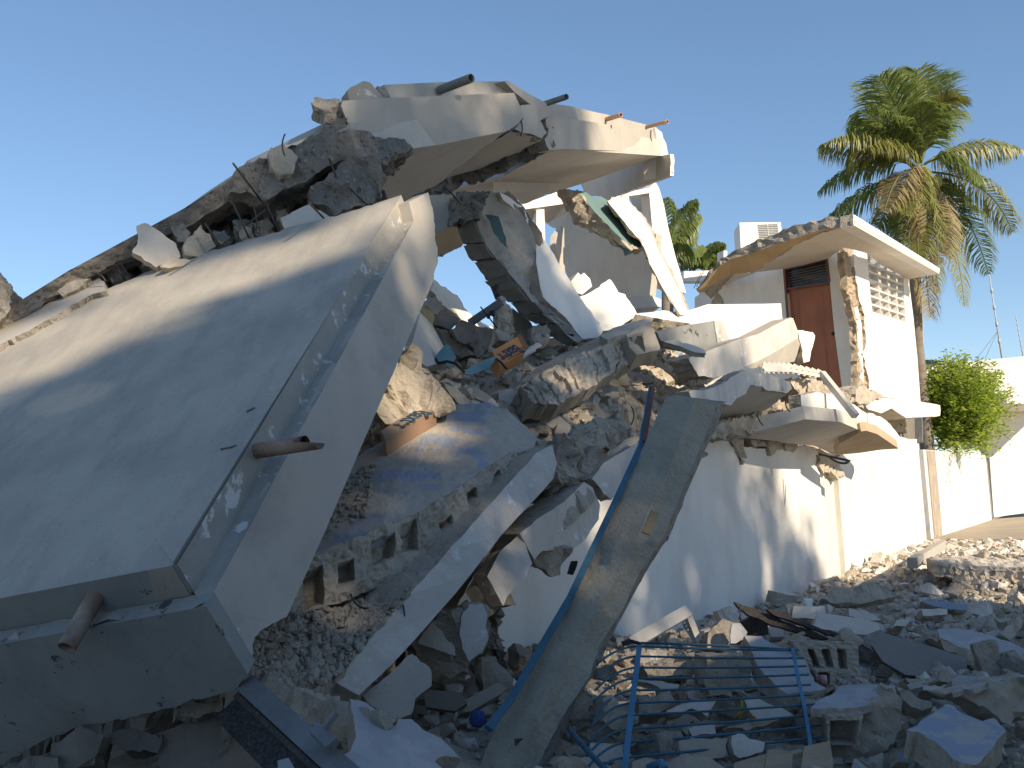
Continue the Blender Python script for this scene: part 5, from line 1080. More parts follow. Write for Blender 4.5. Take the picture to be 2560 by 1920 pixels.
# ================================================================== WHITE EDGE BEAM under it
eb = empty('fallen_edge_beam', P(*z('A5', [(740, 1180, 5.8)])[0]), 'long white plastered beam slanting under the hollow block panel, chipped at its lower end', 'concrete beam')
secs = []
arr = [(470, 1215, 5.45), (560, 1115, 5.65), (660, 1002, 5.85), (860, 778, 6.3), (1060, 554, 6.9), (1260, 331, 7.6), (1420, 152, 8.3), (1500, 62, 8.7), (1580, 25, 9.0)]
bot_ = [(600, 1292, 5.4), (680, 1220, 5.6), (770, 1135, 5.8), (1000, 880, 6.25), (1170, 680, 6.85), (1320, 482, 7.55), (1480, 312, 8.25), (1585, 195, 8.65), (1603, 110, 8.8)]
for a, b in zip(arr, bot_):
    A, B = PL('A5', [a]) [0], PL('A5', [b])[0]
    bk = Vector((-.45, .25, .02))
    secs.append([A, B, B + bk, A + bk])
loft('beam_face', secs, [M['whitewash'], M['mortar']], eb, idx=[0, 0, 1, 1], caps=(1, 1), res=.06, amp=.02, seed=203, res_s=.3, amp_s=.003)
S_('exposed_patch', 'A5', fpl('A5', (600, 1110, 5.72), (.8, -.9, .25)), [(560, 1130), (585, 1060), (612, 1062), (618, 1120), (632, 1170), (590, 1175), (540, 1250), (525, 1180)], .02, ('curb', 'mortar'), parent=eb, cat=None, seed=204, amp=.004)
GA = PL('A5', [(-60, 1120, 4.95), (60, 1010, 5.25), (170, 930, 5.6), (300, 880, 5.85), (480, 850, 6.1), (640, 795, 6.4), (800, 745, 6.7), (960, 640, 7.0)])
GD = PL('A5', [(-60, 1230, 4.75), (60, 1225, 4.85), (200, 1250, 4.95), (380, 1262, 5.15), (478, 1212, 5.4), (600, 1070, 5.7), (740, 912, 6.0), (862, 776, 6.28)])
relief('gravel_bank', GA, None, None, GD, Vector((-.2, .3, -.9)).normalized(), 110, 60, lambda u, v: .05 * noise.noise(Vector((u * 16, v * 9, 3))) + .03 * noise.noise(Vector((u * 45, v * 22, 5))), M['dust_grey'], None, amp=.03, seed=205, back=.4)
tag(bpy.data.objects['gravel_bank'], 'dark dusty bank of gravel and grit between the tilted slab and the white beam', 'gravel', kind='stuff')
pebbles('gravel', on_grid(GA, GD, .1, .98, .02, .98), 900, .008, .04, M['dust_grey'], 'loose pebbles and crumbs spread over the grit bank beside the white beam', seed=5)
# ================================================================== WHITE CRACKED BEAM further right
cb = empty('cracked_white_beam', P(*z('A5', [(1450, 690, 8.0)])[0]), 'cracked whitewashed beam in two pieces on top of the wall, left of the grey pillar', 'concrete beam')
S_('face', 'A5', plane('A5', (1250, 690, 7.5), (1435, 480, 8.1), (1330, 835, 7.45)), [(1250, 690), (1315, 565), (1410, 480), (1436, 478), (1458, 570), (1478, 622), (1450, 690), (1350, 795), (1332, 838), (1290, 765)], .25, ('whitewash', 'mortar'), parent=cb, cat=None, seed=206, ra=True, ragamp=.2, amp=.015)
S_('face', 'A5', plane('A5', (1440, 490, 8.05), (1740, 215, 9.0), (1690, 545, 8.75)), [(1416, 474), (1520, 390), (1640, 312), (1740, 214), (1785, 242), (1822, 330), (1815, 400), (1750, 500), (1690, 545), (1600, 553), (1530, 560), (1490, 605), (1462, 560)], .3, ('whitewash', 'mortar'), parent=cb, cat=None, seed=207, ra=True, ragamp=.2, amp=.015)
S_('top', 'A5', plane('A5', (1250, 690, 7.52), (1740, 215, 9.02), (1250, 590, 8.2)), [(1248, 690), (1315, 563), (1416, 473), (1640, 310), (1740, 213), (1650, 235), (1430, 395), (1280, 540), (1180, 680)], .2, ('mortar', 'mortar'), parent=cb, cat=None, seed=208, amp=.03, amp_s=.015, res_s=.1)
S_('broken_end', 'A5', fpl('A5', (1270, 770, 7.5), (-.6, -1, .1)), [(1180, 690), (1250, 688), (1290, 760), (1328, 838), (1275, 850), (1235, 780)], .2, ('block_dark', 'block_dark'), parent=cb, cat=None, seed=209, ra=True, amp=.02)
S_('broken_underside', 'A5', fpl('A5', (1580, 610, 8.45), (.5, -1, -.2)), [(1478, 612), (1535, 556), (1690, 540), (1665, 620), (1620, 680), (1580, 682), (1545, 655), (1500, 650)], .2, ('mortar', 'mortar'), parent=cb, cat=None, seed=210, rf=True)
S_('whitewashed_panel', 'A4', fpl('A4', (1400, 1050, 9.3), (.8, -1, .1)), [(1285, 1100), (1330, 1030), (1430, 960), (1540, 900), (1540, 1000), (1480, 1120), (1390, 1215), (1345, 1180)], .15, ('whitewash', 'mortar'), 'white plaster plate between the cracked beam and the blue steel bar', 'broken wall', seed=211)
S_('aggregate_slab_edge', 'A4', plane('A4', (1100, 1000, 8.9), (1480, 760, 10.3), (1130, 1150, 8.8)), [(1085, 960), (1150, 860), (1300, 790), (1400, 740), (1560, 700), (1570, 790), (1500, 870), (1330, 960), (1330, 1040), (1270, 1090), (1130, 1150), (1085, 1060)], .6, ('dust_grey', 'dust_grey'), 'lumpy grey broken slab edge with exposed stones above the cracked beam', 'concrete slab', seed=212, rf=True, amp=.09)
S_('cracked_curb', 'A4', fpl('A4', (1430, 960, 9.9), (.6, -1, .3)), [(1325, 1000), (1420, 920), (1530, 860), (1555, 880), (1440, 960), (1330, 1035)], .15, ('mortar', 'mortar'), 'thin cracked strip of slab trim below the stony slab edge', seed=213)
# broken plaster and blocks in the hollow below the beams
S_('plaster_chunk', 'A5', fpl('A5', (1150, 1000, 6.9), (.3, -1, .15)), [(900, 1010), (980, 900), (1090, 850), (1170, 825), (1250, 860), (1255, 950), (1290, 985), (1220, 1090), (1150, 1190), (1010, 1200), (950, 1090)], .35, ('mortar', 'mortar'), 'dark lumpy chunk with plaster skin wedged under the white beam', seed=214, rf=True, amp=.04)
S_('plaster_skin', 'A5', fpl('A5', (1180, 960, 6.72), (.35, -1, .1)), [(1120, 900), (1160, 835), (1225, 832), (1248, 880), (1240, 950), (1262, 1000), (1225, 1075), (1160, 1130), (1130, 1060), (1115, 980)], .03, ('whitewash', 'mortar'), 'curled white plaster skin hanging on the lumpy chunk', seed=215)
S_('rubble_bar', 'A5', fpl('A5', (980, 1000, 6.55), (.2, -1, .6)), [(905, 1015), (975, 925), (1085, 1045), (1085, 1085), (1040, 1075), (900, 1030)], .15, ('block', 'mortar'), 'square edged broken bar poking out below the white beam', seed=216)
S_('grey_plate', 'A5', fpl('A5', (790, 1250, 5.7), (.35, -1, .35)), [(620, 1295), (740, 1190), (870, 1080), (900, 1095), (955, 1145), (965, 1240), (885, 1310), (865, 1385), (810, 1402), (700, 1370)], .06, ('deck', 'mortar'), 'smooth grey plate fallen beneath the lower end of the white beam', 'concrete slab', seed=217)
S_('dusty_block', 'A5', fpl('A5', (1300, 1180, 7.6), (.2, -1, .3)), [(1220, 1110), (1300, 1090), (1380, 1200), (1350, 1330), (1230, 1290), (1210, 1190)], .3, ('mortar', 'mortar'), 'dusty angular block leaning at the foot of the shaded wall', seed=218, rf=True)
S_('dark_block', 'A5', fpl('A5', (1020, 1310, 6.5), (.1, -1, .3)), [(930, 1290), (960, 1265), (1120, 1275), (1150, 1330), (1090, 1370), (940, 1350)], .2, ('block_dark', 'block_dark'), 'dark cement block lying in the hollow under the plaster chunk', 'cement block', seed=219, ra=False)
S_('dark_block', 'A5', fpl('A5', (1240, 1310, 6.8), (.3, -1, .5)), [(1130, 1320), (1300, 1230), (1345, 1250), (1330, 1280), (1170, 1370), (1120, 1380)], .15, ('block', 'block'), 'slanting cement block left of the pillar foot', 'cement block', seed=220, ra=False)
S_('dark_cavity', 'A5', fpl('A5', (1050, 1150, 8.2), (.1, -1, .1)), [(860, 1000), (1300, 900), (1400, 1300), (1000, 1500), (850, 1350)], .3, ('block_dark', 'block_dark'), 'dark backing in the hollow under the beams, shade put into its colour', seed=221, rf=True, amp=.1)  # dark sheet behind the hollow, coloured as if in shade
S_('blue_cloth', 'A5', fpl('A5', (1200, 1410, 5.9), (.1, -1, .3)), [(1170, 1410), (1190, 1380), (1230, 1375), (1245, 1420), (1220, 1455), (1180, 1450)], .08, ('bluerag', 'bluerag'), 'small dark blue cloth scrap among the blocks by the pillar foot', 'cloth', seed=222, rf=True, amp=.02, res=.02)
# bottom left: steel beam, blue panel, dark slabs
ib = empty('steel_i_beam', P(*z('A2', [(1700, 1640, 3.9)])[0]), 'grey steel beam with a dark hollow side sticking out below the tilted slab corner', 'steel beam')
A, B = PL('A2', [(1235, 1225, 4.6), (1800, 1730, 3.75)])
d_ = (B - A).normalized()
bm = bmesh.new(); fl = d_.cross(Vector((.15, -.9, .5))).normalized(); nn = fl.cross(d_).normalized()
if nn.dot(CAM - A) < 0: nn = -nn
box(bm, (A + B) / 2, d_ * (B - A).length / 2, fl * .045, nn * .006); mesh_obj('flange', bm, M['steel'], ib)
bm = bmesh.new(); side = -fl if (-fl).x < 0 else fl
dn = Vector((-1, 0, -.6)); dn = (dn - d_ * dn.dot(d_)).normalized()
c_ = (A + B) / 2 + dn * .11 - nn * .03
box(bm, c_, d_ * (B - A).length / 2, dn * .075, nn * .005); mesh_obj('web', bm, M['blacksteel'], ib)
bm = bmesh.new(); box(bm, (A + B) / 2 + dn * .06 - nn * .05, d_ * (B - A).length / 2, dn * .012, nn * .04); mesh_obj('lip', bm, M['rebar'], ib)
q = PL('A2', [(1610, 1490, 4.0), (1700, 1575, 3.9), (1665, 1500, 3.93)])
bm = bmesh.new(); box2(bm, q[0] + nn * .03, q[1] + nn * .03, .05, .035, up=nn); mesh_obj('bracket', bm, M['steel'], ib)
bm = bmesh.new(); box2(bm, q[2] + nn * .04, q[2] + nn * .04 + Vector((.04, .03, .05)), .02, .02); mesh_obj('bolt', bm, M['steel'], ib)
S_('blue_painted_panel', 'A5', plane('A5', (560, 1330, 4.9), (1110, 1610, 4.95), (600, 1659, 4.45)), [(556, 1308), (640, 1330), (700, 1370), (780, 1408), (870, 1412), (930, 1468), (1000, 1500), (1060, 1550), (1118, 1612), (1030, 1600), (985, 1625), (1050, 1700), (560, 1720), (520, 1590), (560, 1570), (588, 1500)], .08, ('blue', 'mortar'), 'pale blue painted wall piece with torn edges at the bottom, beside the steel beam', 'broken wall', seed=223, amp=.01)
S_('earth_clod', 'A5', fpl('A5', (400, 1370, 4.85), (.2, -1, .5)), [(40, 1180), (130, 1195), (260, 1250), (400, 1280), (560, 1305), (700, 1365), (800, 1400), (700, 1480), (590, 1500), (560, 1570), (450, 1540), (300, 1400), (120, 1260)], .4, ('mortar', 'mortar'), 'brown crumbling masonry bank between the steel beam and the blue wall piece', seed=224, rf=True, amp=.05)
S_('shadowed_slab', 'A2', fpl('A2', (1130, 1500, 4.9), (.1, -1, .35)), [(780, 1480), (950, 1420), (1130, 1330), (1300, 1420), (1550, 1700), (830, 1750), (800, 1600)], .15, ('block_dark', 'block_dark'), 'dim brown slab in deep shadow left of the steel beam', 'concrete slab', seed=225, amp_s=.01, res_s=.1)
S_('blue_scrap', 'A2', fpl('A2', (1450, 1640, 3.95), (.1, -1, .5)), [(1410, 1625), (1460, 1610), (1520, 1700), (1400, 1700)], .03, ('blue', 'blue'), 'small blue painted scrap at the bottom left of the steel beam', seed=226)
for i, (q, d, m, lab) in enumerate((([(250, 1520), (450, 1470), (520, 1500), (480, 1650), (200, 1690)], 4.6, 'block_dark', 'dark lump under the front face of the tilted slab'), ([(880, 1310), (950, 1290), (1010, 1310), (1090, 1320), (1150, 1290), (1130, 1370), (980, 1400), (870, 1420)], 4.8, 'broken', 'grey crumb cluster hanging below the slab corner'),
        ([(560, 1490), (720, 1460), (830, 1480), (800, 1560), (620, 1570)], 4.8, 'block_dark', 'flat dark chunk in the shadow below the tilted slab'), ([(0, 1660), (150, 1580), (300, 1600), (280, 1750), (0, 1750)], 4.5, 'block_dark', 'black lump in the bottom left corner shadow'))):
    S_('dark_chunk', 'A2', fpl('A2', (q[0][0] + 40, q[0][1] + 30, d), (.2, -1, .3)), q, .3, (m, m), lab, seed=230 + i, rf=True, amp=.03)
# added dark backing hides the bright ground below the slab, shade in its colour
o = slab('rubble_mound', (P(250, 1750, 7.0), Vector((.1, -1, .25)).normalized()), [(-350, 1640), (150, 1590), (500, 1560), (720, 1600), (760, 1900), (600, 2100), (-350, 2100)], 2.0, [M['block_dark'], M['block_dark']], None, res=.12, amp=.12, scale=3, seed=299, rough_face=True, rough_all=True, label='added dark backing beneath the tilted slab, shade put into its colour', cat='rubble')
# ================================================================== PILLAR
pr = empty('fallen_pillar', P(*z('D', [(1100, 1650, 5.9)])[0]), 'thick grey green rendered concrete pillar leaning across the foreground', 'pillar')
secs = []
for (l, m_, r_, d) in [((1437, 860), (1500, 862), (1553, 874), 8.0), ((1425, 885), (1488, 900), (1535, 925), 7.9), ((1372, 1005), (1442, 1020), (1498, 1005), 7.6), ((1340, 1070), (1412, 1085), (1462, 1090), 7.4), ((1300, 1150), (1378, 1165), (1432, 1165), 7.2), ((1255, 1235), (1338, 1250), (1385, 1240), 7.0),
                       ((1215, 1305), (1290, 1320), (1345, 1310), 6.8), ((1180, 1375), (1250, 1390), (1296, 1400), 6.6), ((1140, 1445), (1208, 1460), (1268, 1462), 6.4), ((1090, 1540), (1160, 1550), (1215, 1550), 6.15), ((1052, 1610), (1115, 1625), (1180, 1630), 5.95), ((1020, 1700), (1085, 1710), (1140, 1710), 5.75)]:
    q = z('D', [l, m_, r_]); a, b, c = P(*q[0], d), P(*q[1], d - .1), P(*q[2], d + .08)
    bk = Vector((.12, .32, .05)); j = (rng.uniform(-.012, .012), rng.uniform(-.02, .02))
    secs.append([a, a.lerp(b, .5) + Vector((0, -.008, 0)), b + Vector((j[0], 0, 0)), b.lerp(c, .45) + Vector((0, .03, 0)), c + Vector((j[1], 0, 0)), c + bk, a + bk])
loft('shaft', secs, [M['pillar'], M['broken']], pr, idx=[0, 0, 0, 0, 1, 0, 0], caps=(1, 1), res=.045, amp=.012, scale=9, seed=240, res_s=.05, amp_s=.004)
S_('tan_plate', 'A4', fpl('A4', (1605, 1340, 6.72), (.2, -1, .25)), [(1563, 1392), (1612, 1272), (1655, 1290), (1605, 1410)], .02, ('brass', 'brass'), parent=pr, cat=None, ra=False, amp=0, amp_s=0)
S_('anchor_slot', 'A5', fpl('A5', (1410, 1530, 5.85), (.1, -1, .3)), [(1388, 1512), (1435, 1508), (1400, 1545), (1392, 1545)], .01, ('blacksteel', 'blacksteel'), parent=pr, cat=None, ra=False, amp=0, amp_s=0)
S_('render_flake', 'B3', fpl('B3', (800, 1380, 7.85), (.3, -1, .1)), [(750, 1355), (790, 1340), (855, 1365), (850, 1390), (790, 1420), (740, 1450), (725, 1440)], .06, ('pillar', 'mortar'), parent=pr, cat=None, seed=241, amp=.015)
def crack(k, pl, pts, wd, parent, m='rebar'):
    q = [onp(pl, *p) for p in z(k, pts)]; bm = bmesh.new()
    for a, b in zip(q, q[1:]): box2(bm, a, b, .003, wd, up=pl[1].cross((b - a).normalized()))
    return mesh_obj('crack', bm, M[m], parent)
# blue steel bar with red strip beside the pillar
bs = empty('blue_steel_bar', P(*z('D', [(1055, 1570, 5.9)])[0]), 'bent blue painted steel bar running up the left edge of the grey pillar', 'steel bar')
bm = bmesh.new(); q = [P(*p) for p in z('D', [(1407, 838, 8.3), (1385, 962, 7.75), (1330, 1082, 7.3), (1232, 1290, 6.75), (1150, 1430, 6.3), (1105, 1508, 6.05), (1056, 1572, 5.8)])]
for a, b in zip(q, q[1:]): box2(bm, a - (b - a).normalized() * .01, b + (b - a).normalized() * .01, .045, .03, up=Vector((0, -1, .3)))
mesh_obj('bar', bm, M['bluesteel'], bs)
bm = bmesh.new(); q = [P(*p) for p in z('D', [(1407, 838, 8.34), (1403, 905, 8.1), (1396, 960, 7.85)])]
q2 = [P(*p) for p in z('D', [(1411, 836, 8.28), (1401, 900, 8.0), (1392, 955, 7.75)])]
for a, b in zip(q2, q2[1:]): box2(bm, a, b, .03, .02, up=Vector((0, -1, .3)))
mesh_obj('red_strip', bm, M['redrust'], bs)
S_('dark_fitting', 'A5', fpl('A5', (1685, 650, 7.2), (.2, -1, 0)), [(1660, 680), (1680, 615), (1710, 612), (1705, 640), (1685, 685)], .04, ('blacksteel', 'blacksteel'), 'small black metal fitting caught behind the blue steel bar', 'fitting', ra=False, amp=.004)
# ================================================================== BLUE WINDOW GRILLE
gr = empty('window_grille', P(*z('A7', [(1250, 1643, 5.85)])[0]), 'fallen blue painted window grille of bent bars lying on the rubble in front', 'window grille')
gpl = plane('A7', (620, 680, 6.85), (1850, 715, 6.95), (530, 1600, 5.85))
bars_ = [((290, 825), (610, 680), (1890, 714)), ((290, 935), (610, 760), (1930, 775)), ((278, 1030), (605, 850), (1945, 838)), ((268, 1120), (595, 935), (1965, 905)), ((265, 1235), (580, 1030), (1980, 985)), ((235, 1325), (565, 1130), (1995, 1062)),
         ((217, 1455), (555, 1225), (2025, 1137)), ((210, 1550), (545, 1335), (2040, 1220)), ((215, 1643), (535, 1440), (2060, 1305)), ((370, 1640), (520, 1560), (2080, 1393))]
for (t_, s_, e_) in bars_:
    S3, E3_ = onp(gpl, *z('A7', [s_])[0]), onp(gpl, *z('A7', [e_])[0])
    v = ray(*z('A7', [t_])[0]); T3 = CAM + v * ((S3.y - .28 - CAM.y) / v.y)
    mid = onp(gpl, *z('A7', [(s_[0] - 170, s_[1] + (10 if s_[1] < 1500 else 20))])[0])
    bm = bmesh.new(); tube(bm, bez(T3, mid, S3, 10)[:-1] + [S3.lerp(E3_, t) + Vector((0, 0, -.006 * math.sin(t * 3.1))) for t in (0, .25, .5, .75, 1)], .0075, 8)
    mesh_obj('bar', bm, M['bluesteel'], gr)
bm = bmesh.new(); tube(bm, [onp(gpl, *p) for p in z('A7', [(640, 655), (1200, 672), (1870, 708)])], .008, 8); mesh_obj('bar', bm, M['bluesteel'], gr)
for nm, pts, wd in (('cross_strip', [(628, 672), (600, 900), (570, 1130), (545, 1350), (522, 1560), (505, 1720)], .036), ('cross_strip', [(1838, 700), (1880, 930), (1930, 1150), (1975, 1420), (1990, 1720)], .024)):
    bm = bmesh.new(); q = [onp(off(gpl, .009), *p) for p in z('A7', pts)]
    for a, b in zip(q, q[1:]): box2(bm, a, b, wd, .005, up=gpl[1])
    mesh_obj(nm, bm, M['bluestrip'], gr)
bm = bmesh.new(); q = PL('A7', [(490, 665, 6.9), (560, 640, 6.9), (640, 665, 6.85)])
box2(bm, q[0], q[1], .05, .03); box2(bm, q[1], q[2], .02, .02); mesh_obj('hinge', bm, M['rebar'], gr)
bar('A7', (75, 1340, 5.6), (220, 1520, 5.2), (390, 1680, 5.0), r=.016, m='bluesteel', name='blue_steel_rod', label='curved blue steel rod crossing the bottom left of the grille', cat='steel bar')
bm = bmesh.new(); tube(bm, PL('A7', [(700, 1640, 5.35), (800, 1600, 5.3), (830, 1650, 5.25)]), .02, 10)
tag(mesh_obj('blue_tube', bm, M['bluestrip']), 'short bright blue tube end at the bottom edge under the grille', 'tube')
# ================================================================== OBJECTS IN THE FRONT RUBBLE
pf = empty('white_window_frame', P(*z('A7', [(620, 700, 7.3)])[0]), 'dirty white window frame corner leaning on the shaded wall behind the grille', 'window frame')
bm = bmesh.new(); q = PL('A7', [(555, 668, 7.2), (1000, 410, 7.9), (1090, 640, 7.9), (660, 690, 7.2), (985, 470, 7.85)]); box2(bm, q[0], q[1], .09, .06, up=Vector((.2, -1, .5))); mesh_obj('rail', bm, M['pvc'], pf)
bm = bmesh.new(); box2(bm, q[1], q[2], .05, .05, up=Vector((.2, -1, .5))); mesh_obj('rail', bm, M['pvc'], pf)
bm = bmesh.new()
L0, L1_ = PL('A7', [(960, 490, 7.92), (1060, 650, 7.92)]); L2, L3 = PL('A7', [(1005, 470, 7.93), (1085, 620, 7.93)])
for i in range(7): box2(bm, L0.lerp(L1_, i / 6), L2.lerp(L3, i / 6), .012, .012)
box2(bm, L0, L1_, .014, .014); mesh_obj('lattice', bm, M['pvc'], pf)
def blocky(name, k, face, d, n, thick, hs_, nu, nv, m, label, cat='cement block', seed=0, amp=.008, group=None):
    """hollow block piece: quad face with cavities"""
    pl = fpl(k, (face[0][0], face[0][1], d), n); q = [onp(pl, *p) for p in z(k, face)]
    o = empty(name, (q[2] + q[3]) / 2, label, cat, group)
    relief('block_body', q[0], q[1], q[2], q[3], -pl[1], nu, nv, lambda u, v: holes(hs_, thick * .7)(u, v) + .012 * noise.noise(Vector((u * 12, v * 8, seed))), M[m], o, amp=amp, seed=seed, back=thick)
    return o
blocky('hollow_block_wall_piece', 'A8', [(300, 872), (700, 885), (725, 1090), (370, 1045)], 7.3, (-.1, -1, .12), .2, [(.19, .28, .3, .9), (.42, .25, .545, .85), (.655, .22, .79, .85)], 60, 26, 'block', 'row of hollow cement blocks with three open cavities just right of the grille', seed=251)
blocky('hollow_block', 'A8', [(440, 1052), (570, 1060), (560, 1165), (455, 1160)], 7.0, (-.1, -1, .12), .2, [(.15, .15, .7, .9)], 24, 18, 'block', 'single hollow block under the cavity row holding a drink can', seed=252)
bm = bmesh.new(); tube(bm, PL('A8', [(485, 1085, 6.97), (492, 1140, 6.97)]), .028, 14); tag(mesh_obj('drink_can', bm, M['canred']), 'small red and silver can inside the single hollow block', 'can')
S_('leaning_blue_slab', 'A7', plane('A7', (1480, 620, 7.5), (1900, 720, 7.4), (1980, 1050, 6.7)), [(1455, 595), (1590, 600), (1640, 640), (1780, 690), (1900, 720), (1960, 830), (2010, 960), (2100, 1012), (2060, 1032), (1940, 1040), (1800, 1062), (1700, 990), (1570, 850), (1510, 720)], .12, ('blue', 'mortar'), 'pale blue plastered slab leaning behind the right half of the grille', 'concrete slab', seed=253, amp=.02)
S_('hollow_lump', 'A7', fpl('A7', (1300, 600, 7.7), (.1, -1, .3)), [(1155, 625), (1185, 560), (1260, 500), (1285, 462), (1340, 485), (1420, 478), (1490, 560), (1470, 640), (1300, 700), (1160, 705)], .25, ('block', 'mortar'), 'broken hollow block lump with blue paint traces behind the top of the grille', seed=254, rf=True, amp=.03)
S_('blue_paint_scrap', 'A7', fpl('A7', (1400, 560, 7.55), (.1, -1, .3)), [(1360, 505), (1425, 500), (1480, 570), (1420, 640), (1350, 660), (1345, 600)], .02, ('blue', 'blue'), 'mottled blue paint scrap on the broken hollow lump', seed=255, amp=.004)
for i, (q, d, m, lab, tl, th) in enumerate((
    ([(1150, 755), (1300, 745), (1455, 752), (1505, 830), (1500, 960), (1440, 1045), (1340, 1050), (1190, 1085), (1150, 980)], 7.0, 'mortar', 'tall dusty block standing upright behind the middle of the grille', (.1, -1, .1), .3),
    ([(640, 830), (1060, 780), (1085, 880), (1060, 920), (690, 930)], 7.3, 'mortar', 'long low block behind the upper left bars of the grille', (.1, -1, .4), .25),
    ([(590, 930), (940, 980), (950, 1000), (860, 1040), (620, 960)], 6.9, 'palewhite', 'flat pale triangular plate under the left grille bars', (.1, -1, 1.2), .05),
    ([(620, 1080), (860, 1030), (900, 1100), (820, 1200), (610, 1250)], 6.6, 'mortar', 'squat dusty block below the flat pale plate, under the grille', (.1, -1, .5), .2),
    ([(830, 1190), (1100, 1100), (1235, 1110), (1160, 1240), (1040, 1170), (900, 1220)], 6.55, 'palewhite', 'whitish splintered chunk under the centre of the grille', (.1, -1, .5), .12),
    ([(1460, 1110), (1560, 1090), (1640, 1130), (1780, 1180), (1850, 1230), (1700, 1270), (1540, 1260)], 6.5, 'palewhite', 'white wedge shaped plate under the right side of the grille', (.1, -1, .9), .08),
    ([(1310, 1330), (1400, 1290), (1700, 1260), (1740, 1280), (1500, 1350)], 6.3, 'mortar', 'thin dusty plate just below the white wedge plate', (.1, -1, .5), .08),
    ([(1020, 1340), (1080, 1300), (1220, 1300), (1230, 1370), (1050, 1390)], 6.25, 'palewhite', 'small pale stone slab low in the middle of the grille', (.1, -1, .6), .1),
    ([(940, 1440), (1330, 1400), (1300, 1560), (960, 1590)], 6.0, 'block', 'long grey block at the bottom centre under the grille', (.1, -1, .4), .2),
    ([(1360, 1390), (1420, 1375), (1620, 1440), (1600, 1510), (1420, 1570), (1380, 1540)], 6.0, 'palewhite', 'pale rounded plate at lower right behind the grille bars', (.1, -1, .5), .12),
    ([(340, 1100), (400, 1060), (560, 1170), (600, 1280), (560, 1370), (470, 1360), (350, 1260)], 6.3, 'mortar', 'ridged brown slab chunk under the left curve of the grille', (.3, -1, .3), .2),
    ([(90, 1090), (180, 1000), (280, 1060), (270, 1150), (170, 1250), (70, 1250), (60, 1180)], 6.5, 'mortar', 'rounded brown chunk between the pillar and the grille', (.1, -1, .2), .25),
    ([(300, 860), (440, 830), (480, 940), (420, 960), (290, 930)], 7.0, 'mortar', 'ribbed broken chunk behind the grille tips beside the pillar', (.1, -1, .2), .2),
    ([(0, 1560), (100, 1530), (290, 1643), (200, 1720), (0, 1700)], 5.3, 'mortar', 'big pale chunk at the bottom edge between pillar and grille', (.1, -1, .4), .2),
    ([(570, 1590), (700, 1560), (1200, 1560), (1300, 1620), (1250, 1720), (600, 1720)], 5.4, 'mortar', 'broad dusty slab along the bottom edge under the grille', (.1, -1, .5), .15),
)):
    S_('broken_block', 'A7', fpl('A7', (sum(p[0] for p in q) / len(q), sum(p[1] for p in q) / len(q), d), tl), q, th, (m, 'mortar'), lab, seed=260 + i, rf=(m == 'mortar'), amp=.022, res=.035, res_s=.08, amp_s=.006)
for i, (q, d) in enumerate(((((1640, 1500), (1840, 1520), (1830, 1720), (1600, 1720)), 5.75), (((1380, 1600), (1630, 1530), (1600, 1720), (1360, 1720)), 5.7), (((1930, 1470), (2130, 1430), (2160, 1600), (2150, 1720), (1890, 1720)), 5.8))):
    S_('pallet_board', 'A7', fpl('A7', (q[0][0] + 50, q[0][1] + 100, d), (.05, -1, .7)), q, .022, ('wood', 'wood'), ('grey wooden board at the bottom edge, centre of three under the grille', 'left wooden board at the bottom edge, cut by the frame', 'right wooden board crossed by the narrow blue strip')[i], 'board', seed=280 + i, ra=False, amp=0, amp_s=.001)
bm = bmesh.new(); q = PL('A7', [(1480, 1640, 5.85), (1920, 1520, 5.9)]); box2(bm, q[0], q[1], .06, .03); tag(mesh_obj('pallet_batten', bm, M['wood']), 'wooden batten under the boards at the bottom edge', 'board')
bm = bmesh.new(); tube(bm, PL('A7', [(1430, 1100, 6.7), (1440, 1170, 6.6), (1400, 1250, 6.5), (1470, 1180, 6.55), (1540, 1250, 6.45)]), .009, 8); tag(mesh_obj('yellow_hose', bm, M['yellow']), 'thin yellow hose curling under the grille', 'hose')
# dark burnt looking boards
for i, (q, d, lab, tl) in enumerate((([(1375, 330), (1440, 355), (1640, 410), (1760, 480), (2000, 560), (2125, 622), (2080, 625), (1900, 580), (1640, 500), (1500, 440), (1450, 400)], 8.6, 'splintered dark board pointing left above the grille', (.1, -1, .6)),
        ([(1630, 390), (1700, 400), (1950, 500), (2230, 590), (2240, 620), (2050, 560), (1700, 440)], 8.5, 'second splintered dark board crossing behind the first', (.1, -1, .6)),
        ([(1480, 470), (1560, 420), (1640, 500), (1650, 590), (1540, 590)], 8.7, 'dark hollow lump under the splintered boards', (.1, -1, .2)))):
    S_('dark_board', 'A7', fpl('A7', (q[3][0], q[3][1], d), tl), q, .03 if i < 2 else .2, ('darkwood', 'darkwood'), lab, 'board', seed=285 + i, amp=.008, res=.04)
bar('A7', (1420, 355, 8.5), (1425, 500, 8.45), r=.006)
tag(bpy.data.objects['rebar.%03d' % max(int(o.name[6:]) if len(o.name) > 5 and o.name[6:].isdigit() else 0 for o in bpy.data.objects if o.name.startswith('rebar'))] if any(o.name.startswith('rebar.') for o in bpy.data.objects) else None, 'thin upright rusty rod beside the splintered dark boards', 'steel bar')
bm = bmesh.new(); q = PL('A7', [(1700, 680, 7.9), (1925, 575, 8.1)]); box2(bm, q[0], q[1], .03, .02); tag(mesh_obj('wood_stick', bm, M['wood']), 'pale wooden stick behind the blue leaning slab', 'stick')
S_('white_block_beam', 'A8', plane('A8', (455, 695, 9.0), (830, 760, 9.2), (800, 840, 8.9)), [(455, 695), (560, 708), (700, 730), (832, 760), (842, 800), (800, 840), (640, 822), (430, 790)], .18, ('palewhite', 'mortar'), 'white squared beam piece lying above the hollow block row', 'concrete beam', seed=290, ra=False)
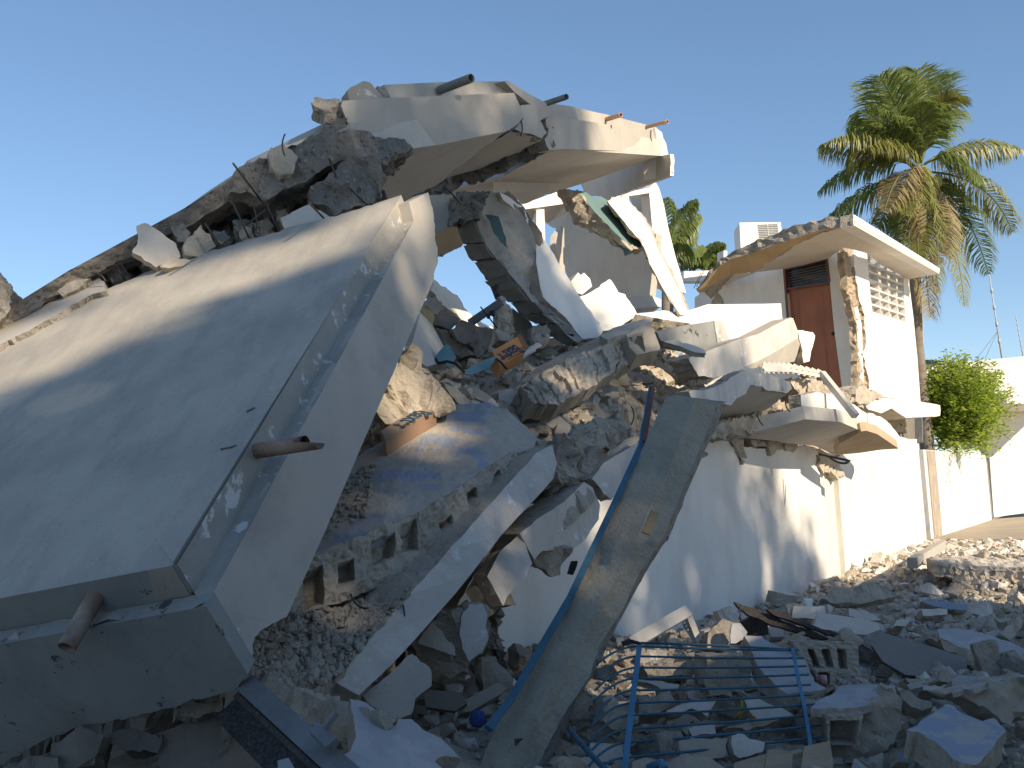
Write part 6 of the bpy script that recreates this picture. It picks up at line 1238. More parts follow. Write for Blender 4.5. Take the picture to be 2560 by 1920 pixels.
S_('brown_board', 'A8', plane('A8', (800, 860, 8.3), (1380, 970, 8.5), (1000, 1085, 7.9)), [(790, 900), (820, 850), (850, 815), (1000, 860), (1150, 905), (1380, 975), (1380, 1060), (1190, 1092), (1090, 1090), (1000, 1082), (860, 1000)], .02, ('brownboard', 'brownboard'), 'large dark brown board lying in the shade at right', 'board', seed=291, ra=False, amp=.002)
S_('blue_topped_slab', 'A8', plane('A8', (1200, 795, 9.3), (1733, 930, 9.0), (1350, 910, 8.9)), [(1195, 800), (1290, 795), (1400, 808), (1500, 830), (1620, 870), (1740, 925), (1760, 960), (1640, 962), (1560, 955), (1350, 912), (1210, 852)], .2, ('blue', 'mortar'), 'flat slab with pale blue top at the right edge, lying on block remains', 'concrete slab', seed=292, amp=.02)
S_('block_remains', 'A8', fpl('A8', (1560, 1020, 8.6), (.05, -1, .1)), [(1210, 860), (1350, 915), (1560, 960), (1700, 965), (1760, 960), (1760, 1085), (1500, 1095), (1380, 1060), (1380, 985), (1250, 930)], .5, ('block', 'block'), 'grey blocks supporting the blue topped slab at the right edge', seed=293, rf=True, amp=.03)
cbk = empty('blue_topped_chunk', P(*z('A8', [(700, 1600, 6.1)])[0]), 'big hollow block chunk with a flat blue painted top, right of the grille', 'cement block')
S_('painted_top', 'A8', plane('A8', (430, 1280, 6.35), (860, 1240, 6.45), (600, 1145, 6.95)), [(410, 1292), (450, 1245), (560, 1190), (600, 1146), (760, 1140), (930, 1146), (942, 1172), (860, 1240), (700, 1282), (560, 1288)], .05, ('blue', 'mortar'), parent=cbk, cat=None, seed=294, amp=.01)
S_('body', 'A8', fpl('A8', (650, 1420, 6.38), (-.1, -1, .05)), [(412, 1292), (560, 1290), (700, 1283), (860, 1242), (942, 1174), (975, 1250), (985, 1390), (960, 1440), (870, 1520), (845, 1590), (780, 1620), (600, 1600), (540, 1560), (440, 1480)], .4, ('block', 'block'), parent=cbk, cat=None, seed=295, rf=True, amp=.03, res=.04)
blocky('protruding_block', 'A8', [(510, 1330), (740, 1318), (720, 1520), (520, 1510)], 6.22, (-.1, -1, .1), .25, [(.1, .22, .9, .98)], 26, 24, 'mortar', 'open block cell sticking out of the front of the blue topped chunk', seed=296)
S_('tilted_blue_slab', 'A8', plane('A8', (1010, 1420, 5.6), (1270, 1265, 6.2), (1440, 1640, 5.15)), [(1005, 1425), (1130, 1340), (1250, 1262), (1300, 1275), (1350, 1320), (1430, 1352), (1480, 1370), (1550, 1350), (1622, 1430), (1540, 1530), (1440, 1642), (1360, 1630), (1290, 1602), (1190, 1500), (1100, 1445)], .16, ('bluemottled', 'mortar'), 'thick tilted slab with mottled blue paint in the bottom right', 'concrete slab', seed=297, amp=.02, res=.04)
S_('right_block_piece', 'A8', fpl('A8', (1520, 1250, 6.3), (.05, -1, .15)), [(1290, 1195), (1450, 1165), (1690, 1098), (1780, 1095), (1780, 1370), (1650, 1400), (1590, 1370), (1530, 1330), (1400, 1240)], .35, ('block', 'block'), 'grey block wall piece at the right edge behind the tilted blue slab', seed=298, rf=True, amp=.03)
S_('thin_slab_lip', 'A8', plane('A8', (1300, 1190, 6.25), (1733, 1095, 6.3), (1450, 1120, 6.7)), [(1290, 1192), (1690, 1096), (1780, 1095), (1780, 1080), (1600, 1090), (1440, 1090), (1440, 1140), (1330, 1165)], .03, ('bluemottled', 'mortar'), 'thin blue edged plate on the block wall piece at the right edge', seed=299)
for i, (q, d, m, lab) in enumerate((([(1280, 1110), (1330, 1085), (1440, 1090), (1445, 1140), (1300, 1190)], 6.9, 'bluemottled', 'blue painted fragment between the brown board and the tilted slab'), ([(940, 1150), (1020, 1170), (1160, 1250), (1180, 1290), (1120, 1320), (980, 1240)], 6.5, 'mortar', 'long dusty strip chunk right of the blue topped chunk'),
        ([(1200, 1060), (1260, 1045), (1305, 1090), (1280, 1140), (1200, 1120)], 7.6, 'mortar', 'rounded brown stone in front of the brown board'), ([(1100, 1145), (1280, 1150), (1270, 1190), (1110, 1180)], 7.2, 'palewhite', 'flat pale stone below the rounded brown stone'),
        ([(590, 800), (650, 790), (730, 870), (720, 900), (600, 870)], 8.0, 'mortar', 'grey stone between the white beam piece and the hollow block row'), ([(310, 660), (500, 655), (510, 700), (440, 740), (300, 730)], 9.6, 'palewhite', 'white block beside the splintered boards'),
        ([(650, 670), (760, 690), (850, 740), (760, 745), (650, 720)], 9.8, 'palewhite', 'pale wedge chunk above the white beam piece'), ([(1100, 675), (1260, 672), (1260, 710), (1110, 715)], 10.6, 'palewhite', 'small flat slab on the shaded part of the street rubble'),
        ([(1100, 630), (1250, 625), (1385, 645), (1380, 680), (1230, 668)], 11.2, 'bluemottled', 'grey blue flat plate on the street rubble'), ([(480, 610), (560, 560), (800, 510), (880, 550), (950, 600), (760, 640), (560, 640)], 11.8, 'mortar', 'wide low brown slab mound by the foot of the wall'),
        ([(1010, 740), (1060, 700), (1000, 780), (900, 790), (940, 740)], 9.6, 'palewhite', 'pale angular block right of the white beam piece'), ([(1580, 830), (1700, 710), (1740, 700), (1720, 780), (1640, 860)], 9.3, 'mortar', 'dark upright edge fragment at the right frame edge'),
        ([(945, 1560), (1080, 1570), (1040, 1640), (960, 1620)], 5.9, 'bluemottled', 'small blue painted fragment at the bottom between the two blue slabs'), ([(1000, 1090), (1100, 1095), (1190, 1100), (1120, 1150), (1030, 1140)], 7.4, 'mortar', 'cluster stone in front of the brown board left side'))):
    S_('broken_chunk', 'A8', fpl('A8', (sum(p[0] for p in q) / len(q), sum(p[1] for p in q) / len(q), d), (.1, -1, .6)), q, .14, (m, 'mortar'), lab, seed=300 + i, rf=(m == 'mortar'), amp=.022, res=.04, res_s=.08, amp_s=.006)
# sunlit block slab on the street
fs2 = empty('flat_block_wall', P(*z('A8', [(1500, 500, 14.5)])[0]), 'sunlit hollow block wall slab lying flat on the street rubble at right', 'broken wall')
T_ = PL('A8', [(1200, 395, 15.0), (1400, 410, 14.8), (1733, 425, 14.4), (2100, 445, 14.0)]); B_ = PL('A8', [(1210, 470, 14.9), (1400, 495, 14.7), (1733, 512, 14.3), (2100, 530, 13.9)])
relief('hollow_block_edge', T_, None, None, B_, Vector((.1, 1, -.05)).normalized(), 150, 16, lambda u, v: (.1 if .2 < v < .85 and ((u * 13) % 1) < .5 else 0) + .05 * noise.noise(Vector((u * 30, v * 4, 1))), M['plaster_warm'], fs2, amp=.03, seed=320, back=.3)
BKs = PL('A8', [(1130, 360, 16.6), (1400, 350, 16.6), (1733, 365, 16.2), (2100, 380, 15.8)])
relief('top_face', BKs, None, None, T_, Vector((0, 0, -1)), 50, 14, lambda u, v: .05 * noise.noise(Vector((u * 14, v * 4, 1))), M['plaster_warm'], fs2, amp=.03, seed=321, back=.2)
kb = empty('kerb', P(*z('A8', [(1130, 300, 20)])[0]), 'low kerb edge of the driveway beside the sunlit rubble', 'kerb'); bm = bmesh.new()
q = PL('A8', [(1035, 352, 15.8), (1225, 258, 21.5)]); box2(bm, q[0] - UP * .1, q[1] - UP * .06, .14, .16); mesh_obj('kerb_stone', bm, M['fascia'], kb)
# bent reinforcement sticking out of broken edges
for k, a, b, c, r_, par in (('B3', (1480, 900, 14.0), (1440, 990, 13.8), (1500, 1040, 13.7), .008, 'cracked_floor_edge'), ('B3', (1250, 1040, 13.4), (1230, 1090, 13.3), (1290, 1150, 13.3), .008, 'cracked_floor_edge'), ('B3', (1080, 790, 13.2), (1110, 860, 13.1), (1100, 930, 13.0), .008, 'cracked_floor_edge'),
        ('A5', (860, 640, 6.8), (900, 700, 6.7), (960, 690, 6.6), .006, 'fallen_block_wall'), ('A5', (560, 780, 6.2), (590, 860, 6.1), (650, 850, 6.0), .006, 'fallen_block_wall'), ('A5', (815, 800, 6.2), (840, 870, 6.12), (832, 960, 6.08), .005, 'fallen_edge_beam'),
        ('A4', (1400, 900, 10.0), (1380, 860, 9.9), (1330, 850, 9.9), .007, 'aggregate_slab_edge'), ('A4', (1500, 800, 10.3), (1530, 740, 10.2), (1500, 700, 10.2), .007, 'aggregate_slab_edge'), ('A3', (900, 700, 11.0), (960, 740, 10.9), (1000, 800, 10.9), .008, 'broken_roof_wedge'),
        ('A3', (1330, 330, 10.9), (1350, 370, 10.8), (1330, 420, 10.8), .008, 'broken_roof_wedge'), ('A6', (180, 590, 20.4), (200, 540, 20.3), (220, 505, 20.4), .008, 'tower_roof'), ('A6', (165, 600, 20.4), (190, 540, 20.3), (205, 515, 20.4), .008, 'tower_roof'),
        ('B8', (640, 560, 8.3), (600, 640, 8.2), (640, 720, 8.2), .007, 'shattered_roof_edge'), ('B8', (400, 1100, 8.5), (440, 1180, 8.3), (420, 1290, 8.4), .007, 'shattered_roof_edge'), ('A1', (560, 450, 8.6), (620, 440, 8.5), (650, 500, 8.5), .007, 'shattered_roof_edge')):
    bar(k, a, b, c, r=r_, parent=bpy.data.objects[par])
# ================================================================== PALMS
def frond(bm, a, b, c, L=.9, n=46, droop=1.0, wd=.05, rr=None, stiff=.5, curl=0):
    """rachis a-b-c; long narrow leaflets on both sides"""
    K = 24; pts = bez(a, b, c, K)
    rings = tube(bm, pts, [.035 * (1 - i / (K + 4)) + .006 for i in range(K + 1)], 5, cap=False)
    for i in range(n):
        u = .12 + .88 * (i + .5) / n
        x = u * K; k = min(int(x), K - 1); p = pts[k].lerp(pts[k + 1], x - k); t = (pts[k + 1] - pts[k]).normalized()
        side = t.cross(UP)
        if side.length < .25: side = t.cross(Vector((.6, -.8, 0)))
        side.normalize()
        ll = L * .92 * (math.sin(math.pi * min(1, u * .9 + .1)) ** .55) * rr.uniform(.8, 1.1)
        for sgn in (-1, 1):
            d0 = (side * sgn * rr.uniform(.55, .95) + t * rr.uniform(.35, .65) + UP * rr.uniform(-.1, .35) * stiff).normalized()
            p1 = p + d0 * ll * .42
            d1 = (d0 * (.9 * stiff + .35) - UP * droop * rr.uniform(.7, 1.2)).normalized()
            p2 = p1 + d1 * ll * .34
            d2 = (d1 * .5 - UP * droop * rr.uniform(.8, 1.3) + t * .1).normalized()
            p3 = p2 + d2 * ll * .28
            wv = t.cross(d0); wv = t * wd * .5
            v = [bm.verts.new(q) for q in (p - wv * .5, p + wv * .5, p1 + wv, p1 - wv, p2 + wv * .8, p2 - wv * .8, p3)]
            bm.faces.new((v[0], v[1], v[2], v[3])); bm.faces.new((v[3], v[2], v[4], v[5])); bm.faces.new((v[5], v[4], v[6]))
def palm(name, k, cpx, d, base, fronds, label, L=.9, seed=0, trunk=None, nuts=None, wd=.05):
    rr_ = random.Random(seed)
    o = empty(name, base, label, 'palm tree')
    if trunk:
        bm = bmesh.new(); tube(bm, trunk, [.24 - .10 * i / (len(trunk) - 1) for i in range(len(trunk))], 14)
        mesh_obj('trunk', bm, M['bark'], o)
    for (a, b, c, dz, m, dr, st_) in fronds:
        (pa_, pb_, pc_) = z(k, [a, b, c])
        A = P(pa_[0], pa_[1], d); Bq = P(pb_[0], pb_[1], d + dz * .5); Cq = P(pc_[0], pc_[1], d + dz)
        bm = bmesh.new(); frond(bm, A, Bq, Cq, L * rr_.uniform(1.0, 1.25), 84, dr, wd, rr_, st_)
        mesh_obj('frond', bm, M[m], o)
    if nuts:
        for (x, y) in z(k, nuts):
            bm = bmesh.new(); c = P(x, y, d - .5); bmesh.ops.create_icosphere(bm, subdivisions=2, radius=.13, matrix=Matrix.Translation(c) @ Matrix.Diagonal((1, 1, 1.25, 1)))
            mesh_obj('coconut', bm, M['coconut'], o, smooth=True)
    return o
D1 = 31.0
pc = [P(*p) for p in z('B4', [(880, 660, D1), (862, 1000, D1), (850, 1400, D1), (858, 1800, D1)])]
foot = Vector((pc[3].x + .1, pc[3].y + .1, 0))
trunk = [foot, foot.lerp(pc[3], .5), pc[3], pc[2], pc[1], pc[0]]
F = [((870, 650), (700, 330), (520, 150), 1.5, 'frond', .3, .9), ((870, 650), (760, 300), (620, 80), -1, 'frond', .28, .9), ((870, 640), (820, 250), (740, 60), 1, 'frond_mid', .25, .9), ((880, 640), (850, 260), (860, 40), -.8, 'frond', .25, .9),
     ((880, 640), (910, 240), (980, 90), .8, 'frond', .28, .9), ((890, 640), (960, 180), (1130, 220), -1, 'frond_mid', .45, .8), ((890, 640), (980, 330), (1060, 330), 1.5, 'frond', .7, .7), ((870, 640), (690, 380), (500, 300), -1.5, 'frond', .7, .8),
     ((860, 640), (660, 360), (430, 430), .5, 'frond', .8, .7), ((880, 640), (900, 400), (880, 250), -1.5, 'frond', .8, .6), 
     ((910, 650), (1130, 480), (1530, 570), .5, 'frond_mid', 1.0, .5), ((910, 650), (1120, 520), (1280, 780), -1, 'frond', 1.1, .5), ((850, 660), (580, 430), (250, 520), -1, 'frond_mid', 1.0, .5), ((850, 660), (560, 540), (220, 830), .8, 'frond', 1.0, .5),
     ((840, 680), (660, 500), (500, 560), -1.6, 'frond_mid', 1.0, .6), ((840, 720), (560, 780), (290, 995), 1, 'frond', .9, .5), ((850, 690), (730, 640), (650, 960), -1.8, 'frond_dry', 1.0, .4), ((860, 690), (800, 660), (790, 980), -1.8, 'frond_mid', 1.0, .4),
     ((890, 730), (990, 900), (1000, 1300), -1.2, 'frond_dry', .9, .5), ((900, 730), (1110, 950), (1170, 1570), -1, 'frond_mid', .9, .5), ((900, 700), (1340, 700), (1480, 1090), .6, 'frond_mid', 1.0, .5), ((900, 700), (1190, 860), (1325, 1360), 1, 'frond', 1.0, .5),
     ((870, 740), (860, 1000), (870, 1250), -.9, 'frond_mid', .9, .4), ((880, 900), (910, 1300), (950, 1640), -.5, 'frond_dry', .9, .3), ((860, 740), (700, 850), (610, 1060), 1.2, 'frond', 1.0, .5), ((870, 740), (960, 1050), (1000, 1480), .8, 'frond_mid', .9, .5),
     ((890, 720), (1060, 760), (1160, 1100), .8, 'frond', 1.0, .5), ((870, 740), (760, 900), (780, 1150), .8, 'frond', 1.0, .4)]
palm('coconut_palm', 'B4', None, D1, foot, F, 'tall coconut palm with green and dried fronds rising behind the tower room', L=1.32, wd=.05, seed=2, trunk=trunk,
     nuts=[(860, 720), (885, 700), (905, 730), (920, 705), (875, 745), (995, 745), (1000, 765), (940, 780), (900, 690), (930, 740)])
F = [((20, 470), (30, 200), (180, 110), -.6, 'frond', 1.1, .4), ((10, 470), (90, 240), (185, 190), .6, 'frond', 1.2, .3), ((10, 470), (-30, 250), (10, 100), .5, 'frond', 1.0, .5), ((0, 480), (-60, 300), (-40, 200), 0, 'frond', 1.0, .5), ((30, 480), (80, 330), (130, 260), .6, 'frond', 1.2, .3), ((20, 480), (60, 400), (100, 360), -.4, 'frond', 1.2, .4)]
b2 = P(1672, 700, 27); b2 = Vector((b2.x, b2.y, 0))
palm('small_palm', 'A6', None, 27, b2, F, 'green palm with drooping fronds right behind the leaning white beam', L=.8, seed=3, trunk=[b2, P(1670, 900, 27), P(1668, 660, 27)], wd=.045)
F = [((225, 520), (230, 380), (330, 350), -.4, 'frond', .8, .5), ((220, 520), (190, 400), (130, 400), .3, 'frond', .8, .5), ((225, 520), (240, 400), (270, 350), .4, 'frond', .8, .6), ((220, 520), (200, 420), (110, 460), -.3, 'frond', .9, .5), ((230, 520), (290, 420), (320, 440), 0, 'frond', .9, .5), ((225, 520), (215, 420), (200, 370), 0, 'frond', .8, .6)]
b3 = P(1762, 700, 30); b3 = Vector((b3.x, b3.y, 0))
palm('low_palm', 'A6', None, 30, b3, F, 'low dark palm top peeping over the rubble left of the tower roof', L=.6, seed=4, trunk=[b3, P(1762, 900, 30), P(1762, 690, 30)], wd=.045)

# ================================================================== BUSH on the boundary wall
def bush():
    rr_ = random.Random(9)
    base = P(*z('B5', [(540, 840, 33.0)])[0]); foot = Vector((base.x, base.y, 0))
    o = empty('green_bush', foot, 'bright green leafy bush spilling over the boundary wall beside the tower', 'bush')
    c = P(*z('B5', [(560, 500, 31.3)])[0])
    tips = [P(*p) for p in z('B5', [(490, 185, 29.5), (550, 205, 29.5), (600, 210, 29.2), (760, 265, 29.3), (700, 250, 29.8), (830, 310, 29.2), (890, 395, 29), (930, 490, 29), (915, 555, 28.8), (890, 655, 28.8), (880, 718, 28.8), (800, 330, 29.6), (740, 320, 29), (850, 480, 28.8), (740, 800, 28.6), (590, 790, 28.5)])]
    for i in range(620):
        th = rr_.uniform(0, 6.283); ph = rr_.uniform(-1, 1)
        d = Vector((math.cos(th) * math.sqrt(1 - ph * ph) * 1.65, math.sin(th) * math.sqrt(1 - ph * ph) * 1.15, ph * 1.6))
        tips.append(c + d * rr_.uniform(.6, 1.0) * (1 + .28 * noise.noise(Vector((th * 1.4, ph * 2.0, 4)))))
    bm = bmesh.new(); bs_ = bmesh.new()
    tube(bs_, [foot, base, c], [.09, .07, .04], 8)
    for tpt in tips:
        s_ = c + Vector((rr_.uniform(-.5, .3), rr_.uniform(-.5, .5), rr_.uniform(-1.2, .3))); mid = (s_ + tpt) / 2 + UP * rr_.uniform(0, .3)
        path = bez(s_, mid, tpt, 14); tube(bs_, path, .008, 4, cap=False)
        for k in range(2, 15):
            for q in range(5):
                p = path[k] + Vector((rr_.gauss(0, .09), rr_.gauss(0, .09), rr_.gauss(0, .07)))
                n = Vector((rr_.uniform(-.8, .8), rr_.uniform(-.8, .8), 1)).normalized(); d = n.cross(Vector((rr_.uniform(-1, 1), rr_.uniform(-1, 1), .2))).normalized(); s2 = n.cross(d)
                L = rr_.uniform(.09, .17); w_ = L * .6
                v = [bm.verts.new(x) for x in (p - d * L * .5, p - d * L * .1 + s2 * w_ * .5, p + d * L * .5, p - d * L * .1 - s2 * w_ * .5)]
                bm.faces.new(v)
    mesh_obj('stem', bs_, M['bark'], o); mesh_obj('foliage', bm, M['bush'], o)
bush()
# ================================================================== RUBBLE HEAPS
def idw(ctrl, x, y, p=3.0, base=0.0, rad=None):
    sw_ = 0; sz = 0
    for (cx, cy, cz) in ctrl:
        d2 = (x - cx) ** 2 + (y - cy) ** 2 + .02
        w_ = d2 ** (-p / 2); sw_ += w_; sz += w_ * cz
    return sz / sw_
IN = []
for q in [(1446, 1165, 9.7), (1560, 1110, 10.3), (1650, 1075, 11.0), (1805, 1000, 12.9), (1273, 1015, 10.2), (1099, 965, 11), (1446, 860, 12.8), (1620, 815, 13.8), (1793, 900, 14), (984, 930, 10), (926, 1105, 9.2), (1215, 905, 12), (1350, 960, 10.5), (1480, 1000, 10.5), (1700, 900, 12.5),
          (1500, 940, 11.1), (1150, 880, 12.6), (1330, 870, 13.2), (1550, 800, 15), (1750, 800, 16.5), (1250, 860, 14), (1900, 880, 16.5), (1350, 1120, 9.4), (1950, 960, 17), (1700, 980, 11.9), (1600, 930, 11.7), (1560, 960, 11.2), (1690, 845, 13.6), (1650, 830, 13.6), (1760, 845, 14.2), (1720, 870, 13.2), (1040, 985, 9.9)]:
    p = P(*q); IN.append((p.x, p.y, p.z))
for q in [(-1.5, 8.2, 1.2), (-.8, 7.8, 1.1), (-2.5, 9, 1.6), (0.2, 8.3, 1.0), (-4, 12, 2.2), (-3, 14, 2.4), (0, 18, 3.2), (5, 22, 3.0)]: IN.append(q)
def wtop(s):
    return .85 + 1.2 * max(0, min(1, (s + 21.8) / 2.6))
def h_in(x, y):
    s_, w_ = toSW(Vector((x, y, 0)))
    return min(h_in0(x, y), wtop(s_) + 1.15 * abs(w_) + .1 * noise.noise(Vector((x * 3, y * 3, 1))))
def h_in0(x, y):
    return idw(IN, x, y) - .06 + .10 * noise.noise(Vector((x * 1.1, y * 1.1, 3))) + .08 * noise.noise(Vector((x * 3.1, y * 3.1, 8)))
OUT = []
for x, y, zz in [(-100, 1900, .35), (300, 1880, .35), (700, 1850, .35), (1000, 1850, .22), (1250, 1850, .1), (1380, 1900, .0), (1750, 1900, -.08), (2100, 1900, -.05), (2500, 1900, -.05), (1500, 1700, .05), (1800, 1680, .08), (2200, 1720, .05), (2500, 1700, .02), (1350, 1720, .05),
                 (1650, 1620, .15), (1900, 1600, .18), (2150, 1545, .12), (2400, 1545, .05), (1740, 1590, -.12), (1900, 1545, -.2), (2050, 1495, -.22), (2150, 1445, -.2), (2220, 1400, -.12), (2450, 1430, .17), (2520, 1380, .1), (2360, 1415, .15), (2540, 1430, .17), (2400, 1450, .14), (2330, 1390, -.1), (2560, 1480, -.2), (2250, 1460, -.2), (2300, 1350, -.02), (2450, 1350, -.02), (2350, 1500, -.15), (1000, 1650, .35), (1150, 1600, .3), (1250, 1500, .2), (1500, 1600, -.1)]:
    p = GZ(x, y, zz); OUT.append((p.x, p.y, zz))
for q in [(9, 22, .0), (11, 24, -.1), (8, 25, -.05), (13, 20, -.3), (12, 14, -.4), (9, 10, -.3), (5, 4, -.2), (2, 3, -.25), (-2, 3, -.1), (-4, 5, .3), (-5, 7, .4), (7, 6, -.2), (14, 26, -.3), (6.5, 19.5, -.05), (7.6, 21.5, 0.0)]: OUT.append(q)
def h_out(x, y):
    h = idw(OUT, x, y); k = 1.0
    return h - .03 + k * (.06 * noise.noise(Vector((x * 1.3, y * 1.3, 3))) + .05 * noise.noise(Vector((x * 4.1, y * 4.1, 8))))
def heap(name, hf, s0, s1, w0, w1, st_, m, label):
    bm = bmesh.new(); ns = int((s1 - s0) / st_); nw = int((w1 - w0) / st_); g = []
    for i in range(ns + 1):
        r_ = []
        for j in range(nw + 1):
            p = SW(s0 + (s1 - s0) * i / ns, w0 + (w1 - w0) * j / nw); r_.append(bm.verts.new((p.x, p.y, -.1 if (name == 'rubble_heap' and j == nw) else hf(p.x, p.y) + .02 * noise.noise(Vector((p.x * 14, p.y * 14, 1))))))
        g.append(r_)
    for i in range(ns):
        for j in range(nw): bm.faces.new((g[i][j], g[i][j + 1], g[i + 1][j + 1], g[i + 1][j]))
    bmesh.ops.recalc_face_normals(bm, faces=bm.faces[:])
    o = mesh_obj(name, bm, m); tag(o, label, 'rubble', kind='stuff'); return o
sL = toSW(P(900, 1100, 8.0))[0]; sR = toSW(onp(WALL, 2290, 1100))[0]
heap('rubble_heap', h_in, sL - 1.5, sR - 1.0, -7.0, -.22, .09, M['dust'], 'heap of crushed masonry filling the house behind the street wall')
heap('street_rubble', h_out, toSW(Vector((-4, 3, 0)))[0], 1.2, .02, 9.5, .09, M['dust_grey'], 'layer of grit and crushed concrete spread over the street')

def chunk_proto(seed, kind):
    rr_ = random.Random(seed); bm = bmesh.new()
    if kind == 'plate': dim = (1, rr_.uniform(.5, .9), rr_.uniform(.14, .24))
    elif kind == 'block': dim = (1, rr_.uniform(.45, .6), rr_.uniform(.4, .55))
    else: dim = (1, rr_.uniform(.65, .95), rr_.uniform(.45, .8))
    if kind == 'plate':
        n = rr_.randint(5, 8); ang = sorted(rr_.uniform(0, 6.283) for _ in range(n))
        for a in ang:
            r = rr_.uniform(.75, 1.05)
            for s_ in (-1, 1): bm.verts.new((math.cos(a) * r * .5 * dim[0], math.sin(a) * r * .5 * dim[1], s_ * dim[2] / 2 * rr_.uniform(.85, 1.1)))
    elif kind == 'block':
        for sx in (-1, 1):
            for sy in (-1, 1):
                for sz in (-1, 1): bm.verts.new((sx * .5 * rr_.uniform(.8, 1), sy * dim[1] / 2 * rr_.uniform(.85, 1), sz * dim[2] / 2 * rr_.uniform(.85, 1)))
        for i in range(3): bm.verts.new((rr_.uniform(-.55, .55), rr_.uniform(-.5, .5) * dim[1], rr_.uniform(-.5, .5) * dim[2]))
    else:
        for i in range(14):
            v = Vector((rr_.gauss(0, 1), rr_.gauss(0, 1), rr_.gauss(0, 1))).normalized(); r = rr_.uniform(.4, .55); bm.verts.new((v.x * r * dim[0], v.y * r * dim[1], v.z * r * dim[2]))
    bmesh.ops.convex_hull(bm, input=bm.verts[:])
    for v in [v for v in bm.verts if not v.link_faces]: bm.verts.remove(v)
    return bm
protos = []
for i in range(8): protos.append((chunk_proto(400 + i, 'plate'), 'plate'))
for i in range(10): protos.append((chunk_proto(500 + i, 'lump'), 'lump'))
for i in range(4): protos.append((chunk_proto(600 + i, 'block'), 'block'))
hi = []
for b_, k_ in protos:
    b2_ = b_.copy(); 
    for f in b2_.faces: f.material_index = 1
    refine(b2_, .12, passes=5); roughen(b2_, .035 if k_ != 'plate' else .02, 5, len(hi))
    hi.append(b2_)
CM = ['mortar', 'mortar', 'dust', 'palewhite', 'palewhite', 'block', 'broken', 'dust_grey', 'whitewash', 'bluemottled']
# shared meshes for the individual chunks
hm = {}
def hi_mesh(i, m):
    if (i, m) not in hm:
        me = bpy.data.meshes.new('concrete_chunk'); hi[i].to_mesh(me); me.materials.append(M[m]); me.materials.append(M[m]); hm[(i, m)] = me
    return hm[(i, m)]
rs = random.Random(77)
def project(p):
    q = p - CAM; dz = q.dot(_f)
    if dz < .5: return None
    return 1280 + FOC * q.dot(_r) / dz, 960 - FOC * q.dot(_u) / dz, dz
LM = [(700, 1640, 'the gravel bank'), (940, 1500, 'the white edge beam'), (1050, 1200, 'the fallen block wall'), (1130, 960, 'the brown masonry boulder'), (1290, 880, 'the open carton'), (1370, 800, 'the dark leaning block wall'), (1480, 920, 'the toppled block row'),
      (1640, 830, 'the grey cement block on the crest'), (1800, 870, 'the white beam on the heap'), (1850, 980, 'the cracked floor edge'), (1620, 960, 'the top of the blue steel bar'), (1500, 1060, 'the stony slab edge'), (1200, 1800, 'the foot of the grey pillar'), (1400, 1250, 'the middle of the pillar'),
      (1550, 1750, 'the left curve of the grille'), (1850, 1700, 'the middle of the blue grille'), (2010, 1820, 'the right strip of the grille'), (1640, 1570, 'the white window frame'), (1900, 1560, 'the splintered dark boards'), (2090, 1620, 'the three cavity blocks'), (2130, 1540, 'the white squared beam'),
      (2280, 1640, 'the dark brown board'), (2450, 1600, 'the blue topped slab'), (2150, 1780, 'the blue topped chunk'), (2390, 1820, 'the tilted blue slab'), (2140, 1450, 'the foot of the shaded wall'), (2250, 1400, 'the sunlit wall foot'), (2320, 1370, 'the low kerb'), (2450, 1440, 'the flat sunlit block wall'), (2400, 1500, 'the edge of the tree shade')]
CN = dict(mortar='tan', dust='tan grey', palewhite='pale white', block='grey brown', broken='speckled grey', dust_grey='dull grey', whitewash='scuffed white', bluemottled='blue stained', plaster_warm='cream', plaster='white')
used_lab = {}
def chunk_label(p, size, i, m, kind):
    q = project(p); x, y = q[0], q[1]
    lx, ly, nm = min(LM, key=lambda l: (l[0] - x) ** 2 + (l[1] - y) ** 2)
    dx, dy = x - lx, y - ly
    rel = ('right of' if dx > 0 else 'left of') if abs(dx) > abs(dy) else ('in front of' if dy > 0 else 'behind')
    if abs(dx) < 25 and abs(dy) < 25: rel = 'right beside'
    sz_ = 'tiny' if size < .15 else 'small' if size < .22 else 'fist sized' if size < .27 else 'medium' if size < .36 else 'large'
    if sz_ == 'fist sized': sz_ = 'mid sized'
    sh = dict(plate='flat slab', lump='lumpy', block='squared')[protos[i][1]]
    for extra in ('', ' close by', ' a step away', ' further off'):
        L_ = f"{sz_} {CN[m]} {sh} fragment {rel} {nm}{extra}" if sh != 'flat slab' else f"{sz_} {CN[m]} flat plate fragment {rel} {nm}{extra}"
        if L_ not in used_lab: used_lab[L_] = 1; return L_
    return L_
def place_chunk(p, size, label, group, i=None, m=None, tilt=.5):
    i = rs.randrange(len(protos)) if i is None else i; m = m or rs.choice(CM)
    label = chunk_label(p, size, i, m, group)
    o = bpy.data.objects.new('concrete_chunk', hi_mesh(i, m)); link(o)
    o.location = p + UP * size * (.10 if protos[i][1] == 'plate' else .2)
    o.scale = (size, size * rs.uniform(.8, 1.2), size * rs.uniform(.8, 1.2))
    o.rotation_euler = (rs.gauss(0, tilt), rs.gauss(0, tilt), rs.uniform(0, 6.28)); tag(o, label, 'rubble', group)
AREAS = [
    ('in', -7.0, 9.0, -5.0, -.2, 90, (.2, .55), 'rough grey or white chunk of broken concrete on the heap behind the street wall', 'chunks on the heap behind the wall'),
    ('out', -23.5, -12.5, .1, 6.0, 115, (.17, .48), 'dusty shaded chunk of broken block lying in the near street rubble', 'chunks in the near street rubble'),
    ('out', -13, 0.8, .1, 7.0, 85, (.14, .42), 'pale chunk of broken masonry in the far street rubble near the driveway', 'chunks in the far street rubble'),
]
def visible_xy(p):
    q = project(p); return q and -40 < q[0] < 2850 and 600 < q[1] < 1980
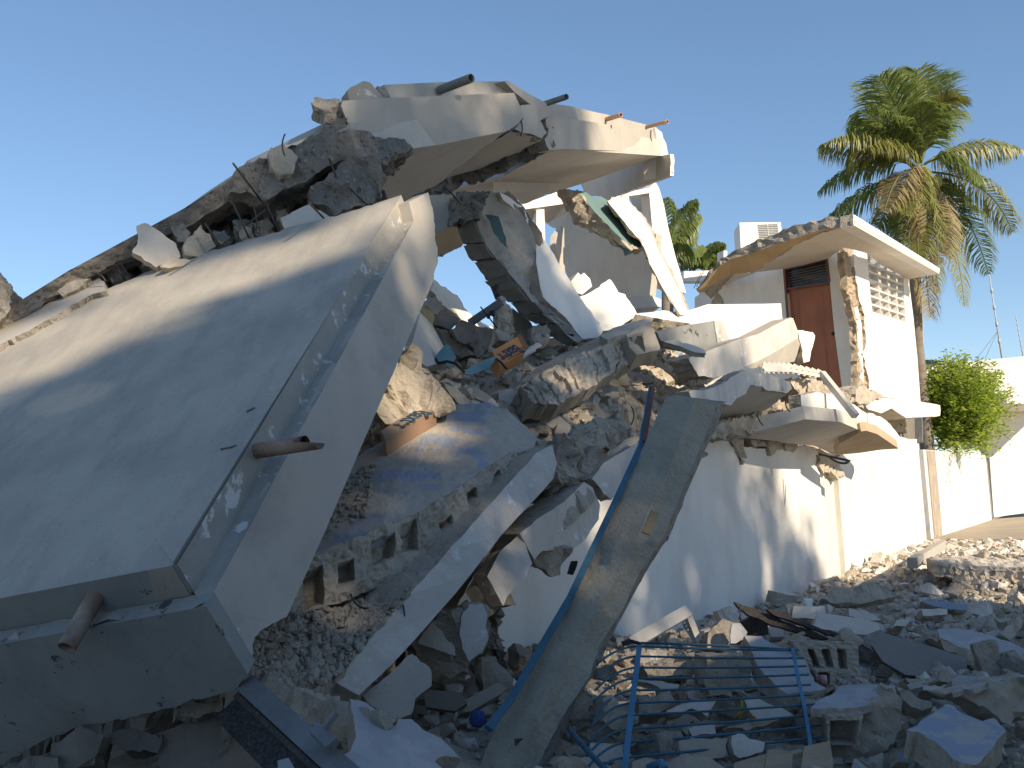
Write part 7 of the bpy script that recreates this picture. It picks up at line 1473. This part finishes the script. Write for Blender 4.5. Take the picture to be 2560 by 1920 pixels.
for kind, s0, s1, w0, w1, n, (a0, a1), lab, grp in AREAS:
    k = 0; t = 0
    if kind == 'in': s0, s1 = sL - .5, -9.5
    while k < n and t < 20000:
        t += 1
        p = SW(rs.uniform(s0, s1), rs.uniform(w0, w1)); h = h_in(p.x, p.y) if kind == 'in' else h_out(p.x, p.y); p.z = h
        if not visible_xy(p): continue
        if kind == 'out' and (h < -.34 or (toSW(p)[0] > -.6 and h < .01)): continue
        q = project(p); size = a0 + (a1 - a0) * rs.random() ** 2.2
        mm = None if q[2] < 12 else rs.choice(['plaster_warm', 'palewhite', 'mortar', 'plaster', 'palewhite'])
        place_chunk(p, size, lab, grp, m=mm); k += 1
# larger slab pieces the photograph shows on the heap
def heap_hit(x, y, lift=.06):
    v = ray(x, y); t = 6.0
    while t < 24:
        p = CAM + v * t
        s_, w_ = toSW(p)
        if w_ < -.2 and p.z < h_in(p.x, p.y) + lift: return p.y
        t += .04
    return 12.0
for i_, (q, m, tl, th, lab) in enumerate((
    ([(770, 610), (850, 600), (990, 690), (1040, 715), (1035, 740), (980, 785), (920, 740), (780, 690)], 'palewhite', (.2, -1, 1.0), .1, 'large pale plate tilted behind the top of the blue dusty panel'),
    ([(800, 700), (850, 690), (1000, 770), (985, 800), (930, 790), (830, 740)], 'mortar', (.2, -1, .5), .12, 'tan bar fragment just under the large pale plate'),
    ([(560, 590), (620, 585), (760, 670), (730, 690), (650, 660), (570, 625)], 'mortar', (.1, -1, .6), .12, 'dusty bar fragment leaning right above the blue dusty panel'),
    ([(465, 570), (540, 600), (600, 660), (640, 690), (560, 692), (500, 640)], 'mortar', (.4, -1, .5), .15, 'tan squared block sloping beside the brown boulder'),
    ([(1240, 640), (1300, 655), (1330, 700), (1378, 752), (1370, 790), (1300, 795), (1240, 760)], 'mortar', (.5, -1, .1), .2, 'upright split block standing in the middle of the heap'),
    ([(1125, 690), (1200, 650), (1300, 630), (1290, 690), (1190, 712)], 'blue', (.1, -1, 1.2), .04, 'thin blue grey plate left of the upright split block'),
    ([(1290, 600), (1350, 590), (1430, 592), (1432, 648), (1350, 668), (1290, 640)], 'palewhite', (.1, -1, .8), .14, 'pale topped slab piece above the upright split block'),
    ([(1015, 790), (1055, 725), (1090, 740), (1185, 830), (1150, 850), (1080, 830)], 'palewhite', (.1, -1, .4), .14, 'grey corner block below the large pale plate'),
    ([(1600, 490), (1660, 488), (1745, 550), (1700, 575), (1650, 560)], 'mortar', (.2, -1, .6), .12, 'tan slab end pointing down toward the grey pillar'),
    ([(1545, 430), (1600, 412), (1700, 480), (1690, 505), (1620, 490)], 'palewhite', (.2, -1, .9), .08, 'pale thin plate under the grey cement block'),
    ([(1500, 530), (1600, 512), (1632, 560), (1520, 572)], 'mortar', (.1, -1, .5), .15, 'rounded tan block above the top of the blue steel bar'),
    ([(850, 795), (990, 790), (1000, 830), (985, 862), (870, 850)], 'mortar', (.1, -1, .5), .14, 'dusty chunk at the right rim of the blue dusty panel'),
    ([(800, 590), (880, 550), (938, 518), (945, 532), (860, 600)], 'block', (.1, -1, .6), .05, 'dark edged thin slab at the left foot of the toppled block row'),
    ([(780, 530), (850, 497), (912, 520), (880, 550), (790, 560)], 'mortar', (.1, -1, .8), .1, 'flat tan stone left of the dark edged thin slab'),
    ([(1280, 565), (1340, 465), (1400, 455), (1480, 480), (1492, 580), (1400, 600), (1290, 600)], 'mortar', (.3, -1, .4), .3, 'big broken block leaning on the right end of the toppled row'),
    ([(1680, 340), (1740, 330), (1900, 380), (1915, 405), (1850, 400)], 'palewhite', (.1, -1, .7), .08, 'long pale bar shaped stone under the short dark beam'),
    ([(1560, 640), (1640, 600), (1740, 590), (1800, 640), (1700, 660), (1600, 690)], 'mortar', (.1, -1, 1.0), .12, 'flat dusty plate behind the top of the grey pillar'),
    ([(1350, 690), (1420, 680), (1430, 720), (1350, 720)], 'blue', (.1, -1, 1.0), .04, 'small blue grey chip beside the upright split block'),
)):
    cx_ = sum(p[0] for p in q) / len(q); cy_ = sum(p[1] for p in q) / len(q); (c_,) = z('A4', [(cx_, cy_)])
    S_('slab_fragment', 'A4', fpl('A4', (cx_, cy_, heap_hit(*c_) - .05), tl), q, th, (m, 'mortar'), lab, seed=700 + i_, amp=.018, res=.05, res_s=.1, amp_s=.006, rf=(m == 'mortar' and i_ % 2 == 0))
# small pieces nobody could count
def small(name, kind, s0, s1, w0, w1, n, a0, a1, mats, label, pw=2.0, dens=None, seed=0):
    r_ = random.Random(seed); bm = bmesh.new(); k = 0; t = 0
    while k < n and t < n * 30:
        t += 1
        p = SW(r_.uniform(s0, s1), r_.uniform(w0, w1)); h = h_in(p.x, p.y) if kind == 'in' else h_out(p.x, p.y); p.z = h
        if not visible_xy(p): continue
        if kind == 'out' and (h < -.42 or (toSW(p)[0] > -.5 and h < .0)): continue
        pr_ = protos[r_.randrange(len(protos))][0]; size = a0 + (a1 - a0) * r_.random() ** pw
        mt = Matrix.Translation(p + UP * size * .15) @ Matrix.Rotation(r_.uniform(0, 6.28), 4, 'Z') @ Matrix.Rotation(r_.gauss(0, .6), 4, 'X') @ Matrix.Rotation(r_.gauss(0, .5), 4, 'Y') @ Matrix.Diagonal((size, size * r_.uniform(.7, 1.3), size * r_.uniform(.7, 1.2), 1))
        mi = r_.randrange(len(mats)); vm = {}
        for v in pr_.verts: vm[v] = bm.verts.new(mt @ v.co)
        for f in pr_.faces:
            nf = bm.faces.new([vm[v] for v in f.verts]); nf.material_index = mi
        k += 1
    tag(mesh_obj(name, bm, [M[m] for m in mats]), label, 'rubble', kind='stuff')
SM = ['mortar', 'dust', 'palewhite', 'block', 'dust_grey', 'whitewash']
small('masonry_crumbs', 'in', sL - .5, -10.5, -4.2, -.22, 8500, .02, .26, SM, 'countless crumbs of masonry on the heap behind the street wall', seed=1)
small('masonry_crumbs', 'in', -11, sR - 2, -4.5, -.22, 1500, .04, .3, ['plaster_warm', 'mortar', 'palewhite'], 'countless pale crumbs on the sunlit end of the heap near the tower', seed=4)
small('masonry_crumbs', 'out', -24, -12, .05, 7.5, 8500, .015, .22, SM, 'countless crumbs of block and grit in the near street rubble', seed=2, pw=2.6)
small('masonry_crumbs', 'out', -13, 1.0, .05, 8, 5600, .03, .26, ['plaster_warm', 'mortar', 'palewhite', 'plaster', 'dust'], 'countless pale crumbs of masonry in the far street rubble', seed=3, pw=2.2)
for b_, k_ in protos: b_.free()
for b_ in hi: b_.free()
